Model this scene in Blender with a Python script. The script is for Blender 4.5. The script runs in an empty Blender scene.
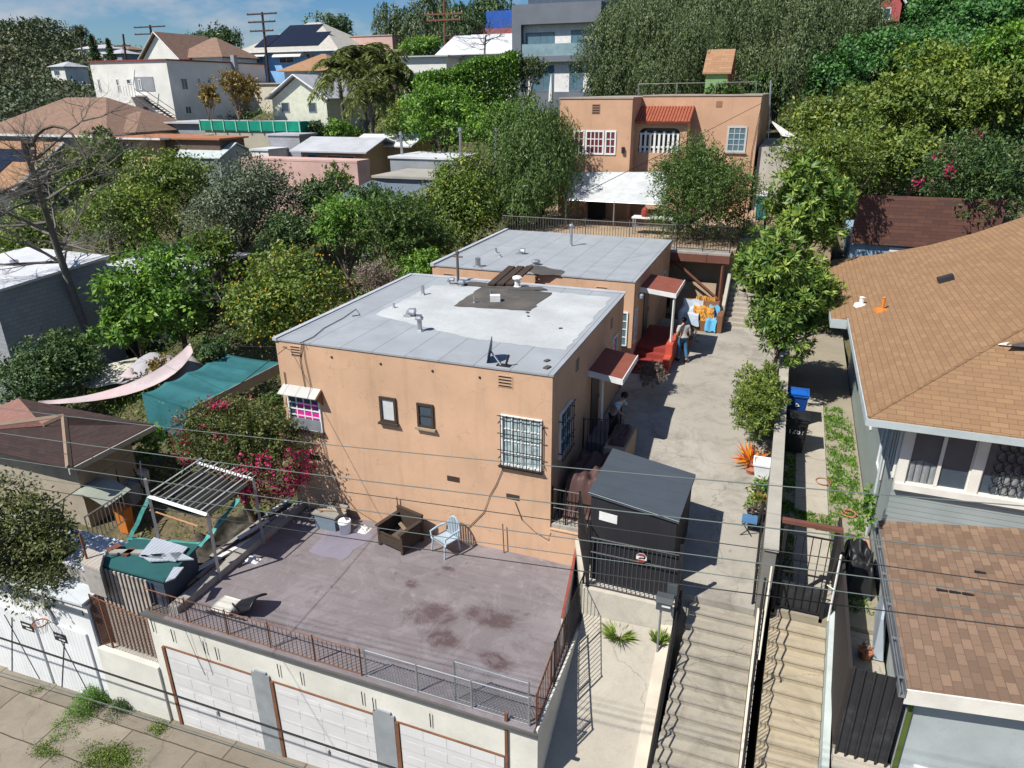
import bpy, math, random
import numpy as np
from mathutils import Vector, Matrix, noise as mnoise

SC = bpy.context.scene
COL = SC.collection
R = math.radians
rnd = random.Random(11)

# ------------------------------------------------------------------ camera
FPX, PITCH, ROLL, YAW = 711.4, 0.38961, -0.006849, -0.364926
CAMP = Vector((0, 0, 14.5))
_f = Vector((math.sin(YAW)*math.cos(PITCH), math.cos(YAW)*math.cos(PITCH), -math.sin(PITCH)))
_r = _f.cross(Vector((0, 0, 1))).normalized(); _u = _r.cross(_f)
_r2 = math.cos(ROLL)*_r + math.sin(ROLL)*_u
_u2 = -math.sin(ROLL)*_r + math.cos(ROLL)*_u
cam = bpy.data.objects.new('camera', bpy.data.cameras.new('camera'))
COL.objects.link(cam)
cam.matrix_world = Matrix(((_r2.x, _u2.x, -_f.x, 0), (_r2.y, _u2.y, -_f.y, 0), (_r2.z, _u2.z, -_f.z, CAMP.z), (0, 0, 0, 1)))
cam.data.sensor_width = 36; cam.data.lens = FPX/1024*36
cam.data.clip_start = .1; cam.data.clip_end = 4000
SC.camera = cam

# ------------------------------------------------------------------ light
SUN_EL, SUN_AZ = R(50.9), math.atan2(-.49, -.65)      # azimuth from +Y towards +X
w = bpy.data.worlds.new('World'); SC.world = w; w.use_nodes = True
wn = w.node_tree.nodes; wl = w.node_tree.links
bg = wn['Background']
sky = wn.new('ShaderNodeTexSky'); sky.sky_type = 'NISHITA'; sky.sun_disc = False
sky.sun_elevation = SUN_EL; sky.sun_rotation = SUN_AZ; sky.altitude = 120
sky.air_density = 1.0; sky.dust_density = .6; sky.ozone_density = 1.6
# procedural cumulus low over the horizon, mixed into the sky
tc = wn.new('ShaderNodeTexCoord'); mp = wn.new('ShaderNodeMapping'); mp.inputs['Scale'].default_value = (1, 1, 2.3)
nz = wn.new('ShaderNodeTexNoise'); nz.inputs['Scale'].default_value = 7.5; nz.inputs['Detail'].default_value = 9; nz.inputs['Roughness'].default_value = .58
cr = wn.new('ShaderNodeValToRGB'); cr.color_ramp.elements[0].position = .465; cr.color_ramp.elements[1].position = .66
hs = wn.new('ShaderNodeHueSaturation'); hs.inputs['Saturation'].default_value = 1.45; hs.inputs['Value'].default_value = 1.0
mx = wn.new('ShaderNodeMixRGB'); mx.inputs[2].default_value = (6.5, 6.9, 7.6, 1)
mul = wn.new('ShaderNodeMath'); mul.operation = 'MULTIPLY'; mul.inputs[1].default_value = .8
wl.new(tc.outputs['Generated'], mp.inputs[0]); wl.new(mp.outputs[0], nz.inputs['Vector']); wl.new(nz.outputs['Fac'], cr.inputs[0])
wl.new(cr.outputs[0], mul.inputs[0]); wl.new(sky.outputs[0], hs.inputs['Color']); tn = wn.new('ShaderNodeMixRGB'); tn.blend_type = 'MULTIPLY'; tn.inputs[0].default_value = 1; tn.inputs[2].default_value = (.72,.92,1.2,1); wl.new(hs.outputs[0], tn.inputs[1]); wl.new(tn.outputs[0], mx.inputs[1]); wl.new(mul.outputs[0], mx.inputs[0])
wl.new(mx.outputs[0], bg.inputs['Color']); bg.inputs['Strength'].default_value = .062
sl = bpy.data.lights.new('sun', 'SUN'); sl.energy = 5.0; sl.angle = R(.5); sl.color = (1, .955, .88)
so = bpy.data.objects.new('sun', sl); COL.objects.link(so)
sd = Vector((-.49, -.65, 1.0)).normalized()
so.rotation_euler = sd.to_track_quat('Z', 'Y').to_euler(); so.location = (-20, -20, 60)
SC.view_settings.view_transform = 'Standard'; SC.view_settings.look = 'None'
SC.view_settings.exposure = .36; SC.view_settings.gamma = 1
SC.cycles.max_bounces = 5; SC.cycles.diffuse_bounces = 2; SC.cycles.glossy_bounces = 2
SC.cycles.transparent_max_bounces = 6; SC.cycles.transmission_bounces = 3
SC.cycles.use_denoising = True; SC.cycles.use_adaptive_sampling = True; SC.cycles.adaptive_threshold = .02

# ------------------------------------------------------------------ helpers
def ray(px, py):
    return (px-512)/FPX*_r2 - (py-384)/FPX*_u2 + _f
def aX(px, py, v): d = ray(px, py); return CAMP + d*((v-CAMP.x)/d.x)
def aY(px, py, v): d = ray(px, py); return CAMP + d*((v-CAMP.y)/d.y)
def aZ(px, py, v): d = ray(px, py); return CAMP + d*((v-CAMP.z)/d.z)
def sub(a, b): return (a[0]-b[0], a[1]-b[1], a[2]-b[2])
OFF = {}

class MB:
    def __init__(s): s.v = []; s.f = []; s.mi = []; s.m = 0
    def face(s, pts, m=None):
        n = len(s.v); s.v += [tuple(p) for p in pts]; s.f.append(tuple(range(n, n+len(pts)))); s.mi.append(s.m if m is None else m); return s
    def poly(s, *pts): return s.face(pts)
    def hexa(s, P):                                   # 8 corners: bottom ring, top ring
        n = len(s.v); s.v += [tuple(p) for p in P]
        for q in ((3,2,1,0),(4,5,6,7),(0,1,5,4),(1,2,6,5),(2,3,7,6),(3,0,4,7)):
            s.f.append(tuple(n+i for i in q)); s.mi.append(s.m)
        return s
    def box(s, x0, y0, z0, x1, y1, z1):
        return s.hexa([(x0,y0,z0),(x1,y0,z0),(x1,y1,z0),(x0,y1,z0),(x0,y0,z1),(x1,y0,z1),(x1,y1,z1),(x0,y1,z1)])
    def obox(s, c, sz, M):                            # oriented box, M = 3x3/4x4 rotation
        P = []
        for z in (-.5,.5):
            for x, y in ((-.5,-.5),(.5,-.5),(.5,.5),(-.5,.5)):
                P.append(Vector(c)+M@Vector((x*sz[0], y*sz[1], z*sz[2])))
        return s.hexa(P)
    def prism(s, ring, d):                            # extrude a closed outline by vector d
        d = Vector(d); a = [Vector(p) for p in ring]; b = [p+d for p in a]; k = len(a); n = len(s.v)
        s.v += [tuple(p) for p in a+b]
        s.f.append(tuple(range(n+k-1, n-1, -1))); s.f.append(tuple(range(n+k, n+2*k))); s.mi += [s.m]*2
        for i in range(k):
            j = (i+1) % k; s.f.append((n+i, n+j, n+k+j, n+k+i)); s.mi.append(s.m)
        return s
    def tube(s, pts, r, k=6, cap=True):
        pts = [Vector(p) for p in pts]; rr = r if isinstance(r, (list, tuple)) else [r]*len(pts); n = len(s.v)
        for i, p in enumerate(pts):
            t = (pts[min(i+1, len(pts)-1)]-pts[max(i-1, 0)])
            if t.length < 1e-9: t = Vector((0,0,1))
            t.normalize(); a = Vector((0,0,1)) if abs(t.z) < .9 else Vector((1,0,0))
            u = t.cross(a).normalized(); v2 = t.cross(u)
            for q in range(k):
                an = 2*math.pi*q/k; s.v.append(tuple(p+rr[i]*(math.cos(an)*u+math.sin(an)*v2)))
        for i in range(len(pts)-1):
            for q in range(k):
                a0 = n+i*k+q; b0 = n+i*k+(q+1) % k
                s.f.append((a0, b0, b0+k, a0+k)); s.mi.append(s.m)
        if cap:
            s.f.append(tuple(range(n, n+k))); s.f.append(tuple(range(n+(len(pts)-1)*k+k-1, n+(len(pts)-1)*k-1, -1))); s.mi += [s.m]*2
        return s
    def lathe(s, c, prof, k=14):                      # prof: (radius, z)
        n = len(s.v)
        for r_, z in prof:
            for q in range(k):
                an = 2*math.pi*q/k; s.v.append((c[0]+r_*math.cos(an), c[1]+r_*math.sin(an), c[2]+z))
        for i in range(len(prof)-1):
            for q in range(k):
                a0 = n+i*k+q; b0 = n+i*k+(q+1) % k
                s.f.append((a0, b0, b0+k, a0+k)); s.mi.append(s.m)
        s.f.append(tuple(range(n+k-1, n-1, -1))); s.f.append(tuple(range(n+(len(prof)-1)*k, n+len(prof)*k))); s.mi += [s.m]*2
        return s
    def ball(s, c, r, k=8, j=5):
        r = r if isinstance(r, (list, tuple)) else (r, r, r); n = len(s.v)
        for i in range(j+1):
            ph = math.pi*i/j
            for q in range(k):
                an = 2*math.pi*q/k; s.v.append((c[0]+r[0]*math.sin(ph)*math.cos(an), c[1]+r[1]*math.sin(ph)*math.sin(an), c[2]-r[2]*math.cos(ph)))
        for i in range(j):
            for q in range(k):
                a0 = n+i*k+q; b0 = n+i*k+(q+1) % k
                s.f.append((a0, b0, b0+k, a0+k)); s.mi.append(s.m)
        return s
    def sheet(s, fn, nu, nv, th=.01):                 # a thin curved sheet of real thickness
        n = len(s.v)
        for k in (0, 1):
            for j in range(nv+1):
                for i in range(nu+1):
                    p = Vector(fn(i/nu, j/nv)); s.v.append((p.x, p.y, p.z-k*th))
        W = nu+1; T = W*(nv+1)
        for j in range(nv):
            for i in range(nu):
                a0 = n+j*W+i; s.f.append((a0, a0+1, a0+1+W, a0+W)); s.f.append((a0+T+W, a0+T+1+W, a0+T+1, a0+T)); s.mi += [s.m]*2
        for j in range(nv):
            for i in (0, nu):
                a0 = n+j*W+i; s.f.append((a0, a0+W, a0+W+T, a0+T)); s.mi.append(s.m)
        for i in range(nu):
            for j in (0, nv):
                a0 = n+j*W+i; s.f.append((a0, a0+1, a0+1+T, a0+T)); s.mi.append(s.m)
        return s
    def build(s, name, mats, parent=None, label=None, smooth=False):
        if not isinstance(mats, (list, tuple)): mats = [mats]
        if parent is None and s.v:
            xs = [p[0] for p in s.v]; ys = [p[1] for p in s.v]; zs = [p[2] for p in s.v]
            o3 = ((min(xs)+max(xs))/2, (min(ys)+max(ys))/2, min(zs))
        else: o3 = OFF.get(parent, (0,0,0)) if parent else (0,0,0)
        me = bpy.data.meshes.new(name)
        me.from_pydata([(p[0]-o3[0], p[1]-o3[1], p[2]-o3[2]) for p in s.v], [], s.f)
        for m in mats: me.materials.append(m)
        me.polygons.foreach_set('material_index', s.mi)
        if smooth: me.polygons.foreach_set('use_smooth', [True]*len(s.f))
        me.update()
        uv = me.uv_layers.new(name='UVMap').data
        for p in me.polygons:                         # UVs in metres: u along the horizontal, v up the slope
            nn = p.normal
            t = Vector((0,0,1)).cross(nn)
            t = t.normalized() if t.length > 1e-3 else Vector((1,0,0))
            b = nn.cross(t)
            for li in p.loop_indices:
                co = Vector(s.v[me.loops[li].vertex_index]); uv[li].uv = (co.dot(t), co.dot(b))
        o = bpy.data.objects.new(name, me); COL.objects.link(o)
        if parent is not None:
            o.parent = parent; OFF[o] = o3
        else:
            o.location = o3; OFF[o] = o3
        if label: o['label'] = label
        return o

def tag(o, label=None, cat=None, group=None, kind=None):
    if label: o['label'] = label
    if cat: o['category'] = cat
    if group: o['group'] = group
    if kind: o['kind'] = kind
    return o
def thing(name, label, cat, loc=(0,0,0), group=None):
    o = bpy.data.objects.new(name, None); COL.objects.link(o); o.location = loc; OFF[o] = tuple(loc); o.empty_display_size = .2
    return tag(o, label, cat, group)
def struct(o): o['kind'] = 'structure'; return o
def dup(root, loc=None, rz=None, label=None, scale=None):
    r = root.copy(); COL.objects.link(r)
    if loc is not None: r.location = loc
    if rz is not None: r.rotation_euler = (0, 0, rz)
    if scale: r.scale = scale
    if label: r['label'] = label
    for ch in list(root.children):
        c = ch.copy(); COL.objects.link(c); c.parent = r
        for g in ch.children:
            d = g.copy(); COL.objects.link(d); d.parent = c
    return r

# ------------------------------------------------------------------ materials
class NT:
    def __init__(s, name):
        s.m = bpy.data.materials.new(name); s.m.use_nodes = True; s.t = s.m.node_tree
        s.b = s.t.nodes['Principled BSDF']; s.out = s.t.nodes['Material Output']; s.tc = s.n('TexCoord')
    def n(s, typ, **kw):
        o = s.t.nodes.new('ShaderNode'+typ)
        for k, v in kw.items():
            if k.startswith('i_'): o.inputs[k[2:].replace('_', ' ')].default_value = v
            else: setattr(o, k, v)
        return o
    def l(s, a, b): s.t.links.new(a, b); return b
    def noise(s, scale, detail=4, rough=.55, vec=None, dist=0):
        o = s.n('TexNoise'); o.inputs['Scale'].default_value = scale; o.inputs['Detail'].default_value = detail; o.inputs['Roughness'].default_value = rough; o.inputs['Distortion'].default_value = dist
        s.l(vec or s.tc.outputs['Object'], o.inputs['Vector']); return o.outputs['Fac']
    def ramp(s, fac, a, b, c0=(0,0,0,1), c1=(1,1,1,1)):
        o = s.n('ValToRGB'); e = o.color_ramp.elements; e[0].position = a; e[1].position = b; e[0].color = c0; e[1].color = c1
        s.l(fac, o.inputs[0]); return o.outputs[0]
    def mix(s, fac, a, b, mode='MIX'):
        o = s.n('MixRGB', blend_type=mode)
        for i, x in ((0, fac), (1, a), (2, b)):
            if hasattr(x, 'links') or hasattr(x, 'is_linked'): s.l(x, o.inputs[i])
            elif i == 0: o.inputs[0].default_value = x
            else: o.inputs[i].default_value = (*x[:3], 1)
        return o.outputs[0]
    def math(s, op, a, b=None):
        o = s.n('Math', operation=op)
        for i, x in enumerate((a, b)):
            if x is None: continue
            if hasattr(x, 'is_linked'): s.l(x, o.inputs[i])
            else: o.inputs[i].default_value = x
        return o.outputs[0]
    def uv(s):
        o = s.n('SeparateXYZ'); s.l(s.tc.outputs['UV'], o.inputs[0]); return o.outputs[0], o.outputs[1]
    def bump(s, h, strength=.3, dist=.02):
        o = s.n('Bump'); o.inputs['Strength'].default_value = strength; o.inputs['Distance'].default_value = dist
        s.l(h, o.inputs['Height']); s.l(o.outputs[0], s.b.inputs['Normal'])
    def col(s, c, rough=.8, metal=0, spec=.3):
        if hasattr(c, 'is_linked'): s.l(c, s.b.inputs['Base Color'])
        else: s.b.inputs['Base Color'].default_value = (*c, 1)
        s.b.inputs['Roughness'].default_value = rough; s.b.inputs['Metallic'].default_value = metal
        s.b.inputs['Specular IOR Level'].default_value = spec
        return s.m
def k(c, f): return tuple(min(1, x*f) for x in c)
MC = {}
def flat(name, c, rough=.75, metal=0, var=.14, scale=2.2, dirt=.25, bump=.15, bs=40, dirtcol=None):
    if name in MC: return MC[name]
    t = NT(name)
    a = t.mix(t.ramp(t.noise(scale, 5), .3, .7), k(c, 1-var), k(c, 1+var*.6))
    d = t.ramp(t.noise(scale*.37+.2, 7, .7), .5, .78)
    a = t.mix(t.math('MULTIPLY', d, dirt), a, dirtcol or k(c, .45))
    a = t.mix(t.math('MULTIPLY', t.ramp(t.noise(scale*14, 3), .56, .7), dirt*.5), a, k(c, .6))
    if bump: t.bump(t.noise(bs, 3), bump)
    MC[name] = t.col(a, rough, metal); return MC[name]
def stucco(name, c, streak=.2):
    t = NT(name)
    a = t.mix(t.ramp(t.noise(.55, 6, .6), .3, .7), k(c, .86), k(c, 1.08))
    mp_ = t.n('Mapping'); mp_.inputs['Scale'].default_value = (2.6, 2.6, .22); t.l(t.tc.outputs['Object'], mp_.inputs[0])
    st = t.ramp(t.noise(1.4, 6, .65, mp_.outputs[0]), .52, .8)
    a = t.mix(t.math('MULTIPLY', st, streak), a, k(c, .45))
    a = t.mix(t.math('MULTIPLY', t.ramp(t.noise(9, 4), .5, .75), .12), a, k(c, .7))
    a = t.mix(t.math('MULTIPLY', t.ramp(t.noise(.9, 2, .4, dist=.4), .60, .63), .22), a, k(c, 1.12))
    a = t.mix(t.math('MULTIPLY', t.ramp(t.noise(3.3, 8, .8), .60, .72), .3), a, k(c, .6))
    v = t.n('TexVoronoi', feature='DISTANCE_TO_EDGE'); v.inputs['Scale'].default_value = .55
    nn = t.n('TexNoise'); nn.inputs['Scale'].default_value = 2; nn.inputs['Detail'].default_value = 6; va = t.n('VectorMath', operation='ADD'); t.l(t.tc.outputs['Object'], nn.inputs['Vector']); t.l(t.tc.outputs['Object'], va.inputs[0]); t.l(nn.outputs['Color'], va.inputs[1]); t.l(va.outputs[0], v.inputs['Vector'])
    a = t.mix(t.math('MULTIPLY', t.math('LESS_THAN', v.outputs['Distance'], .0035), .3), a, k(c, .45))
    t.bump(t.noise(55, 4), .35, .012)
    return t.col(a, .92, spec=.15)
def shingle(name, c1, c2, bw=.34, bh=.145, dark=.5):
    t = NT(name)
    b = t.n('TexBrick', offset=.5, squash=1); b.inputs['Scale'].default_value = 1
    b.inputs['Brick Width'].default_value = bw; b.inputs['Row Height'].default_value = bh; b.inputs['Mortar Size'].default_value = .007; b.inputs['Mortar Smooth'].default_value = .2
    b.inputs['Color1'].default_value = (*c1, 1); b.inputs['Color2'].default_value = (*c2, 1); b.inputs['Mortar'].default_value = (*k(c1, dark), 1); b.inputs['Bias'].default_value = 0
    nzv = t.n('VectorMath', operation='ADD'); sc_ = t.n('VectorMath', operation='SCALE'); sc_.inputs['Scale'].default_value = .012
    no = t.n('TexNoise'); no.inputs['Scale'].default_value = 9; t.l(t.tc.outputs['UV'], no.inputs['Vector']); t.l(no.outputs['Color'], sc_.inputs[0])
    t.l(t.tc.outputs['UV'], nzv.inputs[0]); t.l(sc_.outputs[0], nzv.inputs[1]); t.l(nzv.outputs[0], b.inputs['Vector'])
    a = t.mix(t.math('MULTIPLY', t.ramp(t.noise(.35, 6, .65), .4, .75), .4), b.outputs['Color'], k(c1, .68))
    a = t.mix(t.math('MULTIPLY', t.ramp(t.noise(70, 2), .4, .7), .35), a, k(c2, .62))
    vv = t.math('FRACT', t.math('DIVIDE', t.uv()[1], bh))
    t.bump(t.math('ADD', t.math('MULTIPLY', vv, -.6), t.math('MULTIPLY', b.outputs['Fac'], -.5)), .5, .02)
    return t.col(a, .9, spec=.15)
def lines(name, c, period, axis=1, lw=.08, dark=.45, rough=.6, var=.12, dirt=.2, relief=.4, metal=0):
    t = NT(name)
    a = t.mix(t.ramp(t.noise(1.6, 5), .3, .7), k(c, 1-var), k(c, 1+var*.5))
    q = t.math('DIVIDE', t.uv()[axis], period)
    cell = t.n('TexWhiteNoise', noise_dimensions='1D'); t.l(t.math('FLOOR', q), cell.inputs['W'])
    a = t.mix(t.math('MULTIPLY', cell.outputs['Value'], .18), a, k(c, .6))
    fr = t.math('FRACT', q); ln = t.math('LESS_THAN', fr, lw)
    a = t.mix(t.math('MULTIPLY', ln, 1-dark), a, k(c, .2))
    d = t.ramp(t.noise(.8, 7, .7), .5, .8)
    a = t.mix(t.math('MULTIPLY', d, dirt), a, k(c, .4))
    t.bump(t.math('ADD', fr, t.math('MULTIPLY', ln, -1)), relief, .02)
    return t.col(a, rough, metal)
def concrete(name, c, joints=None, stain=.45, crack=.4, streaky=False, rough=.9):
    t = NT(name)
    a = t.mix(t.ramp(t.noise(.5, 8, .65), .3, .72), k(c, .82), k(c, 1.1))
    a = t.mix(t.math('MULTIPLY', t.ramp(t.noise(1.1, 9, .75, dist=.6), .48, .72), stain), a, k(c, .48))
    a = t.mix(t.math('MULTIPLY', t.ramp(t.noise(18, 5, .7), .52, .66), .3), a, k(c, .62))
    if streaky:
        mp_ = t.n('Mapping'); mp_.inputs['Scale'].default_value = (.5, 5, 1); t.l(t.tc.outputs['Object'], mp_.inputs[0])
        a = t.mix(t.math('MULTIPLY', t.ramp(t.noise(1.2, 6, .6, mp_.outputs[0]), .5, .75), .5), a, k(c, .4))
    v = t.n('TexVoronoi', feature='DISTANCE_TO_EDGE'); v.inputs['Scale'].default_value = .27
    nn = t.n('TexNoise'); nn.inputs['Scale'].default_value = 2.5; nn.inputs['Detail'].default_value = 5; t.l(t.tc.outputs['Object'], nn.inputs['Vector'])
    va = t.n('VectorMath', operation='ADD'); sc_ = t.n('VectorMath', operation='SCALE'); sc_.inputs['Scale'].default_value = .5
    t.l(nn.outputs['Color'], sc_.inputs[0]); t.l(t.tc.outputs['Object'], va.inputs[0]); t.l(sc_.outputs[0], va.inputs[1]); t.l(va.outputs[0], v.inputs['Vector'])
    ck = t.math('LESS_THAN', v.outputs['Distance'], .0028)
    a = t.mix(t.math('MULTIPLY', ck, crack), a, k(c, .3))
    if joints:
        b = t.n('TexBrick', offset=.37); b.inputs['Scale'].default_value = 1; b.inputs['Brick Width'].default_value = joints[0]; b.inputs['Row Height'].default_value = joints[1]; b.inputs['Mortar Size'].default_value = .018
        b.inputs['Color1'].default_value = (1,1,1,1); b.inputs['Color2'].default_value = (.74,.74,.74,1); b.inputs['Mortar'].default_value = (.3,.28,.24,1)
        va2 = t.n('VectorMath', operation='ADD'); s2 = t.n('VectorMath', operation='SCALE'); s2.inputs['Scale'].default_value = .05
        t.l(nn.outputs['Color'], s2.inputs[0]); t.l(t.tc.outputs['Object'], va2.inputs[0]); t.l(s2.outputs[0], va2.inputs[1]); t.l(va2.outputs[0], b.inputs['Vector'])
        a = t.mix(1, a, b.outputs['Color'], 'MULTIPLY')
    t.bump(t.noise(30, 5), .35, .015)
    return t.col(a, rough, spec=.2)
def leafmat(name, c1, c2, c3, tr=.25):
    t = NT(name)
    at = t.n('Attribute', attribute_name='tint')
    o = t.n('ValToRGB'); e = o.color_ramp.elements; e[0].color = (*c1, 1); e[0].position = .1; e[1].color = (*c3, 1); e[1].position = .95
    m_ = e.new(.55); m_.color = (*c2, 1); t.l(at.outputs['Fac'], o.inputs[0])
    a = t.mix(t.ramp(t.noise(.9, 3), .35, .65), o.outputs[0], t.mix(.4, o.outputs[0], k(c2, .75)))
    m = t.col(a, .5, spec=.35)
    tl = t.n('BsdfTranslucent'); t.l(t.mix(1, a, (1.3, 1.5, .7), 'MULTIPLY'), tl.inputs['Color'])
    ms = t.n('MixShader'); ms.inputs[0].default_value = tr*.6
    t.l(t.b.outputs[0], ms.inputs[1]); t.l(tl.outputs[0], ms.inputs[2]); t.l(ms.outputs[0], t.out.inputs[0])
    return m
def glass(name, c=(.03,.045,.06), rough=.08):
    t = NT(name); a = t.mix(t.noise(1.5, 3), c, k(c, 2.2)); return t.col(a, rough, spec=.7)
def brickwork(name, c1, c2, bw, bh, mort, ms=.012, rough=.85):
    t = NT(name); b = t.n('TexBrick', offset=.5); b.inputs['Scale'].default_value = 1
    b.inputs['Brick Width'].default_value = bw; b.inputs['Row Height'].default_value = bh; b.inputs['Mortar Size'].default_value = ms
    b.inputs['Color1'].default_value = (*c1, 1); b.inputs['Color2'].default_value = (*c2, 1); b.inputs['Mortar'].default_value = (*mort, 1)
    t.l(t.tc.outputs['UV'], b.inputs['Vector'])
    a = t.mix(t.math('MULTIPLY', t.ramp(t.noise(.9, 7, .7), .45, .75), .4), b.outputs['Color'], k(c1, .5))
    t.bump(t.math('MULTIPLY', b.outputs['Fac'], -1), .4, .015); return t.col(a, rough)

ORANGE = stucco('orange_stucco', (.575, .37, .24), .32)
ORANGE2 = stucco('peach_stucco', (.55, .335, .215), .3)
WHITEP = flat('white_paint', (.72, .72, .70), .6, dirt=.3, dirtcol=(.35,.32,.27))
CREAMW = flat('cream_plaster', (.64, .63, .56), .85, scale=.9, dirt=.35, dirtcol=(.30,.27,.20))
WHITEW = flat('white_boards', (.74, .75, .74), .7, scale=.8, dirt=.2, dirtcol=(.4,.38,.33))
BLACKM = flat('black_iron', (.018, .018, .02), .45, dirt=.3, bump=0, dirtcol=(.07,.05,.04))
RUST = flat('rusty_iron', (.17, .075, .04), .8, scale=6, dirt=.6, bump=.2, dirtcol=(.35,.14,.06))
GALV = flat('galvanised_steel', (.42, .44, .45), .4, .7, dirt=.3, bump=0)
DKWOOD = flat('dark_wood', (.055, .038, .028), .8, scale=5, dirt=.4)
WOOD = flat('bare_wood', (.36, .27, .18), .85, scale=5, dirt=.5)
GREYWOOD = flat('weathered_wood', (.33, .31, .28), .9, scale=5, dirt=.5)
BROWNW = flat('brown_painted_wood', (.16, .065, .045), .7, scale=3)
BARK = flat('bark', (.13, .10, .075), .95, scale=7, dirt=.5, bump=.8, bs=14)
GREYBARK = flat('grey_bark', (.17, .155, .135), .95, scale=6, dirt=.55, bump=.7, bs=14)
DKGLASS = glass('dark_glass'); BLUEGLASS = glass('blue_glass', (.06,.11,.14))
CURTAIN = flat('pale_curtain', (.42, .52, .52), .7, scale=9, var=.5, dirt=.6, dirtcol=(.12,.2,.22), bs=8, bump=.5)
REDPAINT = flat('red_paint', (.27, .045, .035), .65, dirt=.3)  # tone darkened to hold the shade on the porch steps
CANOPYRED = flat('brown_red_canopy', (.24, .075, .05), .8, scale=3)
TERRA = flat('terracotta', (.42, .17, .09), .8)
BLACKP = flat('black_plastic', (.02, .021, .023), .45, bump=0)
BLUEP = flat('blue_plastic', (.012, .11, .45), .4, bump=0, dirt=.1)
GREYP = flat('grey_plastic', (.33, .37, .40), .5, bump=0)
CHAIRP = flat('pale_blue_plastic', (.36, .44, .50), .45, bump=0, dirt=.2)
SOIL = flat('dry_soil', (.17, .125, .08), 1, scale=1.2, dirt=.5, bump=.8, bs=18)

# ------------------------------------------------------------------ frame helper for walls
class Fr:
    """a wall frame: O origin on the wall, U along it, N outward; z is up"""
    def __init__(s, O, U, N): s.O = Vector(O); s.U = Vector(U).normalized(); s.N = Vector(N).normalized()
    def p(s, u, z, n): return s.O + s.U*u + s.N*n + Vector((0,0,z))
    def box(s, mb, u0, z0, n0, u1, z1, n1):
        return mb.hexa([s.p(u0,z0,n0), s.p(u1,z0,n0), s.p(u1,z0,n1), s.p(u0,z0,n1), s.p(u0,z1,n0), s.p(u1,z1,n0), s.p(u1,z1,n1), s.p(u0,z1,n1)])
def window(par, F, u0, u1, z0, z1, fm=None, gm=None, nx=1, nz=1, fw=.06, mw=.03, sill=None, bars=0, label=None, d=.05):
    fm = fm or WHITEP; gm = gm or DKGLASS
    f = MB()
    F.box(f, u0, z0, 0, u0+fw, z1, d); F.box(f, u1-fw, z0, 0, u1, z1, d)
    F.box(f, u0+fw, z0, 0, u1-fw, z0+fw, d); F.box(f, u0+fw, z1-fw, 0, u1-fw, z1, d)
    W = u1-u0-2*fw; Hh = z1-z0-2*fw
    for i in range(1, nx): c = u0+fw+W*i/nx; F.box(f, c-mw/2, z0+fw, 0, c+mw/2, z1-fw, d*.8)
    for i in range(1, nz): c = z0+fw+Hh*i/nz; F.box(f, u0+fw, c-mw/2, 0, u1-fw, c+mw/2, d*.75)
    fo = f.build('window', fm, par, label)
    g = MB(); F.box(g, u0+fw, z0+fw, -.02, u1-fw, z1-fw, d*.3); g.build('pane', gm, fo)
    if sill:
        g = MB(); F.box(g, u0-.05, z0-.06, 0, u1+.05, z0-.004, d+.06); g.build('sill', sill, fo)
    if bars:
        g = MB()
        for i in range(bars+1): c = u0+.02+(u1-u0-.04)*i/bars; F.box(g, c-.009, z0-.06, .1, c+.009, z1+.02, .118)
        for q in (.0, .33, .66, 1): c = z0+(z1-z0)*q; F.box(g, u0-.06, c-.009, .12, u1+.06, c+.009, .136)
        for a_ in (u0-.05, u1+.03): 
            for q in (.15, .85): c = z0+(z1-z0)*q; F.box(g, a_, c-.012, 0, a_+.02, c+.012, .12)
        g.build('security_bars', BLACKM, fo)
    return fo
def louvre(par, F, u, z, w_, h_, m, n_=3, name='wall_vent'):
    g = MB(); F.box(g, u, z, 0, u+w_, z+h_, .012)
    for i in range(n_): c = z+h_*(i+.25)/n_; g.m = 1; F.box(g, u+.03, c, .013, u+w_-.03, c+h_/n_*.42, .016)
    return g.build(name, [m, BLACKM], par)

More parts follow.
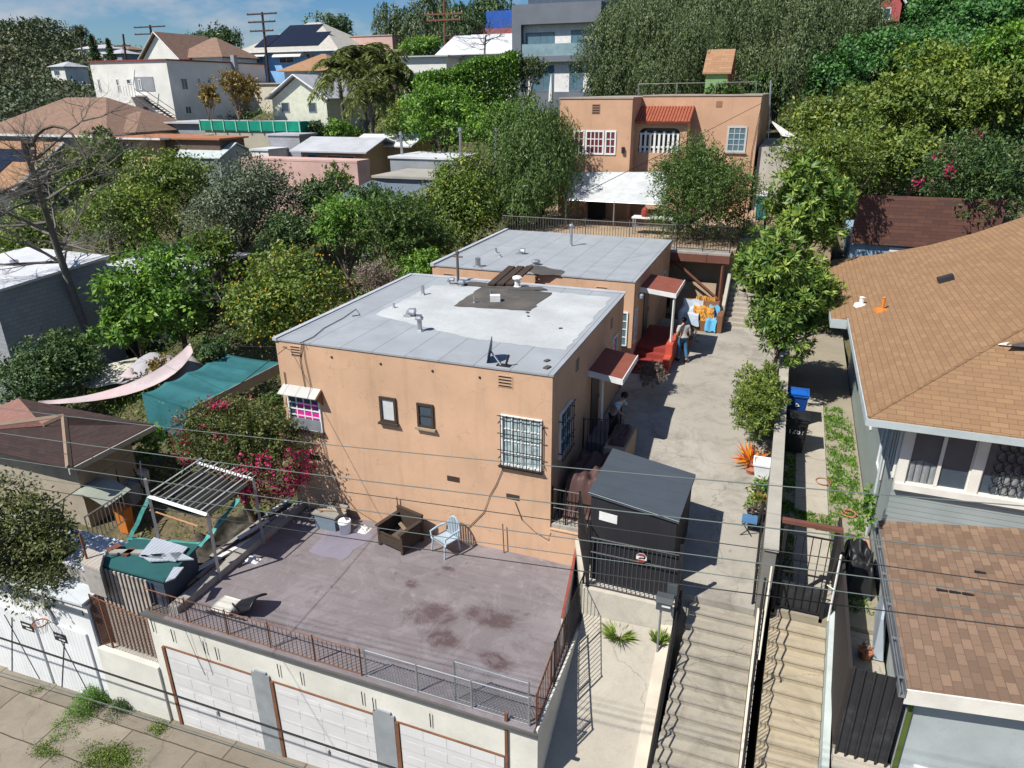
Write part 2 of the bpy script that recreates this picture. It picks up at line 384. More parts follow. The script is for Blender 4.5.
# ------------------------------------------------------------------ the ground
CP = [(-25,5,-2.5),(-18,7,-3),(-12,7,-3),(-14,10,-2.5),(-25,10,-1.5),(-5,5,-3),(5,5,-2),(-40,5,-3),(-60,20,-2),(-9,12,-1),(-3,12,.2),(2,11,.5),(6,12,2),(0,16,2),(0,22,3.4),(0,29,3.8),(-8,18,2),(-8,24,3),(-8,29,3.5),
 (-16,14.5,1.2),(-22,14.5,1.0),(-20,18,1.6),(-30,16,.6),(-16,22,2.6),(-24,24,2.2),(-34,24,.2),(-45,26,-.6),(-18,30,4.4),(-28,32,3.6),(-40,38,4),(-12,36,5.5),(-6,38,6),(-14,44,7),
 (-3,38,6.6),(3,24,3.6),(3,31,3.9),(8,24,3.5),(6,34,5.6),(5,40,6.8),(10,44,9),(2,46,8),(-6,50,8.2),(-14,54,8.6),(-25,46,6.8),(-34,52,7.6),(-50,50,7),(-70,50,7),(-50,66,9.6),(-70,66,10.6),(-90,60,9),
 (-60,80,12.4),(-40,80,13),(-80,90,13),(-30,66,10.6),(-22,70,11.4),(-16,64,11.4),(-8,62,11),(0,60,12),(8,54,12.5),(16,50,13.5),(25,46,14),(20,62,20),(10,70,17.5),(9,78,19),(30,70,27),(0,80,20),(-12,84,18),(-24,96,16),(-45,110,10),(-70,120,8),
 (12,90,21),(30,100,38),(0,110,32),(-20,130,20),(-60,160,6),(-100,130,12),(-130,100,9),(-120,60,3),(-150,150,8),(-200,90,6),(-220,140,14),(-290,190,36),(-250,190,30),(-200,200,19),(-320,150,32),(-260,230,20),(-180,230,12),(-120,230,4),(-60,260,5),(20,260,42),(60,120,46),(120,200,60),(-400,250,38),(-350,120,30),(-300,60,6),(-300,-20,-6),(40,20,6),(60,50,18),(60,-10,0),(-60,-30,-6),(0,-40,-4),(60,-60,-4),(-300,400,5),(0,420,14),(200,420,60),(-500,300,24),(-500,0,0)]
CPA = np.array(CP, float)
def ground_z(x, y):
    d2 = ((CPA[:,0]-x)**2+(CPA[:,1]-y)**2)+.5
    wt = 1/d2**1.7
    return float((wt*CPA[:,2]).sum()/wt.sum())
def terrain():
    def axis(lo, hi, c0, c1, fine, coarse):
        a = []; x = lo
        while x < hi: a.append(x); x += fine if c0 <= x < c1 else coarse
        return a+[hi]
    xs = axis(-560, 320, -90, 40, 1.5, 12); ys = axis(-120, 460, 0, 110, 1.5, 12)
    mb = MB(); W = len(xs)
    for y in ys:
        for x in xs: mb.v.append((x, y, ground_z(x, y)+.12*mnoise.noise(Vector((x*.25, y*.25, 0)))))
    for j in range(len(ys)-1):
        for i in range(W-1): a = j*W+i; mb.f.append((a, a+1, a+1+W, a+W)); mb.mi.append(0)
    me = bpy.data.meshes.new('terrain'); me.from_pydata(mb.v, [], mb.f); me.materials.append(GROUND)
    me.polygons.foreach_set('use_smooth', [True]*len(mb.f))
    o = bpy.data.objects.new('terrain', me); COL.objects.link(o); o['kind'] = 'structure'
t = NT('earth_and_scrub')
_a = t.mix(t.ramp(t.noise(.25, 8, .7), .38, .62), (.055, .075, .025), (.16, .125, .075))
_a = t.mix(t.ramp(t.noise(2.2, 6, .7), .45, .7), _a, (.05, .055, .025)); t.bump(t.noise(5, 6), .8, .15)
GROUND = t.col(_a, 1)
terrain()
# far plain so that the ground reaches the horizon
mb = MB(); mb.poly((-4000,-1500,-9),(2500,-1500,-9),(2500,3800,-9),(-4000,3800,-9)); struct(mb.build('far_ground', GROUND))

CONC = concrete('old_concrete', (.36, .335, .285), stain=.85)
CONCP = concrete('pavement_slabs', (.265, .23, .18), joints=(2.1, 1.15), stain=.55)
STAIRC = concrete('stair_concrete', (.37, .335, .27), stain=.95, streaky=True)
STAIRW = concrete('warm_stair_concrete', (.44, .375, .27), stain=.55, streaky=True)
PADC = concrete('pad_concrete', (.41, .375, .31), stain=.35, crack=.4)
DARKC = concrete('dark_concrete', (.24, .22, .19), stain=.7)
def pave(x): return -.4+.055*(x+10)
mb = MB()
mb.hexa([(-34,-3,-3),(16,-3,-3),(16,9.9,-3),(-34,9.9,-3),(-34,-3,pave(-34)-.25),(16,-3,pave(16)-.25),(16,9.9,pave(16)+.02),(-34,9.9,pave(-34)+.02)])
struct(mb.build('pavement', CONCP))

# driveway beside the houses
PR = [(13.55,4.0),(15,4.14),(18,4.5),(21,4.85),(26,4.95),(31.2,5.02)]
def drive_z(y):
    for (a, za), (b, zb) in zip(PR, PR[1:]):
        if y <= b: return za+(zb-za)*(max(y, a)-a)/(b-a)
    return PR[-1][1]
mb = MB()
for (a, za), (b, zb) in zip(PR, PR[1:]):
    xl = -3.9 if b <= 15 else -4.66
    x0a = -2.95 if a < 14 else xl
    mb.hexa([(x0a,a,1.2),(.46,a,1.2),(.46,b,1.2),(xl,b,1.2),(x0a,a,za),(.46,a,za),(.46,b,zb),(xl,b,zb)])
struct(mb.build('driveway', CONC))
# neighbour's yard on the right and the side alley
mb = MB(); mb.hexa([(.8,13.72,1),(2.99,13.72,1),(2.99,33,1),(.8,33,1),(.8,13.72,4.0),(2.99,13.72,4.0),(2.99,33,4.5),(.8,33,4.5)])
struct(mb.build('side_yard', flat('yard_dirt', (.30,.265,.20), 1, scale=1.6, dirt=.6, bump=.6, dirtcol=(.13,.12,.06))))
mb = MB()
for y0, y1 in ((14.1,15.6),(15.65,17.1),(17.9,19.4),(19.43,20.9),(20.93,22.5),(22.53,24.2),(24.23,26)):
    mb.hexa([(1.22,y0,3.9),(2.05,y0,3.9),(2.05,y1,3.9),(1.22,y1,3.9)]+[(x,y,4.0+.026*(y-13.72)+.035) for x,y in ((1.22,y0),(2.05,y0),(2.05,y1),(1.22,y1))])
struct(mb.build('garden_path', PADC))
mb = MB(); mb.box(2.12,11.1,1,2.98,13.7,3.9); struct(mb.build('alley', PADC))

# stairs: left flight (to the driveway) and right flight (to the neighbour's gate)
def stairs(name, label, x0, x1, y1, z1, run, rise, n, mat, skew=0, x0b=None):
    mb = MB(); y = y1; z = z1
    r2 = random.Random(n)
    for i in range(n):
        ya = y-run; z -= rise
        xa = x0+(0 if x0b is None else (x0b-x0)*(i+1)/n)
        j = r2.uniform(-.012, .012)
        P = [(xa,ya,-1.2),(x1,ya+skew,-1.2),(x1,y+skew,-1.2),(xa,y,-1.2)]
        mb.hexa(P+[(p[0],p[1],z+j) for p in P])
        mb.hexa([(xa,ya-.025,z+j-.045),(x1,ya-.025+skew,z+j-.045),(x1,ya-.002+skew,z+j-.045),(xa,ya-.002,z+j-.045),(xa,ya-.025,z+j-.003),(x1,ya-.025+skew,z+j-.003),(x1,ya-.002+skew,z+j-.003),(xa,ya-.002,z+j-.003)])
        y = ya
    o = mb.build(name, mat); return tag(o, label, 'stairs')
stairs('concrete_stairs', 'wide worn grey concrete stairs leading up to the driveway beside the orange house', -.88, .5, 13.53, 4.0, .27, .16, 19, STAIRC, 0, -1.2)
stairs('concrete_stairs', 'narrow warm concrete stairs leading up to the neighbour\'s iron gate', .80, 1.93, 13.70, 4.0, .29, .168, 18, STAIRW)

# sloped concrete pad between the garage and the stairs, with its front wall
mb = MB(); mb.hexa([(-3.24,10.15,-1),(-1.46,10.3,-1),(-1.46,13.0,-1),(-3.24,13.06,-1),(-3.24,10.15,1.45),(-1.46,10.3,1.5),(-1.46,13.0,3.3),(-3.24,13.06,3.2)])
struct(mb.build('sloping_pad', PADC))
mb = MB(); mb.hexa([(-1.455,10.1,-1),(-1.2,10.1,-1),(-1.2,13.25,-1),(-1.455,13.25,-1),(-1.455,10.1,1.5),(-1.2,10.1,1.55),(-1.2,13.25,3.6),(-1.455,13.25,3.55)])
struct(mb.build('pad_kerb', flat('pale_curb', (.50,.45,.36), .9)))
RETW = concrete('stained_wall', (.58, .54, .45), stain=.85, streaky=False)
mb = MB(); mb.prism([(-3.28,13.05,1),(-1.2,13.05,1),(-1.2,13.53,1),(-3.05,13.53,1),(-3.9,14.95,1),(-3.98,14.85,1)], (0,0,2.93))
tag(mb.build('retaining_wall', RETW), 'stained low concrete wall under the black driveway gate', 'wall')
# white coped wall between the two flights and the long parapet along the driveway
CONCW = flat('parapet_concrete', (.40,.375,.32), .9, scale=1.3, dirt=.45)
pw = thing('parapet_wall', 'long straight concrete wall between the driveway and the neighbour\'s bins', 'wall', (.55, 20, 4))
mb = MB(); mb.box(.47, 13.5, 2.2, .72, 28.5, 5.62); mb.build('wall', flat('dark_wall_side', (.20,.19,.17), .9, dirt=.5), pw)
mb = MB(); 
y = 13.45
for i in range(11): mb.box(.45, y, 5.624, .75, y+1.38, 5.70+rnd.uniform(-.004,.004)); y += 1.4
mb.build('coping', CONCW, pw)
mb = MB(); mb.hexa([(.51,8.6,-1),(.62,8.6,-1),(.62,13.44,-1),(.51,13.44,-1),(.51,8.6,1.3),(.62,8.6,1.3),(.62,13.44,4.15),(.51,13.44,4.15)])
tag(mb.build('stair_kerb_wall', flat('cream_coping', (.60,.55,.45), .85, dirt=.4)), 'thin cream painted wall separating the two concrete stairs', 'wall')
mb = MB(); mb.hexa([(1.94,9,-1),(2.07,9,-1),(2.07,13.7,-1),(1.94,13.7,-1),(1.94,9,1.75),(2.07,9,1.75),(2.07,13.7,4.3),(1.94,13.7,4.3)])
tag(mb.build('stair_side_wall', flat('grey_green_paint', (.42,.47,.45), .85, dirt=.4)), 'peeling pale grey green wall along the right edge of the narrow stairs', 'wall')

# ------------------------------------------------------------------ generic railings
def railing(name, label, A, B, h, mat, sp=.11, r=.01, cat='railing', group=None, posts=2, rails=(0.06, 1.0), pr=.022, top=None, spikes=0, skirt=None):
    A = Vector(A); B = Vector(B); t = thing(name, label, cat, tuple((A+B)/2), group)
    L = (B-A).length; n = max(1, int(L/sp)); up = Vector((0,0,h))
    for i in range(posts+1):
        p = A.lerp(B, i/posts); mb = MB(); mb.tube([p, p+up*1.04], pr, 4); mb.build('post', mat, t)
    for q in rails:
        mb = MB(); mb.tube([A+up*q, B+up*q], r*1.7, 4); mb.build('rail', mat, t)
    mb = MB()
    for i in range(1, n): p = A.lerp(B, i/n); mb.tube([p+up*rails[0], p+up*(rails[-1]+spikes)], r, 4, cap=False)
    mb.build('picket_panel', mat, t)
    return t
def chainlink(name, label, A, B, h, mat, par=None, pitch=.075, r=.0035, posts=2, toprail=True, cat='fence', group=None):
    A = Vector(A); B = Vector(B); U = (B-A); L = Vector((U.x, U.y, 0)).length; t = thing(name, label, cat, tuple((A+B)/2), group)
    def P(u, z): return A.lerp(B, u/L)+Vector((0,0,z))
    mb = MB()
    nD = int((L+h)/pitch)
    for i in range(nD):
        c = i*pitch                                   # rising and falling wires
        u0 = max(0, c-h); z0 = c-u0; u1 = min(L, c); z1 = c-u1
        if u1-u0 > .02: 
            mb.tube([P(u0, z0), P(u1, z1)], r, 3, cap=False)
            mb.tube([P(L-u0, z0), P(L-u1, z1)], r, 3, cap=False)
    mb.build('mesh_panel', mat, t)
    for i in range(posts+1): mb = MB(); p = P(L*i/posts, 0); mb.tube([p-Vector((0,0,.03)), p+Vector((0,0,h+.03))], .022, 6); mb.build('post', mat, t)
    if toprail: mb = MB(); mb.tube([P(0,h), P(L,h)], .016, 5); mb.build('rail', mat, t); mb = MB(); mb.tube([P(0,.03), P(L,.03)], .012, 5); mb.build('rail', mat, t)
    return t

def wedge_patch(mb, pts, z, th):                     # irregular sheet lying on the roof
    out = []; n = len(pts)
    for i in range(n):
        a = Vector(pts[i]); b = Vector(pts[(i+1) % n]); L = (b-a).length; m_ = max(1, int(L/.25))
        for j in range(m_):
            p = a.lerp(b, j/m_); jj = 0 if j == 0 else rnd.uniform(-.05, .05)
            out.append((p.x+jj, p.y+jj, z))
    mb.prism(out, (0,0,th))
# ------------------------------------------------------------------ garage and its roof deck
t = NT('deck_membrane')
_c = (.20, .178, .184)
a = t.mix(t.ramp(t.noise(.45, 8, .65), .3, .7), k(_c, .78), k(_c, 1.12))
mp_ = t.n('Mapping'); mp_.inputs['Scale'].default_value = (.35, 3.2, 1); mp_.inputs['Rotation'].default_value = (0,0,.12); t.l(t.tc.outputs['Object'], mp_.inputs[0])
a = t.mix(t.math('MULTIPLY', t.ramp(t.noise(1.3, 7, .7, mp_.outputs[0]), .46, .7), .55), a, (.13, .105, .11))
a = t.mix(t.math('MULTIPLY', t.ramp(t.noise(1.0, 9, .78, dist=1.2), .58, .70), .75), a, (.06, .045, .045))
a = t.mix(t.math('MULTIPLY', t.ramp(t.noise(2.8, 8, .7), .60, .72), .4), a, (.40, .37, .35))
a = t.mix(t.math('MULTIPLY', t.ramp(t.noise(13, 4, .7), .66, .72), .6), a, (.05, .04, .04))
# a burnt brown stain in the middle of the deck
def blob(cx, cy, rx, ry, wob):
    m_ = t.n('Mapping'); m_.inputs['Location'].default_value = (-cx/rx, -cy/ry, 0); m_.inputs['Scale'].default_value = (1/rx, 1/ry, 0); t.l(t.tc.outputs['Object'], m_.inputs[0])
    ln = t.n('VectorMath', operation='LENGTH'); t.l(m_.outputs[0], ln.inputs[0])
    return t.ramp(t.math('SUBTRACT', t.math('ADD', ln.outputs['Value'], t.math('MULTIPLY', t.noise(2.4, 7, .7), wob)), wob*.5), .55, 1.0, (1,1,1,1), (0,0,0,1))
_dk = ((-12.6-3.3)/2, (9.72+15)/2)
for (sx, sy, rx, ry) in ((-6.6,12.4,.75,.5),(-5.35,12.75,.8,.45),(-6.0,11.7,.7,.35),(-7.6,13.2,.25,.2),(-4.6,11.5,.55,.3),(-7.0,14.1,.3,.12)):
    a = t.mix(t.math('MULTIPLY', blob(sx-_dk[0], sy-_dk[1], rx, ry, 1.6), .8), a, (.07,.04,.042))
a = t.mix(t.math('MULTIPLY', t.math('LESS_THAN', t.math('FRACT', t.math('DIVIDE', t.uv()[1], 1.02)), .012), .45), a, (.08,.065,.07))
a = t.mix(t.math('MULTIPLY', t.ramp(t.noise(45, 2, .5), .66, .70), .5), a, (.36,.34,.33))
a = t.mix(t.math('MULTIPLY', t.ramp(t.noise(.8, 10, .8, dist=2), .5, .56), .2), a, (.33,.30,.32))
t.bump(t.noise(25, 5), .3, .015)
DECKM = t.col(a, .75, spec=.35)
gar = thing('garage', 'long cream plastered garage with three white doors under a purple grey roof deck', 'garage', (-8, 12, -.6))
mb = MB(); mb.box(-13.25, 9.76, -1.2, -3.24, 14.97, 2.96); mb.build('wall', CREAMW, gar)
mb = MB(); mb.box(-15.3, 9.7, -1.2, -13.26, 10.0, 1.2); mb.box(-15.3,10.0,-1.2,-13.4,16,.95); mb.build('low_wall', CREAMW, gar)
mb = MB(); mb.box(-12.6, 9.66, 2.964, -3.3, 14.975, 3.0); mb.build('roof_deck', DECKM, gar)
mb = MB(); mb.box(-13.25, 9.66, 2.964, -12.6, 15.0, 2.99); mb.box(-13.3,9.62,2.9,-3.2,9.655,2.985); mb.build('roof_edge', flat('dark_edge', (.10,.10,.095), .8, dirt=.5), gar)
mb = MB(); wedge_patch(mb, [(-10.95,13.1),(-9.85,13.05),(-9.7,14.4),(-10.9,14.55)], 3.001, .006); mb.build('deck_patch', flat('lilac_patch', (.225,.21,.26), .75, scale=1.5, dirt=.7), gar, label='smooth bluish lilac patch')
DOORM = lines('sectional_door', (.62,.62,.61), .42, 1, .035, .55, .5, relief=.25, dirt=.28)
STEELJ = flat('bare_galvanised_post', (.34,.37,.39), .5, .3, dirt=.45, scale=3)
xs = [(-12.84,-10.26),(-9.62,-7.02),(-6.36,-3.95)]
F = Fr((0,9.76,0),(1,0,0),(0,-1,0))
for i, (x0, x1) in enumerate(xs):
    mb = MB(); F.box(mb, x0, pave(x0)-.1, .0, x1, 1.98, .03); d_ = mb.build('garage_door', DOORM, gar)
    # raised panel embossing
    mb = MB()
    for r_ in range(5):
        for c_ in range(4):
            u0 = x0+.12+c_*(x1-x0-.2)/4; z0 = pave(x0)+.12+r_*.45
            F.box(mb, u0, z0, .031, u0+(x1-x0)/4-.16, z0+.26, .035)
    mb.build('door_panel', DOORM, d_)
    mb = MB(); F.box(mb, (x0+x1)/2-.03, .25, .03, (x0+x1)/2+.03, .33, .06); F.box(mb, (x0+x1)/2-.012,.33,.03,(x0+x1)/2+.012,.42,.08); mb.build('handle', GALV, d_)
    mb = MB(); F.box(mb, x0-.1, pave(x0)-.4, .0, x0-.012, 2.0, .06); mb.build('door_jamb', RUST, gar)
    mb = MB(); F.box(mb, x0, 1.985, .0, x1, 2.008, .04); mb.build('lintel', RUST, gar)
    if i < 2 :
        x2 = xs[i+1][0]-.1
        mb = MB(); F.box(mb, x1+.02, pave(x1)-.4, .0, x2-.02, 2.13, .045); F.box(mb, x1+.12, 2.13, .0, x2-.1, 2.2, .045); mb.build('pier_cladding', STEELJ, gar)
mb = MB(); F.box(mb, -3.92, -.3, 0, -3.86, 3.2, .05); mb.build('drain_pipe', RUST, gar)
for px, py in ((152,627),(172,637),(204,649),(216,655),(278,672),(301,680),(362,700),(373,706),(430,722)):
    p = aY(px, py, 9.7); mb = MB(); mb.tube([(p.x,9.71,p.z+.22),(p.x,9.72,p.z-.16)], .014, 4); mb.build('strap', BLACKM, gar)
mb = MB(); mb.tube([(-12.0,9.68,2.9),(-11.9,9.715,2.2),(-11.7,9.715,1.5)], .006, 4); mb.tube([(-11.6,9.68,2.9),(-11.5,9.715,2.0),(-11.45,9.715,1.6)], .006, 4); mb.build('cable', BLACKM, gar)
# kerb beam and skirting of the deck
mb = MB(); mb.box(-12.62, 9.9, 3.001, -12.36, 14.96, 3.2); tag(mb.build('wooden_kerb_beam', GREYWOOD), 'long weathered beam along the left edge of the roof deck', 'beam')

railing('iron_railing', 'rusty brown iron railing along the front edge of the roof deck', (-13.1,9.76,2.96), (-7.2,9.76,2.99), .72, RUST, .115, .009, posts=5, rails=(.08,.97))
chainlink('chain_link_fence', 'low galvanised chain link fence at the front right edge of the roof deck', (-7.1,9.78,3.0), (-3.42,9.78,3.0), .72, GALV, posts=3)
chainlink('chain_link_fence', 'taller chain link fence leaning behind the low fence at the deck corner', (-5.05,9.86,3.02), (-3.46,9.86,3.0), 1.0, GALV, posts=1)
railing('iron_railing', 'rusty iron railing with a galvanised pipe on the right edge of the roof deck', (-3.3,9.85,2.98), (-3.42,12.1,3.0), .80, RUST, .13, .009, posts=2, rails=(.05,.97,1.0))
railing('iron_railing', 'thin dark iron railing on top of the right garage wall beside the sloping pad', (-3.27,10.9,3.0), (-3.3,13.2,3.05), 1.15, BLACKM, .11, .008, posts=2)
mb = MB(); mb.box(-3.78,11.9,2.9,-3.72,12.2,2.95)
sc_ = thing('screen_panel', 'whitewashed corrugated screen with a red cap on the right side of the deck', 'screen', (-3.7,13.4,3))
mb = MB(); mb.hexa([(-3.5,12.1,2.98),(-3.46,12.1,2.98),(-3.92,14.95,2.98),(-3.96,14.95,2.98),(-3.5,12.1,3.75),(-3.46,12.1,3.75),(-3.92,14.95,3.75),(-3.96,14.95,3.75)]); mb.build('panel', lines('white_corrugated', (.6,.62,.6), .09, 0, .2, .6), sc_)
mb = MB(); mb.hexa([(-3.51,12.1,3.752),(-3.45,12.1,3.752),(-3.91,14.95,3.752),(-3.97,14.95,3.752),(-3.51,12.1,3.78),(-3.45,12.1,3.78),(-3.91,14.95,3.78),(-3.97,14.95,3.78)]); mb.build('cap', flat('faded_red_cap',(.30,.07,.05),.8,scale=6,dirt=.7), sc_)

# ------------------------------------------------------------------ the two flat roofed orange houses
MEMB = lines('grey_roof_membrane', (.335,.36,.38), .96, 0, .018, .25, .8, var=.16, dirt=.35, relief=.05)
MEMBW = flat('white_roof_coating', (.47,.49,.49), .75, scale=.7, var=.2, dirt=.9, dirtcol=(.40,.41,.41))
TAR = flat('black_tar_patch', (.085,.08,.072), .95, scale=1.2, dirt=.6, dirtcol=(.22,.19,.15))
LIP = flat('roof_edge_metal', (.45,.47,.50), .6, dirt=.3)
X0, X1, ZR = -12.66, -4.69, 8.25
def vent(par, x, y, z, h, r, cap='round', m=None):
    m = m or GALV; mb = MB(); mb.lathe((x,y,z), [(r*2.2,0),(r*1.3,.05),(r,.07),(r,h)], 8)
    if cap == 'round': mb.lathe((x,y,z+h), [(r*1.7,0),(r*1.8,.05),(r*1.2,.1),(.01,.12)], 8)
    if cap == 'elbow': mb.tube([(x,y,z+h),(x+.06,y,z+h+.06),(x+.2,y+.02,z+h+.05)], [r,r*1.1,r*1.3], 8)
    mb.build('roof_vent', m, par)

h1 = thing('orange_house', 'front flat roofed orange stucco house above the purple grey roof deck', 'house', ((X0+X1)/2, 19, 3))
mb = MB(); mb.box(X0, 14.98, 2.2, X1, 22.78, ZR); mb.build('wall', ORANGE, h1)
rf = MB(); rf.box(X0-.03, 14.95, ZR+.002, X1+.03, 22.81, ZR+.05); rf = rf.build('roof', MEMB, h1)
mb = MB(); mb.box(X0-.06,14.93,ZR+.0,X0+.08,22.83,ZR+.085); mb.box(X0+.1,22.7,ZR+.06,X1+.05,22.84,ZR+.10); mb.build('roof_edge', LIP, rf)
mb = MB(); wedge_patch(mb, [aZ(*p, ZR)[:2]+() for p in ((376,316),(432,287),(470,287.5),(556,294),(612,299),(590,325),(566,352),(520,347),(470,340),(425,329))], ZR+.053, .004); mb.build('white_coating', MEMBW, rf)
mb = MB(); wedge_patch(mb, [aZ(*p, ZR)[:2]+() for p in ((454,308),(482,288),(552,294.5),(530,313))], ZR+.06, .012); mb.build('tar_patch', TAR, rf)
mb = MB(); wedge_patch(mb, [(-10.4,21.9),(-8.0,21.9),(-7.2,22.25),(-7.5,22.5),(-9,22.3),(-10.1,22.4)], ZR+.075, .02); mb.build('tar_patch', TAR, rf)
for (x,y,h,r,c) in ((-9.21,16.89,.35,.07,'round'),(-11.05,18.68,.16,.035,'none'),(-10.2,18.08,.1,.1,'elbow'),(-10.91,20.36,.32,.06,'none'),(-10.75,22.0,.12,.06,'elbow'),(-10.18,21.86,.12,.08,'round'),(-8.9,20.0,.25,.03,'none'),(-8.75,21.0,.2,.03,'none')):
    vent(h1, x, y, ZR+.04, h, r, c)
vent(h1, -8.3, 22.3, ZR+.05, .3, .1, 'round', WHITEP)
mb = MB(); mb.obox((-8.35,20.4,ZR+.17),(.32,.24,.2),Matrix.Rotation(.4,3,'Z')); mb.build('skylight_box', WHITEP, h1)
for x, y, s_ in ((-6.95,19.55,.12),(-6.8,19.2,.08),(-5.55,18.4,.1),(-5.1,15.8,.16),(-4.95,15.35,.2)):
    mb = MB(); mb.obox((x,y,ZR+.07),(s_,s_*.6,.03),Matrix.Rotation(x,3,'Z')); mb.build('tar_lump', TAR, h1)
mb = MB(); mb.lathe((-10.55,22.35,ZR+.04),[(.05,0),(.05,1.0)],8); mb.tube([(-10.75,22.35,ZR+.95),(-10.35,22.35,ZR+.95)],.03,6); mb.lathe((-10.55,22.35,ZR+1.04),[(.07,0),(.07,.08),(.01,.14)],8); mb.build('vent_stack', flat('rusty_pipe',(.12,.10,.09),.8), h1)
F = Fr((0,14.98,0),(1,0,0),(0,-1,0))
window(h1, F, -6.02, -4.94, 5.66, 7.07, WHITEP, CURTAIN, 4, 4, .05, .025, sill=DKWOOD, bars=6, label='large curtained window behind black security bars')
window(h1, F, -9.5, -9.0, 6.32, 7.05, DKWOOD, flat('white_blind',(.6,.62,.62),.7), 1, 1, .07, .03, sill=DKWOOD, label='small window with a closed white blind')
window(h1, F, -8.38, -7.9, 6.35, 7.03, DKWOOD, DKGLASS, 1, 2, .06, .03, sill=WOOD, label='small dark window with a brown frame')
wq = window(h1, F, -12.5, -11.42, 5.66, 6.88, WHITEP, DKGLASS, 4, 6, .05, .03, sill=DKWOOD, label='multi pane window with a magenta curtain under a small awning')
mb = MB(); F.box(mb, -12.28,6.02,.02,-11.47,6.22,.028); F.box(mb,-12.2,6.35,.02,-11.5,6.5,.027); mb.build('curtain', flat('magenta_cloth',(.62,.02,.28),.8), wq)
mb = MB(); F.box(mb, -12.46,5.69,.03,-11.46,6.0,.06); mb.build('boarded_panel', flat('grey_board',(.20,.22,.24),.8,scale=6,dirt=.6), wq)
aw = MB(); aw.hexa([(-12.58,14.66,6.78),(-11.34,14.66,6.78),(-11.34,14.97,6.95),(-12.58,14.97,6.95),(-12.58,14.66,6.8),(-11.34,14.66,6.8),(-11.34,14.97,6.98),(-12.58,14.97,6.98)]); aw.build('awning', lines('awning_metal',(.5,.5,.47),.4,0,.05,.5), h1)
mb = MB(); mb.prism([(-11.335,14.97,6.95),(-11.335,14.67,6.78),(-11.335,14.97,6.5)],(.02,0,0)); mb.build('awning_side', RUST, h1)
louvre(h1, F, -12.2, 7.86, .35, .3, ORANGE, 4); louvre(h1, F, -6.1, 7.8, .4, .32, ORANGE, 4)
for (u,z) in ((-7.6,4.86),(-5.9,4.66),(-12.0,4.7)):
    mb = MB(); F.box(mb,u,z,0,u+.36,z+.15,.012); g_ = mb.build('crawl_vent', DKWOOD, h1)
for u in (-10.9,-9.4,-7.9,-6.6): mb = MB(); F.box(mb,u,7.95,0,u+.05,8.0,.02); mb.build('scupper', BLACKM, h1)
# cables hanging on the front wall
CAB = flat('old_cable',(.05,.045,.04),.7,bump=0)
def cable(pts, r=.01, name='cable', par=None, m=None): mb = MB(); mb.tube(pts, r, 4, cap=False); return mb.build(name, m or CAB, par)
def fp(px, py, y=14.955): return tuple(aY(px, py, y))
cable([fp(*p) for p in ((305,387),(300,360),(302,343))], .012, par=h1); cable([fp(*p) for p in ((311,387),(305,360),(303,344))], .01, par=h1)
cable([fp(*p) for p in ((322,432),(328,460),(340,490),(356,510),(380,525))], .01, par=h1); cable([fp(*p) for p in ((319,432),(326,460),(330,478))], .01, par=h1)
cable([fp(*p) for p in ((503,468),(496,485),(490,495),(484,512),(468,528))], .01, par=h1); cable([fp(*p) for p in ((515,502),(522,520),(535,532),(548,540),(551,533))], .01, par=h1)
cable([fp(*p) for p in ((284,372),(287,392),(286,405),(291,402))], .014, par=h1)
# side wall: window, door and canopy
F = Fr((X1,0,0),(0,1,0),(1,0,0))
window(h1, F, 15.6, 16.6, 5.7, 7.0, WHITEP, BLUEGLASS, 2, 3, .05, .03, bars=5, label='shaded side window with white bars')
window(h1, F, 21.3, 21.9, 6.0, 7.2, WHITEP, BLUEGLASS, 1, 2)
mb = MB(); F.box(mb, 18.75, 4.95, 0, 19.65, 6.95, .03); dr = mb.build('door', flat('dark_security_door',(.05,.045,.04),.5), h1); mb = MB(); F.box(mb,19.5,5.9,.03,19.56,6.0,.09); mb.build('handle', GALV, dr)
louvre(h1, F, 17.0, 7.6, .3, .35, flat('grey_vent',(.3,.25,.2)), 4); louvre(h1, F, 20.9, 7.6, .3, .35, MC['grey_vent'], 4)
def canopy(par, y0, y1, x1, z, post=None):
    mb = MB(); mb.hexa([(X1+.003,y0,z),(x1,y0,z-.14),(x1,y1,z-.14),(X1+.003,y1,z),(X1+.003,y0,z+.03),(x1,y0,z-.11),(x1,y1,z-.11),(X1+.003,y1,z+.03)]); c = mb.build('canopy', CANOPYRED, par)
    mb = MB(); mb.hexa([(X1+.003,y0-.03,z-.12),(x1+.03,y0-.03,z-.26),(x1+.03,y0-.003,z-.26),(X1+.003,y0-.003,z-.12),(X1+.003,y0-.03,z+.05),(x1+.03,y0-.03,z-.09),(x1+.03,y0-.003,z-.09),(X1+.003,y0-.003,z+.05)])
    mb.box(x1+.003,y0,z-.26,x1+.03,y1,z-.09); mb.build('fascia', WHITEP, c)
    for p in (post or []): mb = MB(); mb.tube(p, .045, 4); mb.build('post', WHITEP, c)
canopy(h1, 18.3, 20.4, -3.7, 7.15, [[(-4.3,18.45,7.0),(-4.28,18.5,5.6)]])
mb = MB(); mb.box(X1+.003, 18.3, 4.2, -3.95, 20.2, 4.95); mb.build('porch_step', flat('porch_grey',(.22,.2,.19)), h1)

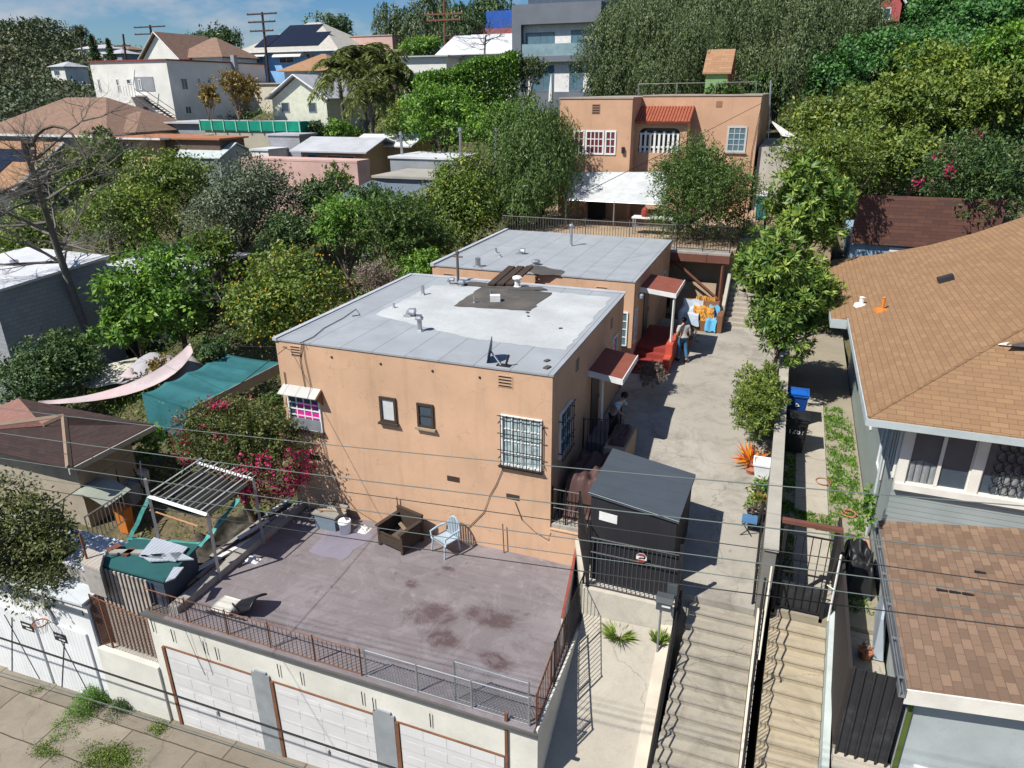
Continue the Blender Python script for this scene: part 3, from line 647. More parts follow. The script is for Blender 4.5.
h2 = thing('orange_house', 'rear flat roofed orange stucco house with a red stepped porch on the driveway', 'house', ((X0+X1)/2, 28, 4))
mb = MB(); mb.box(X0, 24.5, 2.2, X1, 32.5, ZR); mb.build('wall', ORANGE, h2)
rf = MB(); rf.box(X0-.03, 24.47, ZR+.002, X1+.03, 32.53, ZR+.05); rf = rf.build('roof', MEMB, h2)
mb = MB(); mb.box(X0-.06,24.45,ZR,X0+.1,32.55,ZR+.11); mb.build('roof_edge', LIP, rf)
mb = MB(); wedge_patch(mb, [aZ(*p, ZR)[:2] for p in ((520,270),(531,266),(545,268),(565,273),(560,277),(537,276))], ZR+.053, .01); mb.build('tar_patch', TAR, rf)
for (px,py,h,r,c) in ((478,268,.35,.11,'none'),(496,254,.2,.05,'none'),(520,255,.08,.1,'elbow'),(536,266,.1,.1,'round'),(571,247,.85,.06,'round'),(500,258,.1,.05,'none')):
    p = aZ(px, py, ZR); vent(h2, p.x, p.y, ZR+.04, h, r, c)
F = Fr((0,24.5,0),(1,0,0),(0,-1,0))
window(h2, F, -5.35, -4.86, 5.85, 7.15, WHITEP, BLUEGLASS, 1, 4, .05, .03, label='narrow white framed window seen past the front house')
louvre(h2, F, -12.2, 7.7, .45, .3, ORANGE, 4); louvre(h2, F, -6.1, 7.7, .45, .3, ORANGE, 4)
mb = MB(); F.box(mb,-8.4,5,0,-8.33,8.2,.06); mb.build('drain_pipe', BROWNW, h2)
F = Fr((X1,0,0),(0,1,0),(1,0,0))
window(h2, F, 24.75, 25.1, 5.9, 7.2, WHITEP, BLUEGLASS, 1, 4); window(h2, F, 30.6, 31.3, 6.3, 7.2, WHITEP, DKGLASS, 1, 2)
mb = MB(); F.box(mb, 26.5, 5.6, 0, 27.4, 7.55, .03); dr = mb.build('door', MC['dark_security_door'], h2); mb = MB(); F.box(mb,27.25,6.5,.03,27.3,6.6,.09); mb.build('handle', GALV, dr)
canopy(h2, 25.5, 27.7, -3.38, 7.8, [[(-3.42,25.55,7.6),(-3.42,25.55,5.55)]])
mb = MB(); mb.lathe((-4.5,24.8,7.55),[(.03,0),(.09,.08),(.1,.2),(.02,.26)],8); mb.build('wall_lamp', GREYP, h2)
st = MB(); st.box(X1+.003,25.4,4.6,-3.55,28.2,5.6)
for i in range(4): st.box(X1+.003,25.4-.28*(i+1),4.6,-3.55,25.4-.28*i-.003,5.6-.16*(i+1))
st.build('porch_steps', REDPAINT, h2)
mb = MB()
for (y0,y1,z) in ((25.2,27.9,5.85),(24.75,25.197,5.45),(24.3,24.747,5.1)): mb.box(-3.547,y0,4.6,-3.3,y1,z)
mb.build('porch_side_wall', flat('porch_red_unshaded',(.48,.08,.05),.6), h2)  # same porch red without the shade put into the steps' tone

# ------------------------------------------------------------------ black shed, low fence and gate by the driveway
BLKWALL = lines('black_boards', (.022,.022,.026), .3, 0, .03, .5, .7, relief=.2)
SLATE = lines('dark_roll_roofing', (.062,.078,.095), .46, 0, .025, .55, .85, relief=.1, dirt=.35)
sh = thing('storage_shed', 'black boarded shed with a slate grey sloping roof in front of the driveway', 'shed', (-2.35, 15, 4))
a_ = [aZ(588.8,491.3,5.98), aZ(679.3,520.6,5.84), aZ(695.7,474.3,5.84), aZ(612.8,448,5.98)]
def inset(P, f):
    c = sum((Vector(p) for p in P), Vector())/4; return [c+(Vector(p)-c)*f for p in P]
mb = MB(); b_ = inset(a_, .95); mb.hexa([(p.x,p.y,3.9) for p in b_]+[(p.x,p.y,p.z-.1) for p in b_]); mb.build('wall', BLKWALL, sh)
mb = MB(); mb.hexa([(p.x,p.y,p.z-.09) for p in a_]+[tuple(p) for p in a_]); r0 = mb.build('roof', SLATE, sh)
mb = MB(); mb.tube([a_[0]+Vector((0,-.015,-.02)), a_[1]+Vector((0,-.015,-.02))], .009, 4); mb.build('drip_edge', flat('dull_edge',(.25,.27,.28),.6), r0)
p0 = aY(598,510,b_[0].y-.06); p1 = aY(619,520,b_[0].y-.2)
d0 = (b_[1]-b_[0]).normalized(); nrm = Vector((d0.y,-d0.x,0)).normalized()
F = Fr((b_[0].x,b_[0].y,0), (d0.x,d0.y,0), nrm)
mb = MB(); F.box(mb, .22, 5.28, .004, .66, 5.5, .02); mb.build('white_board', WHITEP, sh)
gate = thing('driveway_gate', 'black iron bar gate with a red and white notice before the black shed', 'gate', (-2.1, 13, 4))
A = aY(587,587,13.15); B = aY(676,606.5,13.15); A.z = B.z = (A.z+B.z)/2
for q in (0,1): mb = MB(); p = A.lerp(B,q); mb.box(p.x-.035,p.y-.035,3.6,p.x+.035,p.y+.035,5.7 if q==0 else 5.55); mb.build('post', BLACKM, gate)
for z in (.08,.98,1.36): mb = MB(); mb.tube([A+Vector((0,0,z)),B+Vector((0,0,z))],.018,4); mb.build('rail', BLACKM, gate)
mb = MB()
IRONG = flat('grey_iron', (.075,.078,.085), .4, bump=0)
for i in range(1,20): p = A.lerp(B,i/20); mb.tube([p+Vector((0,0,.08)),p+Vector((0,0,1.38))],.011,4,cap=False)
mb.build('bar_panel', IRONG, gate)
mb = MB(); qv = Vector((.03,.12,0)); mb.hexa([A+qv+Vector((0,0,.16)),B+qv+Vector((0,0,.16)),B+qv+Vector((.004,.02,.16)),A+qv+Vector((.004,.02,.16)),A+qv+Vector((0,0,1.2)),B+qv+Vector((0,0,1.2)),B+qv+Vector((.004,.02,1.2)),A+qv+Vector((.004,.02,1.2))]); mb.build('backing_sheet', BLKWALL, gate)
# octagonal notice
gd = (B-A).normalized(); gn = Vector((gd.y,-gd.x,0)); F = Fr(A, gd, gn)
cu, cz = 1.2, 1.12
sg = tag(MB().prism([F.p(cu+.125*math.cos(R(22.5+45*i)), cz+.125*math.sin(R(22.5+45*i)), .03) for i in range(8)], gn*.006).build('notice_sign', flat('white_enamel',(.75,.75,.73),.4,dirt=.1)), 'small octagonal red and white dog notice hanging on the black gate', 'sign')
mb = MB()
for s_ in (1,-1):
    r8 = [(.12*math.cos(R(a)), .12*math.sin(R(a))) for a in ((22.5,67.5,112.5,157.5) if s_>0 else (-157.5,-112.5,-67.5,-22.5))]
    mb.prism([F.p(cu+x, cz+z, .038) for x, z in r8], gn*.003)
def paint(mb, name, m, par):                          # markings attached to a top-level mesh
    o = mb.build(name, m, par); return o
paint(mb, 'red_band', REDPAINT, sg)
mb = MB()
for (x,z,w_,h_) in ((-.06,-.01,.05,.03),(.0,.0,.06,.035),(.05,.01,.035,.05),(-.03,.02,.03,.015)): F.box(mb, cu+x, cz+z-.02, .038, cu+x+w_, cz+z+h_-.02, .042)
paint(mb, 'dog_emblem', BLACKP, sg)
# grey letter box on a post by the gate
mbx = thing('letter_box', 'grey metal letter box on a post at the right end of the black gate', 'mailbox', (-1.35,12.7,3.3))
mb = MB(); mb.tube([(-1.42,12.55,3.0),(-1.42,12.55,4.35)],.028,6); mb.build('post', GALV, mbx)
mb = MB(); mb.box(-1.52,12.45,4.3,-1.2,12.7,4.5); mb.hexa([(-1.54,12.43,4.5),(-1.18,12.43,4.5),(-1.18,12.72,4.5),(-1.54,12.72,4.5),(-1.54,12.5,4.6),(-1.18,12.5,4.6),(-1.18,12.68,4.6),(-1.54,12.68,4.6)]); mb.build('box', flat('dark_grey_metal',(.07,.08,.085),.5), mbx)
mb = MB(); mb.box(-1.4,12.443,4.4,-1.22,12.449,4.44); mb.build('label_plate', WHITEP, mbx)
mb = MB(); mb.box(-1.35,12.72,4.55,-1.14,12.8,4.8); mb.build('upper_box', flat('dark_grey_metal',(.07,.08,.085)), mbx)
railing('iron_fence', 'black iron fence running back from the gate post to the low orange wall', (-3.9,14.9,3.95), (A.x-.03,13.2,3.95), 1.3, BLACKM, .1, .01, posts=1, cat='fence')
# low orange wall with iron fence between the house and the shed
mb = MB(); mb.box(X1+.003, 14.96, 2.2, -3.93, 15.16, 4.0); mb.box(X1+.003,14.93,4.0,-3.9,15.18,4.03)
tag(mb.build('low_wall', ORANGE), 'short low orange wall beside the front corner of the orange house', 'wall')
railing('iron_fence', 'short black iron fence on the low orange wall in front of the covered pile', (-4.66,15.06,4.03), (-3.95,15.06,4.03), 1.15, BLACKM, .1, .01, posts=2, rails=(.08,.5,.97), cat='fence')
railing('stair_railing', 'plain black two bar railing between the sloping pad and the wide stairs', (-1.08,9.6,1.55), (-1.08,13.15,3.75), .85, BLACKM, 1.2, .012, posts=3, rails=(.45,1.0))
railing('stair_railing', 'dark barred railing on the thin cream wall between the two stairs', (.57,9.2,1.62), (.57,13.4,4.1), .85, BLACKM, .12, .009, posts=3, rails=(.08,1.0))
railing('iron_fence', 'low black iron fence on the driveway beside the blue folding chair', (.40,13.7,4.02), (.40,16.2,4.25), .9, BLACKM, .1, .009, posts=2, rails=(.08,1.0), cat='fence')
mb = MB(); mb.tube([(.66,13.4,4.15),(.66,13.38,5.3)],.02,6); mb.tube([(.66,13.4,5.3),(.62,11.8,4.2)],.02,6); tag(mb.build('handrail', flat('cream_pipe',(.6,.56,.45),.5)), 'cream painted pipe handrail at the top of the cream wall', 'handrail')
# tarpaulin covered pile beside the side wall of the house
TARP = flat('brown_tarpaulin', (.085,.045,.04), .6, scale=3, dirt=.4, bump=.5, bs=5)
def heap(name, label, cat, x0, x1, y0, y1, z0, h, m, amp=.12, skirt=True, seed=1):
    def f(u, v):
        e = min(u, 1-u, v, 1-v); k_ = min(1, e*9)
        z = z0+h*k_+amp*mnoise.noise(Vector((u*5+seed, v*5, seed)))*(k_+.2)
        q = (1-k_)*.06
        return (x0+(x1-x0)*u+q*(u-.5), y0+(y1-y0)*v+q*(v-.5), max(z0, z))
    mb = MB(); mb.sheet(f, 26, 30, .02); return tag(mb.build(name, m, smooth=True), label, cat)
heap('covered_pile', 'pile under a brown tarpaulin behind the low iron fence', 'tarpaulin', -4.55, -3.5, 15.3, 17.3, 4.1, 1.25, TARP, .16, seed=3)
heap('covered_box', 'brown tarpaulin covered box standing behind the black shed', 'tarpaulin', -3.85, -3.3, 17.2, 18.7, 4.35, 1.25, TARP, .07, seed=8)
mb = MB(); mb.box(-3.87,17.15,4.35,-3.28,18.75,5.45); tag(mb.build('plywood_crate', WOOD), 'tall plywood crate under the brown cover beside the driveway', 'crate')
railing('porch_railing', 'black iron railing around the entrance steps of the front house', (-4.6,17.7,4.7), (-3.9,17.9,4.7), 1.25, BLACKM, .12, .008, posts=1)
railing('porch_gate', 'open black iron gate standing by the entrance under the first canopy', (-3.9,17.95,4.6), (-3.85,19.2,4.6), 1.2, BLACKM, .12, .008, posts=1, cat='gate')

# folding chair on the driveway
fc = thing('folding_chair', 'small blue folding chair standing on the driveway by the low black fence', 'chair', (.12,16.3,4.2))
mb = MB(); mb.hexa([(-.06,16.0,4.62),(.3,16.0,4.62),(.3,16.4,4.6),(-.06,16.4,4.6),(-.06,16.0,4.66),(.3,16.0,4.66),(.3,16.4,4.64),(-.06,16.4,4.64)]); mb.build('seat', flat('faded_blue',(.08,.19,.34),.5), fc)
mb = MB(); mb.hexa([(.3,16.0,4.66),(.34,16.0,4.66),(.34,16.4,4.66),(.3,16.4,4.66),(.36,16.0,5.05),(.4,16.0,5.05),(.4,16.4,5.05),(.36,16.4,5.05)]); mb.build('backrest', BLACKP, fc)
for p, q in (((-.04,16.02,4.6),(.25,16.0,4.22)),((-.04,16.38,4.6),(.25,16.4,4.25)),((.28,16.02,4.6),(-.1,15.98,4.2)),((.28,16.38,4.6),(-.1,16.42,4.24))): mb = MB(); mb.tube([p,q],.014,5); mb.build('leg', BLACKP, fc)

# ------------------------------------------------------------------ neighbour's house on the right
SH1 = shingle('tan_shingles', (.325,.198,.108), (.262,.156,.086))
SH2 = shingle('brown_shingles', (.285, .19, .128), (.165, .108, .076), bw=.28, bh=.155)
SIDING = lines('grey_green_siding', (.34,.39,.38), .135, 1, .09, .5, .6, relief=.5)
rh = thing('shingle_house', 'large grey green sided house with a tan shingle hip roof at the right edge', 'house', (8, 22, 4))
P_ = .42; ex, ey, ez = 2.17, 15.42, 8.0; rx = 8.4; rz = ez+P_*(rx-ex); ry = ey+(rx-ex)
mb = MB(); mb.box(3.02,16.1,1,13.6,28.9,7.98); mb.build('wall', SIDING, rh)
mb = MB(); T = .09
def slab(mb, pts, th):
    mb.prism([Vector(p) for p in pts], (0,0,th))
slab(mb, [(ex,ey,ez),(2*rx-ex,ey,ez),(rx,ry,rz)], T)
rear_ = [(rx,29.9),(7.65,29.56),(6.27,29.26),(5.0,29.42),(3.54,30.33),(2.2,31.7),(ex-.45,31.9),(ex-.45,23.15),(ex,23.15)]
slab(mb, [(ex,ey+.001,ez),(rx,ry,rz)]+[(x,y,ez+P_*(x-ex)) for x,y in rear_], T)
slab(mb, [(2*rx-ex,ey,ez),(2*rx-ex,30.5,ez),(rx,29.9,rz),(rx,ry,rz)], T)
rf = mb.build('roof', SH1, rh)
mb = MB(); mb.tube([(ex,ey,ez+T+.005),(rx,ry,rz+T+.005)],.035,4); mb.build('hip_cap', SH1, rf)
mb = MB(); mb.box(ex-.02,ey-.03,ez-.1,13,ey-.003,ez+.06); mb.box(ex-.03,ey,ez-.1,ex-.003,23.1,ez+.06); mb.box(ex-.47,23.11,ez-.3,ex,23.14,ez-.02); mb.box(ex-.47,23.14,ez-.3,ex-.453,31.9,ez-.12); mb.build('fascia', flat('pale_grey_trim',(.45,.5,.5),.6), rf)
mb = MB(); mb.prism([(ex+.02,ey+.02,ez-.12),(3.0,ey+.02,ez-.12),(3.0,29.5,ez-.12),(ex+.02,29.5,ez-.12)],(0,0,.03)); mb.build('soffit', flat('grey_soffit',(.2,.23,.24)), rf)
def on_roof(px, py):                                   # point on the left slope
    d = ray(px, py); c = CAMP; s_ = (ez+T-P_*ex+P_*c.x-c.z)/(d.z-P_*d.x); return c+d*s_
for (px,py,m,h,r_) in ((861,305,WHITEP,.22,.07),(882,310,flat('orange_pipe',(.6,.2,.03)),.35,.045)):
    p = on_roof(px,py); mb = MB(); mb.lathe(tuple(p),[(.22,-.06),(.2,.04),(r_,.06),(r_,h),(r_*1.3,h+.03),(.01,h+.06)],8); mb.m = 0; mb.build('roof_vent', m, rh)
p = on_roof(945,281); mb = MB(); mb.obox(tuple(p+Vector((0,0,.08))),(.42,.3,.14),Matrix.Rotation(-.39,3,'Y')); mb.build('roof_vent', flat('dark_vent',(.03,.03,.035)), rh)
# white gable end of a small dormer at the right edge
p = on_roof(998,344); q = p+Vector((2.6,.1,1.0))
dm = MB(); dm.prism([p+Vector((0,-.05,0)), p+Vector((3.4,-.05,1.28)), p+Vector((3.4,-.05,1.05)), p+Vector((.6,-.05,.0))],(0,.05,0)); dm.build('dormer_fascia', WHITEP, rh)
dm = MB(); dm.prism([p+Vector((.1,-.25,.06)), p+Vector((3.4,-.25,1.34)), p+Vector((3.4,2.4,1.34)), p+Vector((1.1,1.2,.5))],(0,0,.04)); dm.build('dormer_roof', SH1, rh)
F = Fr((0,16.1,0),(1,0,0),(0,-1,0))
ux = [aY(px,py,16.06).x for px,py in ((905,450),(934,455),(961,458),(991,461),(1018,465))]
CREAMP = flat('cream_trim',(.70,.67,.60),.55,dirt=.1)
zb, zt = 6.38, 7.92
def wpost(x, w_, par): mb = MB(); F.box(mb, x-w_/2, zb, 0, x+w_/2, zt, .10); mb.build('window_post', CREAMP, par)
fr_ = MB(); F.box(fr_, 3.03, zb-.17, 0, 10, zb-.003, .14); fr_.build('sill', CREAMP, rh)
wx = [3.12, 4.52, 5.62, 7.0, 8.2]
for i, x in enumerate(wx): wpost(x, .2, rh)
for i in range(4):
    a0, a1 = wx[i]+.1, wx[i+1]-.1
    f = MB(); F.box(f,a0,zb,.02,a0+.03,zt,.06); F.box(f,a1-.03,zb,.02,a1,zt,.06); F.box(f,a0+.03,zb,.02,a1-.03,zb+.03,.06)
    if i in (0,2): F.box(f,(a0+a1)/2-.035,zb+.03,.02,(a0+a1)/2+.035,zt,.07)
    fo = f.build('window', CREAMP, rh)
    g = MB(); F.box(g,a0,zb,-.01,a1,zt,.018); g.build('pane', DKGLASS, fo)
    if i in (0,1,2):
        def cf(u, v, a0=a0, a1=a1, i=i):
            w2 = (a1-a0)*(.42 if i == 0 else .5); x = a0+.05+w2*u+(.0 if i == 0 else (.3 if i == 1 else .05))
            hh = .55 if i == 0 else (.6 if i == 1 else 1.3)
            return F.p(x, zb+.04+hh*v*(1-.25*abs(u-.4)), .024+.008*math.sin(u*22))
        mb = MB(); 
        n0 = len(mb.v); mb.sheet(cf, 20, 4, .002); mb.build('curtain', flat('white_net',(.5,.52,.52),.8,scale=6,dirt=.5), fo)
    if i in (1,2):                                     # wrought scrollwork
        mb = MB()
        for c_ in range(4 if i==1 else 2):
            for r_ in range(6):
                cx = (a1-.62 if i==1 else a0+.1)+c_*.17; cz_ = zb+.2+r_*.25
                ring = [F.p(cx+.085*math.cos(R(a)), cz_+.125*math.sin(R(a)), .075) for a in range(0,361,40)]
                mb.tube(ring,.011,3,cap=False)
        mb.build('scroll_bars', BLACKM, fo)
for yy in (17.5,20.5,26): 
    Fl = Fr((3.02,0,0),(0,1,0),(-1,0,0)); window(rh, Fl, yy, yy+.9, 5.6, 6.9, WHITEP, BLUEGLASS, 1, 2)
window(rh, Fr((3.02,0,0),(0,1,0),(-1,0,0)), 16.15, 17.2, 6.4, 7.8, CREAMP, DKGLASS, 3, 1)
mb = MB(); mb.tube([(2.3,17.2,7.85),(2.9,17.3,7.3),(2.92,17.3,4.1)],.04,6); mb.build('downspout', flat('pale_grey_trim',(.45,.5,.5)), rh)
# lower wing
lw = thing('house_wing', 'lower wing of the grey green house with a brown shingle lean to roof', 'house', (5,13,0))
mb = MB(); mb.box(3.05,10.95,-2,12,16.05,5.05); mb.build('wall', flat('grey_green_block',(.38,.42,.42),.8,dirt=.3,scale=1.0), lw)
z_ = lambda x: 5.2+.15*(x-2.9)
mb = MB(); mb.prism([(2.9,10.72,5.2),(12.5,10.72,z_(12.5)),(12.5,16.09,z_(12.5)),(2.9,16.09,5.2)],(0,0,.08)); rf = mb.build('roof', SH2, lw)
mb = MB(); mb.hexa([(2.88,10.68,5.0),(12.5,10.68,z_(12.5)-.2),(12.5,10.71,z_(12.5)-.2),(2.88,10.71,5.0),(2.88,10.68,5.3),(12.5,10.68,z_(12.5)+.1),(12.5,10.71,z_(12.5)+.1),(2.88,10.71,5.3)]); mb.build('fascia', CREAMP, rf)
mb = MB(); mb.box(2.78,10.68,5.12,2.8,16.0,5.26); mb.box(2.8,10.68,5.12,2.87,16.0,5.14); mb.box(2.87,10.68,5.12,2.89,16.0,5.3)
for yy in (11,12,13,14,15): mb.box(2.8,yy,5.24,2.87,yy+.04,5.262)
mb.build('gutter', GALV, rf)
for px,py in ((942,591),(955,593),(968,595),(980,573)):
    d = ray(px,py); s_ = (5.28-.15*2.9+.15*CAMP.x-CAMP.z)/(d.z-.15*d.x); p = CAMP+d*s_
    mb = MB(); mb.obox(tuple(p+Vector((0,0,.015))),(.2,.05,.03),Matrix.Identity(3)); mb.build('shingle_patch', BLACKP, lw)
F = Fr((0,10.95,0),(1,0,0),(0,-1,0)); window(lw, F, 3.35, 3.85, 3.05, 3.5, WHITEP, DKGLASS, 4, 1, .03, .02)
mb = MB(); mb.box(3.03,10.9,-1,3.1,10.945,5.0); mb.build('mossy_pipe', flat('moss',(.08,.12,.02),.9), lw)
# side alley: dark board fence, iron gate, arched entrance gate
mb = MB(); mb.hexa([(2.04,11.0,3.4),(2.10,11.0,3.4),(2.10,15.8,3.8),(2.04,15.8,3.8),(2.04,11.0,5.2),(2.10,11.0,5.2),(2.10,15.8,5.35),(2.04,15.8,5.35)])
tag(mb.build('board_fence', lines('dark_brown_boards',(.035,.028,.026),.14,0,.08,.4,.8)), 'dark board fence between the narrow stairs and the side alley', 'fence')
ag = thing('alley_gate', 'black sheet and bar gate closing the narrow alley beside the brown shingled wing', 'gate', (2.5,11.0,3.2))
mb = MB(); mb.box(2.1,11.02,3.25,2.96,11.04,5.2)
for i in range(6): mb.box(2.1+i*.165,10.98,3.2,2.13+i*.165,11.017,5.25)
mb.build('gate_leaf', flat('worn_black',(.03,.03,.033),.5,dirt=.5,dirtcol=(.15,.15,.15)), ag)
mb = MB(); mb.box(2.08,10.85,3.0,3.03,11.1,3.2); mb.build('threshold', flat('pale_curb',(.5,.45,.36)), ag)
mb = MB(); mb.box(2.09,10.2,-1,3.03,10.84,3.0); tag(mb.build('alley_wall', flat('grey_green_block',(.38,.42,.42))), 'grey green wall below the black alley gate', 'wall')
yg = thing('yard_gate', 'wide barred iron gate at the top of the narrow stairs', 'gate', (1.3,13.75,4))
for x in (.84,1.80): mb = MB(); mb.box(x-.035,13.72,3.9,x+.035,13.8,6.2); mb.build('post', BLACKM, yg)
mb = MB(); mb.box(.74,13.70,6.2,1.9,13.82,6.28); mb.build('top_beam', BROWNW, yg)
mb = MB()
for i in range(6): x = .9+i*.16; mb.tube([(x,13.76,4.1),(x,13.76,5.95)],.010,4)
mb.build('bar_panel', BLACKM, yg)
for z in (4.08,5.0,5.95): mb = MB(); mb.box(.875,13.745,z,1.765,13.775,z+.03); mb.build('rail', BLACKM, yg)
mb = MB(); mb.box(.88,13.78,4.1,1.76,13.785,4.75); mb.build('kick_sheet', flat('worn_black',(.03,.03,.033)), yg)
mb = MB(); mb.tube([(1.93,13.6,4.1),(1.93,13.62,5.75)],.022,6); mb.tube([(1.93,13.6,4.9),(1.8,13.72,4.9)],.012,5); tag(mb.build('white_post', WHITEP), 'white painted pipe post to the right of the barred yard gate', 'post')
heap('bin_bag_pile', 'heap of shiny black bin bags in the alley behind the dark board fence', 'bags', 2.2, 2.85, 14.7, 15.9, 3.9, .95, BLACKP, .25, seed=5)
mb = MB(); mb.hexa([(2.75,12.9,3.95),(2.95,12.9,3.95),(3.0,14.4,3.95),(2.9,14.4,3.95),(2.75,12.95,4.9),(2.8,12.95,4.9),(3.03,14.4,5.0),(3.0,14.4,5.0)]); tag(mb.build('leaning_board', flat('pale_blue_board',(.38,.44,.5),.6)), 'pale blue board leaning against the wing wall in the alley', 'board')
def pot(name, label, x, y, z, r, h, m, plant=None, cat='flowerpot'):
    t_ = thing(name, label, cat, (x,y,z)); mb = MB(); mb.lathe((x,y,z),[(r*.7,0),(r,h*.85),(r*1.1,h*.85),(r*1.1,h),(r*.9,h),(r*.85,h*.85)],12); mb.build('pot', m, t_)
    if plant: plant(t_, Vector((x,y,z+h*.9)))
    return t_

# ------------------------------------------------------------------ the terrace behind and the upper house
mb = MB(); mb.box(-14,33.6,2,-1.95,48,7.78); mb.box(-1.95,36.4,2,2.2,48,8.2); struct(mb.build('terrace', flat('terrace_earth',(.36,.27,.18),.95,scale=1.2,dirt=.4)))
mb = MB(); mb.box(-9,32.75,4.5,-2.5,33.55,5.0); mb.hexa([(-4.6,32.9,5),(-2.6,32.9,5),(-2.6,33.58,5),(-4.6,33.58,5),(-4.6,33.2,6.3),(-2.6,33.2,6.3),(-2.6,33.58,6.3),(-4.6,33.58,6.3)]); struct(mb.build('earth_bank', MC['terrace_earth']))
dk = thing('terrace_deck', 'brown timber terrace edge on diagonal braces behind the rear orange house', 'deck', (-6,33,5))
mb = MB(); mb.box(-13,32.55,7.72,-2.1,33.59,7.8); mb.build('deck_boards', GREYWOOD, dk)
mb = MB(); mb.box(-13,32.5,7.38,-2.1,32.62,7.718); mb.build('beam', BROWNW, dk)
for p,q in (((-2.35,32.6,7.38),(-2.35,32.6,5.0)),((-4.55,32.6,7.36),(-2.4,32.6,5.7)),((-5.6,32.6,7.36),(-4.7,32.6,6.6)),((-4.6,32.7,7.36),(-5.4,32.9,5.2))): mb = MB(); mb.tube([p,q],.075,4); mb.build('brace', BROWNW, dk)
TR = flat('grey_brown_iron',(.13,.12,.11),.5,bump=0)
railing('terrace_railing', 'long grey iron railing along the terrace behind the rear orange house', (-13,32.9,7.8), (-4.6,32.9,7.8), 1.15, TR, .13, .012, posts=4, rails=(.08,.95))
railing('terrace_railing', 'dark iron railing on the terrace edge above the brown beam', (-4.5,32.9,7.8), (-2.15,32.9,7.8), 1.2, BLACKM, .12, .011, posts=2, rails=(.08,.95))
mb = MB(); y = 31.0; z = 5.0
for i in range(20): z += .155; mb.box(-1.95,y,4,.0,y+.275,z); y += .272
tag(mb.build('rear_stairs', concrete('rear_stair_concrete',(.40,.36,.30),stain=.6)), 'concrete stairs climbing from the driveway end to the upper house', 'stairs')
mb = MB(); mb.hexa([(-2.12,31.0,4.9),(-1.98,31.0,4.9),(-1.98,33,4.9),(-2.12,33,4.9),(-2.12,31.0,5.9),(-1.98,31.0,5.9),(-1.98,33,7.0),(-2.12,33,7.0)])
tag(mb.build('stair_cheek_wall', flat('parapet_concrete',(.4,.375,.32))), 'sloping concrete wall beside the foot of the rear stairs', 'wall')
railing('upper_gate', 'grey iron gate at the top of the rear stairs', (-1.9,36.6,8.25), (-.95,36.6,8.25), 1.7, TR, .13, .011, posts=1, cat='gate')
railing('upper_fence', 'grey iron fence right of the upper gate', (-.8,36.6,8.2), (1.5,36.6,8.2), 1.3, TR, .13, .011, posts=2, cat='fence')
mb = MB(); mb.tube([(-.9,36.6,8.1),(-.9,36.6,10.3)],.06,6); tag(mb.build('gate_post', BLACKM), 'tall dark post between the upper gate and fence', 'post')

h3 = thing('upper_house', 'peach stucco house on the terrace with a terracotta tiled porch roof', 'house', (-7,45,7.8))
Yb, Yf = 43.0, 40.6; xl = aY(560,98,Yf).x; xm = -8.48; xr = aY(762,95,Yb).x
mb = MB(); mb.box(xl,Yf,7,xm,56,14.12); mb.box(xm+.002,Yb,7,xr,56,14.22); mb.build('wall', ORANGE2, h3)
mb = MB(); mb.box(xl-.04,Yf-.04,14.123,xm+.04,56,14.2); mb.box(xm+.05,Yb-.04,14.223,xr+.04,56,14.29); mb.build('parapet_cap', flat('greyish_cap',(.36,.3,.25)), h3)
F = Fr((0,Yf,0),(1,0,0),(0,-1,0))
def pxw(F_, Y, pxs): return [aY(px,py,Y) for px,py in pxs]
a0 = aY(574,130,Yf); a1 = aY(615.5,155,Yf)
REDGL = glass('red_curtained_glass',(.09,.02,.028))
wide = a1.x-a0.x
for (u0,u1) in ((a0.x,a0.x+wide*.26),(a0.x+wide*.28,a0.x+wide*.72),(a0.x+wide*.74,a1.x)): window(h3, F, u0, u1, a1.z, a0.z, WHITEP, REDGL, 4 if u1-u0>.9 else 2, 3, .09, .05, label='white window with dark red curtains')
louvre(h3, F, aY(592,112,Yf).x, aY(592,114,Yf).z, .45, .5, flat('vent_pink',(.3,.16,.1)), 4)
mb = MB(); F.box(mb, aY(622,150,Yf).x, aY(622,153,Yf).z, 0, aY(622,150,Yf).x+.15, aY(622,147,Yf).z, .15); mb.build('wall_lamp', BLACKM, h3)
# porch bay
Yp = 41.7; bx0 = xm+.002; bx1 = aY(686.5,140,Yp).x; zt0 = aY(660,122,Yp).z
F = Fr((0,Yp,0),(1,0,0),(0,-1,0))
ox0 = aY(638.5,140,Yp).x; ox1 = aY(680,140,Yp).x; oz0 = aY(660,153,Yp).z; oz1 = aY(660,128,Yp).z
mb = MB(); mb.box(bx0,Yp,7,bx1,Yp+.2,oz0); mb.box(bx0,Yp,oz0+.001,ox0,Yp+.2,zt0); mb.box(ox1,Yp,oz0+.001,bx1,Yp+.2,zt0)
ring = [(ox0,Yp,zt0),(ox0,Yp,oz1-.35)]+[(ox0+.35-.35*math.cos(R(a)),Yp,oz1-.35+.35*math.sin(R(a))) for a in (30,60,90)]+[(ox1-.35+.35*math.cos(R(a)),Yp,oz1-.35+.35*math.sin(R(a))) for a in (90,60,30)]+[(ox1,Yp,oz1-.35),(ox1,Yp,zt0)]
mb.prism(ring,(0,.2,0)); mb.box(bx1-.2,Yp+.201,7,bx1,Yb-.003,zt0); mb.build('porch_wall', ORANGE2, h3)
mb = MB(); mb.box(ox0,Yp+.22,oz0,ox1,Yp+.4,oz0+.1)
mb.m = 0
n_ = 9
for i in range(n_): x = ox0+(ox1-ox0)*(i+.5)/n_; F.box(mb, x-.07, oz0, -.12, x+.05, oz1-.3+(.12 if i%2 else 0), -.07)
for z in (oz0+.25,oz0+.95): F.box(mb, ox0, z, -.18, ox1, z+.1, -.13)
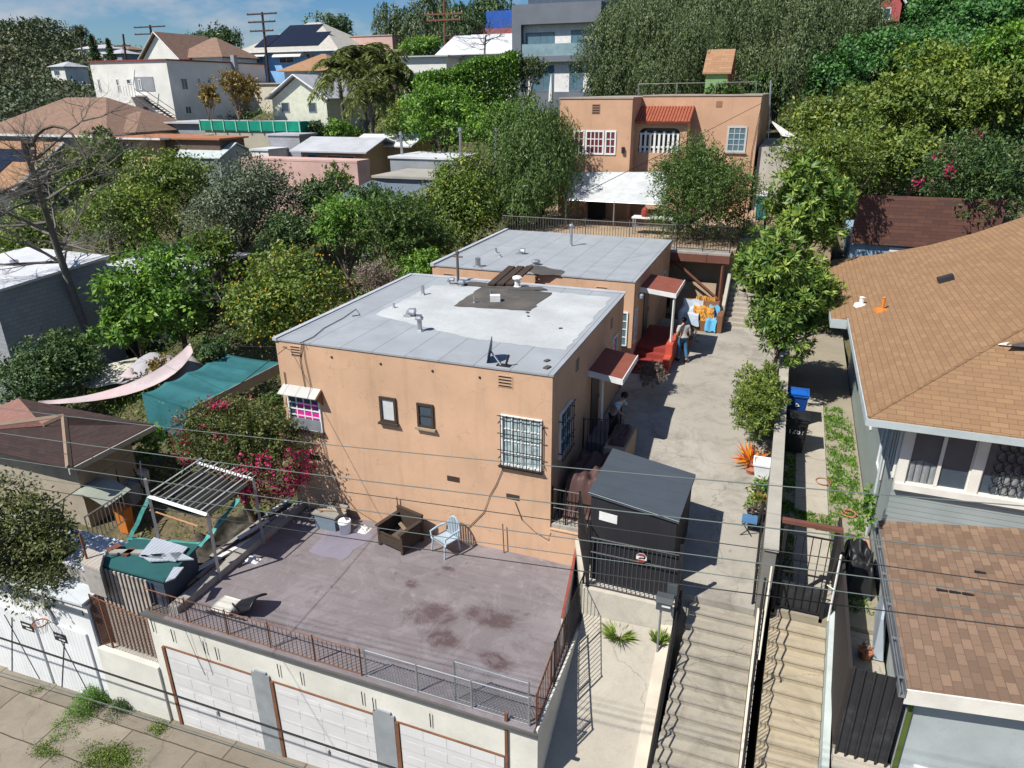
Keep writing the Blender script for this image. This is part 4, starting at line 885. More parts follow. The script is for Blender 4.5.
mb.build('porch_screen', WHITEP, h3)
mb = MB(); F.box(mb, ox0-.1, oz0-.1, -.9, ox1+.1, oz1+.3, -.8); mb.build('porch_glass', DKGLASS, h3)
tl = MB(); n_ = 19
zl = zt0+.03; zh = aY(660,107,Yb-.1).z
x0_ = bx0-.15; x1_ = bx1+.15
for i in range(n_):
    x = x0_+(x1_-x0_)*(i+.5)/n_
    tl.tube([(x,Yp-.3,zl-.05+rnd.uniform(-.02,.02)),(x,Yb-.02,zh)],[.088,.08],7)
tl.prism([(x0_,Yp-.25,zl-.1),(x1_,Yp-.25,zl-.1),(x1_,Yb-.02,zh-.05),(x0_,Yb-.02,zh-.05)],(0,0,.05))
tl.build('tile_roof', flat('clay_tile',(.34,.10,.055),.85,scale=4,dirt=.4), h3)
mb = MB(); mb.prism([(bx1-.2,Yp+.01,zt0+.002),(bx1-.2,Yb-.003,zt0+.002),(bx1-.2,Yb-.003,zh-.06)],(.2,0,0)); mb.build('porch_gable', ORANGE2, h3)
F = Fr((0,Yb,0),(1,0,0),(0,-1,0))
a0 = aY(728,126,Yb); a1 = aY(745,152.5,Yb)
window(h3, F, a0.x, a1.x, a1.z, a0.z, flat('pale_trim',(.5,.5,.46)), BLUEGLASS, 3, 4, .1, .04, sill=GREYWOOD, label='narrow barred window near the right corner')
mb = MB(); F.box(mb, aY(716,105,Yb).x, aY(716,107,Yb).z, 0, aY(722,105,Yb).x, aY(716,101,Yb).z, .02); mb.build('wall_vent', MC['vent_pink'], h3)
p = [tuple(aY(*q,Yb-.06)) for q in ((762,102),(752,150),(746,198))]; cable(p, .015, par=h3)
railing('roof_railing', 'low galvanised rail on the roof of the upper house', (-9.5,47,14.2), (-2.6,47,14.25), .7, GALV, 2.2, .008, posts=3, rails=(1.0,), pr=.02)
# canvas awning on the terrace
ta = aY(572,172,40.3); tb = aY(668,172,40.3); tcn = aY(566,199,37.2); td = aY(665,204,37.2)
def awn(u, v):
    p = Vector(ta).lerp(Vector(tb), u).lerp(Vector(tcn).lerp(Vector(td), u), v)
    p.z -= .18*math.sin(math.pi*v)*(.6+.4*math.sin(u*6.5)); return p
cn = thing('canvas_canopy', 'large sagging white canvas canopy over the terrace in front of the upper house', 'canopy', (ta.x,38,7.8))
mb = MB(); mb.sheet(awn, 22, 8, .02); mb.build('canvas', flat('white_canvas',(.48,.50,.50),.8,dirt=.3,dirtcol=(.3,.36,.42)), cn, smooth=True)
for q in (tcn,(tcn+td)/2,td): mb = MB(); mb.tube([(q.x,q.y,7.8),(q.x,q.y,q.z)],.035,6); mb.build('pole', GALV, cn)
mb = MB(); mb.tube([tcn-Vector((0,0,.05)),td-Vector((0,0,.05))],.03,5); mb.build('pole', GALV, cn)
# things on the terrace
bt = thing('workbench', 'pale metal bench with shelves standing on the terrace behind the railing', 'bench', (-6.4,36.5,7.8))
mb = MB(); mb.box(-7.3,36.2,8.55,-5.2,36.9,8.62); mb.build('top', WHITEP, bt)
mb = MB(); mb.box(-7.2,36.25,8.1,-5.3,36.85,8.15); mb.build('shelf', GALV, bt)
for x in (-7.25,-5.3): 
    for y in (36.22,36.8): mb = MB(); mb.box(x,y,7.79,x+.06,y+.06,8.549); mb.build('leg', GALV, bt)
mb = MB(); mb.lathe((-6.7,36.5,8.62),[(.15,0),(.2,.15),(.17,.35),(.08,.45),(.01,.5)],10); tag(mb.build('water_cooler_jug', REDPAINT), 'red jug standing on the pale metal bench', 'jug')
mb = MB(); mb.box(-10.6,40.0,7.79,-9.7,40.5,9.8); tag(mb.build('dark_cabinet', flat('dark_door_paint',(.03,.03,.035))), 'dark cabinet against the upper house under the canvas canopy', 'cabinet')
sw = MB(); sw.prism([tuple(aY(770,120,44)),tuple(aY(797,138,42)),tuple(aY(782,136,43))],(0,0,.03)); tag(sw.build('sail_cloth', WHITEP), 'triangular white sail cloth right of the upper house', 'sail')
mb = MB(); mb.box(-1.9,43.4,8,.6,52,11.6); tag(mb.build('side_annex', flat('pale_annex',(.45,.42,.36))), 'pale annex wall squeezed beside the upper house', 'annex')
mb = MB(); mb.tube([aY(771,80,46),aY(768,140,46)],.05,6); tag(mb.build('pipe_mast', GALV), 'galvanised pipe mast beside the right corner of the upper house', 'mast')
bn = thing('wheelie_bin', 'teal wheelie bin with laundry on it at the top of the path', 'bin', (-1.2,40,8.2))
mb = MB(); mb.hexa([(-1.5,39.8,8.25),(-1.0,39.8,8.25),(-1.0,40.3,8.25),(-1.5,40.3,8.25),(-1.56,39.74,9.3),(-.94,39.74,9.3),(-.94,40.36,9.3),(-1.56,40.36,9.3)]); mb.build('body', flat('teal_plastic',(.03,.16,.17)), bn)
mb = MB(); mb.box(-1.58,39.72,9.303,-.92,40.38,9.37); mb.build('lid', flat('teal_plastic',(.03,.16,.17)), bn)
mb = MB(); mb.ball((-1.2,40,9.5),(.3,.25,.18)); tag(mb.build('laundry_bundle', WHITEP), 'white cloth bundle on top of the teal bin', 'laundry')
pl = thing('garden_wall', 'short orange wall with white panels right of the upper path', 'wall', (.3,38,8.2)); mb = MB(); mb.box(.0,37.0,8,.25,41,9.1); mb.build('wall', ORANGE, pl); mb = MB(); mb.box(.05,37.6,9.1,.2,41,10.4); mb.build('panel', WHITEP, pl)

# brown roofed garage with blue wall behind the right house
bg_ = thing('blue_garage', 'blue walled garage with a dark brown shingle roof behind the tan roof', 'garage', (5,40,6))
e0 = aY(850,243,36); e1 = aY(932,248.5,36); r0 = aZ(853,196,10.1); r1 = aZ(944,195.5,10.1)
mb = MB(); mb.box(e0.x+.1,36.2,4,8.2,44,e0.z-.02); mb.build('wall', flat('light_blue_wall',(.26,.37,.47),.8), bg_)
mb = MB(); mb.prism([(e0.x,36,e0.z),(8.6,36,e0.z),(8.6,r0.y,r0.z),(e0.x,r0.y,r0.z)],(0,0,.08)); mb.prism([(e0.x,r0.y+.002,r0.z),(8.6,r0.y+.002,r0.z),(8.6,r0.y+4.5,8.4),(e0.x,r0.y+4.5,8.4)],(0,0,.08)); mb.build('roof', shingle('dark_brown_shingles',(.20,.10,.075),(.13,.07,.06),bw=.6,bh=.16), bg_)
F = Fr((0,36.2,0),(1,0,0),(0,-1,0)); u = aY(889,250,36.2).x; window(bg_, F, u, u+1.9, 6.6, e0.z-.12, WHITEP, DKGLASS, 5, 2, .2, .05)

# ------------------------------------------------------------------ generic background houses
GREYROOF = flat('pale_grey_roofing', (.42,.43,.45), .8, scale=.8, dirt=.4)
WHITEROOF = flat('whitish_roofing', (.58,.60,.62), .75, scale=.6, dirt=.4)
SOLAR = lines('solar_cells', (.010,.013,.022), .9, 0, .04, 2.5, .25, relief=.05)
SH3 = shingle('pinkish_brown_shingles', (.29,.19,.14), (.23,.15,.11), bw=.5, bh=.2)
SH4 = shingle('light_orange_shingles', (.40,.24,.14), (.32,.18,.10), bw=.5, bh=.2)
TANW = flat('tan_wall', (.52,.36,.21), .85, scale=.8); PINKW = flat('pink_wall', (.58,.38,.33), .85, scale=.8)
WALLW = flat('off_white_wall', (.70,.70,.65), .85, scale=.5, dirt=.25); GREYW = flat('grey_wall', (.27,.29,.31), .85, scale=.8)
BLUEW = flat('sky_blue_wall', (.24,.46,.74), .8, scale=.6, dirt=.15); BLOCK = brickwork('grey_blocks', (.33,.34,.36), (.29,.30,.32), .4, .2, (.24,.24,.25))
def hip(mb, x0, y0, x1, y1, z, h, oh=.5, axis='x', gable=False, th=.1):
    x0 -= oh; x1 += oh; y0 -= oh; y1 += oh; z += .01
    if axis == 'x':
        ym = (y0+y1)/2; k_ = 0 if gable else min((y1-y0)/2, (x1-x0)/2-.3)
        a, b = (x0+k_, ym, z+h), (x1-k_, ym, z+h)
        F_ = [[(x0,y0,z),(x1,y0,z),b,a],[(x1,y1,z),(x0,y1,z),a,b]]+([] if gable else [[(x0,y1,z),(x0,y0,z),a],[(x1,y0,z),(x1,y1,z),b]])
    else:
        xm_ = (x0+x1)/2; k_ = 0 if gable else min((x1-x0)/2, (y1-y0)/2-.3)
        a, b = (xm_, y0+k_, z+h), (xm_, y1-k_, z+h)
        F_ = [[(x0,y1,z),(x0,y0,z),a,b],[(x1,y0,z),(x1,y1,z),b,a]]+([] if gable else [[(x0,y0,z),(x1,y0,z),a],[(x1,y1,z),(x0,y1,z),b]])
    for f in F_: mb.prism(f, (0,0,th))
def bldg(name, label, cat, pl, pr, py, Y, dep, wall, roof=None, rm=None, h=1.5, oh=.5, axis='x', z0=None, wins=(), sides=(), fz=None, lip=.25, trim=None, wm=None, par_x1=None):
    """front wall spans pixels pl..pr at depth Y, its top at pixel row py (measured at pr)"""
    x0 = aY(pl,py,Y).x; x1 = aY(pr,py,Y).x if par_x1 is None else par_x1; zt = aY(pr,py,Y).z if fz is None else fz
    if z0 is None: z0 = min(ground_z(x0,Y), ground_z(x1,Y), ground_z((x0+x1)/2,Y+dep))-1
    t_ = thing(name, label, cat, ((x0+x1)/2, Y+dep/2, z0))
    mb = MB(); mb.box(x0,Y,z0,x1,Y+dep,zt)
    if roof == 'gable':
        if axis == 'y': 
            xm_ = (x0+x1)/2; mb.prism([(x0,Y+.01,zt+.002),(x1,Y+.01,zt+.002),(xm_,Y+.01,zt+h*.92)],(0,dep-.02,0))
        else:
            ym = Y+dep/2; mb.prism([(x0+.01,Y,zt+.002),(x0+.01,Y+dep,zt+.002),(x0+.01,ym,zt+h*.92)],(x1-x0-.02,0,0))
    mb.build('wall', wall, t_)
    mb = MB()
    if roof in ('hip','gable'):
        hip(mb, x0, Y, x1, Y+dep, zt, h, oh, axis, roof == 'gable'); rf = mb.build('roof', rm, t_)
        if trim:
            mb = MB()
            if roof == 'gable' and axis == 'y':
                xm_ = (x0+x1)/2
                for xa in (x0-oh, x1+oh): mb.tube([(xa,Y-oh-.03,zt+.02),(xm_,Y-oh-.03,zt+h+.04)],.09,4)
            elif roof == 'gable':
                ym = Y+dep/2
                for ya in (Y-oh, Y+dep+oh): mb.tube([(x1+oh+.03,ya,zt+.02),(x1+oh+.03,ym,zt+h+.04)],.08,4)
                mb.box(x0-oh,Y-oh-.05,zt-.1,x1+oh,Y-oh-.003,zt+.09)
            else: mb.box(x0-oh,Y-oh-.05,zt-.12,x1+oh,Y-oh-.003,zt+.1); mb.box(x1+oh+.003,Y-oh,zt-.12,x1+oh+.05,Y+dep+oh,zt+.1)
            mb.build('trim', trim, rf)
    else:
        mb.box(x0-oh,Y-oh,zt+.002,x1+oh,Y+dep+oh,zt+.14); rf = mb.build('roof', rm or GREYROOF, t_)
        if lip and not trim: pass
        if trim: mb = MB(); mb.box(x0-oh,Y-oh-.05,zt+.02,x1+oh,Y-oh-.003,zt+.16); mb.box(x1+oh+.003,Y-oh-.05,zt+.02,x1+oh+.05,Y+dep+oh,zt+.16); mb.build('trim', trim, rf)
    F_ = Fr((0,Y,0),(1,0,0),(0,-1,0))
    for w_ in wins:
        (pa, ya, pb, yb) = w_[:4]; a = aY(pa,ya,Y); b = aY(pb,yb,Y)
        window(t_, F_, a.x-.05, b.x+.05, b.z, a.z, w_[4] if len(w_) > 4 else WHITEP, wm or DKGLASS, w_[5] if len(w_) > 5 else (2 if b.x-a.x > .9 else 1), 1, .07, .04)
    F_ = Fr((x1,0,0),(0,1,0),(1,0,0))
    for w_ in sides:
        (pa, ya, pb, yb) = w_[:4]; a = aX(pa,ya,x1); b = aX(pb,yb,x1)
        window(t_, F_, a.y, b.y, b.z, a.z, WHITEP, wm or DKGLASS, 2, 1, .08, .05)
    return t_, (x0, x1, zt, z0)

# white apartment block
ap, (x0,x1,zt,z0) = bldg('apartment_building', 'white two storey apartment block with an outside staircase', 'building', 89, 166, 60.5, 65, 16, WALLW, None, GREYROOF, oh=.12, z0=6,
    wins=[(97.5,79,101.5,92),(116,79,120,91.5),(126.5,79,131,84),(103.5,106,107.5,112),(121,106.5,125.5,117),(130.5,106.5,136,116),(143,106,150,115)],
    sides=[(180,78,188.5,90),(197,78,201,84),(207,79,211,84),(184.5,106,192,114)], trim=flat('dark_red_trim',(.25,.05,.05)))
F = Fr((0,65,0),(1,0,0),(0,-1,0))
a = aY(134,77,65); b = aY(155.5,91,65)
mb = MB(); F.box(mb,a.x,b.z,.01,b.x,a.z,.05); mb.build('balcony_recess', GREYW, ap)
window(ap, F, aY(138,78,65).x, aY(143,90,65).x, aY(143,90,65).z, aY(138,79,65).z, WHITEP, DKGLASS, 1,1,.08,.05,d=.1)
a = aY(131,97,65); b = aY(146,91,65)
mb = MB(); mb.box(a.x,63.4,a.z,b.x,64.98,a.z+.15)
for i in range(7): x = a.x+(b.x-a.x)*i/6; mb.box(x,63.4,a.z+.15,x+.06,63.46,a.z+1.15)
mb.box(a.x,63.4,a.z+1.15,b.x,63.48,a.z+1.22); mb.tube([(b.x,63.45,a.z+1.2),(b.x+.6,63.45,a.z+2.7)],.05,4); mb.build('balcony', WHITEP, ap)
s0 = aY(143,98,63.8); s1 = aY(174,122,63.2)
mb = MB(); 
for i in range(13): p = s0.lerp(s1, i/12.); mb.box(p.x-.12,62.9,p.z,p.x+.42,63.9,p.z+.06)
for yy in (62.85,63.95): mb.tube([(s0.x,yy,s0.z-.1),(s1.x,yy,s1.z-.1)],.11,4); mb.tube([(s0.x,yy,s0.z+.95),(s1.x,yy,s1.z+.95)],.04,4)
mb.build('outside_staircase', flat('dark_stair_steel',(.07,.07,.075)), ap)
mb = MB(); mb.box(x1+.004,75,zt-6,x1+.5,75.6,zt+.9); mb.build('chimney', GREYW, ap)
bldg('gabled_house', 'white gabled house with a long brown roof rising behind the white apartment block', 'house', 142, 179, 60, 82, 9, WALLW, 'gable', SH3, h=3.4, oh=.4, axis='y', z0=8, trim=WHITEP)
bldg('long_roof_house', 'long low brown roof stretching right behind the white apartment block', 'house', 176, 222, 57.5, 84, 7, WALLW, 'hip', SH3, h=2.6, z0=8)
# brown roofs on the far left
bldg('hip_roof_house', 'house with a wide pinkish brown hip roof below the far hill', 'house', -14, 108, 136, 52, 11, GREYW, 'hip', SH3, h=3.2, oh=.8, z0=2, trim=WHITEP)
bldg('hip_roof_house', 'lower brown hip roof wing reaching towards the tan house', 'house', 92, 136, 133, 54, 7, TANW, 'hip', SH3, h=1.7, oh=.7, z0=2)
bldg('tan_house', 'tan house with an orange flat eave and two tall windows', 'house', 118, 160, 139.5, 49, 4.5, TANW, None, flat('orange_gravel_roof',(.38,.16,.08)), oh=.9, wins=[(122,141,128,154),(130,141,136,154)], trim=WHITEP)
bldg('carport', 'orange topped open carport beside the tan house', 'carport', 163, 219, 140, 49.5, 3, flat('brown_dark_wall',(.12,.08,.06)), None, MC['orange_gravel_roof'], oh=.3, trim=None)
# solar roof house left
Xg = -56; a = aX(12,191,Xg); b = aX(63,143.5,Xg); c = aX(82,156,Xg); zz = (a.z+c.z)/2
sg_ = thing('solar_house', 'house with a pale orange roof carrying blue solar panels at the left edge', 'house', (Xg-6,41,3))
mb = MB(); mb.prism([(Xg-.3,a.y+.3,1),(Xg-.3,c.y-.3,1),(Xg-.3,c.y-.3,c.z-.1),(Xg-.3,b.y,b.z-.15),(Xg-.3,a.y+.3,a.z-.1)],(-14,0,0)); mb.build('wall', flat('slate_grey_wall',(.07,.085,.10),.8), sg_)
mb = MB(); mb.prism([(Xg,a.y,a.z),(Xg,b.y,b.z),(Xg-15,b.y,b.z),(Xg-15,a.y,a.z)],(0,0,.1)); mb.prism([(Xg,b.y+.003,b.z),(Xg,c.y,c.z),(Xg-15,c.y,c.z),(Xg-15,b.y+.003,b.z)],(0,0,.1)); rf = mb.build('roof', SH4, sg_)
mb = MB(); mb.tube([(Xg+.04,a.y,a.z+.02),(Xg+.04,b.y,b.z+.05),(Xg+.04,c.y,c.z+.02)],.12,4); mb.build('trim', WHITEP, rf)
sl_ = (b.z-a.z)/(b.y-a.y)
for (u0,u1,v0,v1) in ((1.8,6.5,.55,.8),(3.2,5.2,.3,.54),(6.5,9,.1,.45)):
    mb = MB(); P4 = []
    for (u,v) in ((u0,v0),(u1,v0),(u1,v1),(u0,v1)): y_ = a.y+(b.y-a.y)*v; P4.append((Xg-u,y_,a.z+(y_-a.y)*sl_+.14))
    mb.prism(P4[::-1],(0,0,.05)); mb.build('solar_panel', SOLAR, sg_)
# small grey shed with solar panels
Xg = -44; a = aX(219.5,159,Xg); b = aX(237,143.5,Xg); c = aX(253,151,Xg)
ss = thing('grey_shed', 'small grey gabled shed with a pale metal roof and three small solar panels', 'shed', (Xg-3,48.5,6))
xl_ = aY(171.6,157.4,a.y).x
mb = MB(); mb.prism([(Xg-.15,a.y+.15,4),(Xg-.15,c.y-.15,4),(Xg-.15,c.y-.15,c.z-.05),(Xg-.15,b.y,b.z-.1),(Xg-.15,a.y+.15,a.z-.05)],(xl_-Xg+.3,0,0)); mb.build('wall', flat('shed_grey',(.25,.28,.28),.8), ss)
mb = MB(); mb.prism([(Xg,a.y,a.z),(Xg,b.y,b.z),(xl_,b.y,b.z),(xl_,a.y,a.z)],(0,0,.08)); mb.prism([(Xg,b.y+.003,b.z),(Xg,c.y,c.z),(xl_,c.y,c.z),(xl_,b.y+.003,b.z)],(0,0,.08)); mb.build('roof', flat('pale_green_grey_metal',(.44,.50,.49),.6), ss)
sl_ = (b.z-a.z)/(b.y-a.y)
for i in range(3):
    P4 = []
    for (u,v) in ((1,.72),(0,.72),(0,.97),(1,.97)): x_ = aX(206,145,Xg).x-4.6+i*1.15+u*1.05-.4; y_ = a.y+(b.y-a.y)*v; P4.append((x_,y_,a.z+(y_-a.y)*sl_+.1))
    mb = MB(); mb.prism(P4[::-1],(0,0,.05)); mb.build('solar_panel', SOLAR, ss)
mb = MB(); F = Fr((Xg-.15,0,0),(0,1,0),(1,0,0)); F.box(mb, b.y-.9, 4, 0, b.y+.9, c.z-.3, .05); mb.build('door', GREYW, ss)
# concrete building with green screen
gb, (x0,x1,zt,z0) = bldg('concrete_building', 'pale concrete building topped by a bright green windscreen fence', 'building', 205, 296, 130, 55, 9, flat('yellowish_concrete',(.42,.39,.30),.9,scale=.8), None, GREYROOF, oh=0)
gf = thing('green_windscreen', 'bright green windscreen fence along the top of the concrete building', 'fence', ((x0+x1)/2,55,zt))
xa = aY(200.5,125,54.9).x; xb = aY(300,125,54.9).x; zt2 = aY(250,121,54.9).z
mb = MB(); mb.box(xa,54.85,zt-.1,xb,54.9,zt2); mb.box(xb-.05,54.9,zt-.1,xb,56,zt2); mb.build('screen', flat('green_mesh_fabric',(.0,.24,.15),.7,scale=1.2,var=.25), gf)
for i in range(9): x = xa+(xb-xa)*i/8; mb = MB(); mb.box(x-.05,54.78,zt-.2,x+.05,54.845,zt2+.1); mb.build('post', flat('pale_green_post',(.25,.5,.4)), gf)
bldg('block_annex', 'shaded grey block annex at the right end of the green screened building', 'building', 268, 299, 136, 52.5, 2.4, BLOCK, None, GREYROOF, oh=.1)
bldg('long_grey_building', 'low building with a long pale grey roof below the two round autumn trees', 'building', 160, 276, 124.5, 58.5, 6, GREYW, None, GREYROOF, oh=.4)
bldg('white_lean_to', 'small white metal lean to between the grey shed and the block annex', 'shed', 251, 268, 151, 50, 3, WALLW, None, WHITEROOF, oh=.1)
# blue house and neighbours
bh, (x0,x1,zt,z0) = bldg('blue_house', 'bright blue house with solar panels on its pale hip roof', 'house', 246, 336, 50, 92, 13, BLUEW, 'hip', flat('sand_roof',(.42,.40,.35),.9), h=4.0, oh=1.0, z0=12, wins=[(250,55,259,63),(279,55,294,63),(306,53,316,59)], trim=WHITEP)
for (pa,ya,pb,yb) in ((247,52,261,55),(276,50,297,55)):
    a = aY(pa,ya,91.9); b = aY(pb,yb,90.6); mb = MB(); mb.hexa([(a.x,91.9,b.z),(b.x+.3,91.9,b.z),(b.x+.3,90.8,b.z-.2),(a.x,90.8,b.z-.2),(a.x,91.9,a.z),(b.x+.3,91.9,a.z),(b.x+.3,90.8,b.z-.1),(a.x,90.8,b.z-.1)]); mb.build('awning', WHITEP, bh)
hy = 6.5+1.0
for (u0,u1,v0,v1) in ((.28,.62,.12,.9),(.15,.3,.12,.55),(.62,.78,.12,.6)):
    P4 = []
    for (u,v) in ((u0,v0),(u1,v0),(u1,v1),(u0,v1)): xx = (x0-1)+(x1-x0+2)*u; P4.append((xx, 91+hy*v, zt+4.0*v+.16))
    mb = MB(); mb.prism(P4,(0,0,.05)); mb.build('solar_panel', SOLAR, bh)
bldg('small_blue_house', 'pale blue house with a rusty brown roof between the blue house and the cream gable', 'house', 284, 329, 71, 80, 8, flat('dusty_blue_wall',(.28,.38,.48),.8), 'hip', SH4, h=2.0, oh=.6, z0=9, wins=[(294,76,301,83),(312,77,320,84)])
bldg('low_cream_building', 'low cream building with a flat tan roof left of the cream gabled house', 'building', 246, 283, 84, 76, 9, flat('cream_wall',(.58,.53,.42)), None, flat('tan_roof',(.45,.36,.26)), oh=.2)
bldg('cream_gable_house', 'small cream house whose white edged gable faces the viewer', 'house', 272, 326, 99.5, 66, 10, flat('pale_cream_wall',(.60,.62,.50),.85), 'gable', GREYROOF, h=2.3, oh=.5, axis='y', wins=[(281.5,102.5,289.5,112.5,GREYW),(308.5,102.5,316.5,112.5,GREYW)], trim=WHITEP)
# pink wall building, long white roof, flat roofs
bldg('pink_building', 'long low pink building behind the grey green trees', 'building', 241, 357, 163, 44, 1.6, PINKW, None, PINKW, oh=.02)
bldg('long_shed', 'long orange walled shed with a pale grey sagging roof', 'shed', 303, 363, 153, 47.5, 4.5, TANW, 'gable', GREYROOF, h=.85, oh=.7, wins=[(308,154,317,160,BLUEW),(327,155,355,161)])
bldg('long_shed', 'second pale roofed shed running on behind the queen palms', 'shed', 358, 408, 147, 51, 4, TANW, 'gable', WHITEROOF, h=.7, oh=.6)
bldg('flat_roof_house', 'flat roofed house with a white and tan patched roof and two white vent pipes', 'house', 376, 440, 180, 40.5, 4.4, GREYW, None, flat('tan_membrane',(.34,.32,.28),.9,scale=.8), oh=.2)
fh, (x0,x1,zt,z0) = bldg('flat_roof_house', 'white coated flat roof directly behind the tan patched roof', 'house', 390, 454, 160, 45.2, 4.5, GREYW, None, WHITEROOF, oh=.1)
for px, py in ((402,155),(461,153),(496,154)): p = aZ(px,py,zt+.1) if px < 460 else aY(px,py,44); mb = MB(); mb.lathe((p.x,p.y,p.z-.2),[(.14,0),(.1,.3),(.1,1.5),(.16,1.55),(.12,1.75)],8); tag(mb.build('vent_pipe', GALV), {402:'white vent pipe on the left end of the white flat roof',461:'white vent pipe on the right end of the white flat roof',496:'white vent pipe standing among leaves right of the flat roofs'}[px], 'vent pipe')
ta = [aY(335,197,36.5), aY(388,203,36.5), aY(438,181,40), aY(372,180,40)]
mb = MB(); mb.sheet(lambda u,v: (ta[0].lerp(ta[1],u)).lerp(ta[3].lerp(ta[2],u),v)+Vector((0,0,-.25*math.sin(math.pi*u))), 14, 10, .03); tag(mb.build('grey_tarpaulin', flat('grey_tarp',(.13,.16,.19),.6,scale=1.5)), 'dark grey sagging tarpaulin stretched in front of the tan flat roof', 'tarpaulin')
# top centre
bldg('pink_house', 'far pink house with a grey side wall below the tall eucalyptus trees', 'house', 340, 392, 35.5, 100, 9, PINKW, None, flat('pinkish_roof',(.4,.3,.27)), oh=.1, z0=15)
wb, (x0,x1,zt,z0) = bldg('white_roof_house', 'low house with a broad white gable roof beside the modern dark house', 'house', 444, 516, 54, 84, 10, WALLW, 'gable', WHITEROOF, h=2.4, oh=.8, z0=13)
bldg('low_white_building', 'low whitish building with a long flat roof left of the broad white roof', 'building', 402, 446, 56.5, 80, 6, WALLW, None, GREYROOF, oh=.5, z0=12)
bldg('red_roof_cottage', 'small cottage with a dark red roof peeping above the broad white roof', 'cottage', 452, 512, 38, 99, 5, PINKW, 'gable', flat('dark_red_roof',(.22,.06,.06)), h=1.3, oh=.4, z0=18)
mb = MB(); a = aY(486,20,106); b = aY(512,10,106); mb.box(a.x,106,a.z-2,b.x+1,109,b.z); tag(mb.build('blue_shelter', flat('cobalt_blue',(.02,.10,.42),.6)), 'cobalt blue shelter on the hill left of the modern house', 'shelter')
# modern dark house
mh = thing('modern_house', 'modern dark grey cubic house with white recessed balconies and glass balustrades', 'house', (-16,80,15))
Ym = 74; DG = flat('charcoal_render',(.15,.17,.20),.7,scale=.5)
zt = aY(530,4,Ym).z; za = aY(540,24,Ym).z; zb_ = aY(540,56,Ym).z; zc = aY(540,62,Ym).z; zd = aY(540,92,Ym).z
xl_ = aY(512,40,Ym).x; xi = aY(521,40,Ym).x; xr_ = aY(600,40,Ym).x
mb = MB(); mb.box(xl_,Ym,zd-2,xi,86,zt); mb.box(xi,Ym,za,xr_,86,zt); mb.box(xi,Ym,zc,xr_,86,zb_); mb.box(xi,Ym,zd-2,xr_,86,zd); mb.build('frame_wall', DG, mh)
mb = MB(); mb.box(xi,Ym+.7,zb_+.002,xr_,85.9,za-.002); mb.box(xi,Ym+.7,zd+.002,xr_,85.9,zc-.002); mb.build('inner_wall', WHITEP, mh)
F = Fr((0,Ym+.7,0),(1,0,0),(0,-1,0))
for (pa,pb,lo,hi) in ((526,554.5,zb_+.05,za-.7),(571,584,zb_+.05,za-.6),(532,554.5,zd+.05,zc-.3),(570,584,zd+.05,zc-.2)):
    window(mh, F, aY(pa,40,Ym+.7).x, aY(pb,40,Ym+.7).x, lo, hi, DG, BLUEGLASS, 2, 1, .08, .06)
mb = MB(); mb.box(xi,Ym+.1,zb_+.002,xr_,Ym+.14,zb_+1.1); mb.build('balustrade', glass('pale_glass',(.13,.19,.21)), mh)
mb = MB(); mb.box(xl_+1,76,zt+.01,xr_,86,zt+1.4); mb.box(xl_-.8,75,zt+1.41,xr_,86,zt+1.7); mb.build('roof_storey', flat('pale_upper',(.5,.52,.55)), mh)
for px in (508,530,551): p = aY(px,90,70); mb = MB(); mb.lathe((p.x,p.y,p.z-1.2),[(.16,0),(.16,.1),(.25,.15),(.2,1.2),(.1,2.1),(.03,2.6)],8); tag(mb.build('folded_parasol', WHITEP), {508:'closed white parasol left of the modern house terrace',530:'closed white parasol in the middle of the modern house terrace',551:'closed white parasol nearest the grey pepper trees'}[px], 'parasol')
# little sheds on the slope
gs, (x0,x1,zt,z0) = bldg('green_shed', 'little green shed with a red side and a brown gambrel roof under the pepper trees', 'shed', 706, 728, 74, 51, 2.8, flat('leaf_green_wall',(.18,.33,.12),.8), 'gable', SH4, h=1.4, oh=.2, axis='x', z0=9)
mb = MB(); mb.box(x1+.003,51.02,z0,x1+.05,53.7,zt); mb.build('side_wall', REDPAINT, gs)
rc, (x0,x1,zt,z0) = bldg('red_cottage', 'small faded red cottage with a white framed window high on the right slope', 'cottage', 875, 902, 4, 77, 4.5, flat('faded_red_wall',(.42,.10,.10),.8,scale=.8), 'gable', flat('cottage_roof',(.3,.2,.2)), h=1.8, oh=.3, axis='y', z0=20, wins=[(877,8,889,20)], trim=WHITEP)
for i,(px,py,Y,w_,m,lb) in enumerate(((92,49,185,13,WALLW,'white flat roofed house high on the far left hillside'),(24,36,200,7,flat('hill_tan',(.5,.42,.3)),'small tan house on the dark far left hill crest'),(57,67,150,5,WALLW,'whitish house half hidden in the woods left of the apartment block'),(118,50,190,9,flat('hill_tan',(.5,.42,.3)),'tan house on the far ridge above the apartment block'),(112,54,170,7,GREYW,'grey house on the far ridge above the apartment roof'))):
    a = aY(px,py,Y); t_ = thing('hillside_house', lb, 'house', (a.x,Y,a.z-5)); mb = MB(); mb.box(a.x-w_/2,Y,a.z-8,a.x+w_/2,Y+7,a.z); mb.build('wall', m, t_); mb = MB(); hip(mb,a.x-w_/2,Y,a.x+w_/2,Y+7,a.z,1.3,.6); mb.build('roof', SH3 if i%2 else GREYROOF, t_)
    F = Fr((0,Y,0),(1,0,0),(0,-1,0)); window(t_, F, a.x-w_*.3, a.x+w_*.1, a.z-2, a.z-.8, WHITEP, DKGLASS, 3, 1)

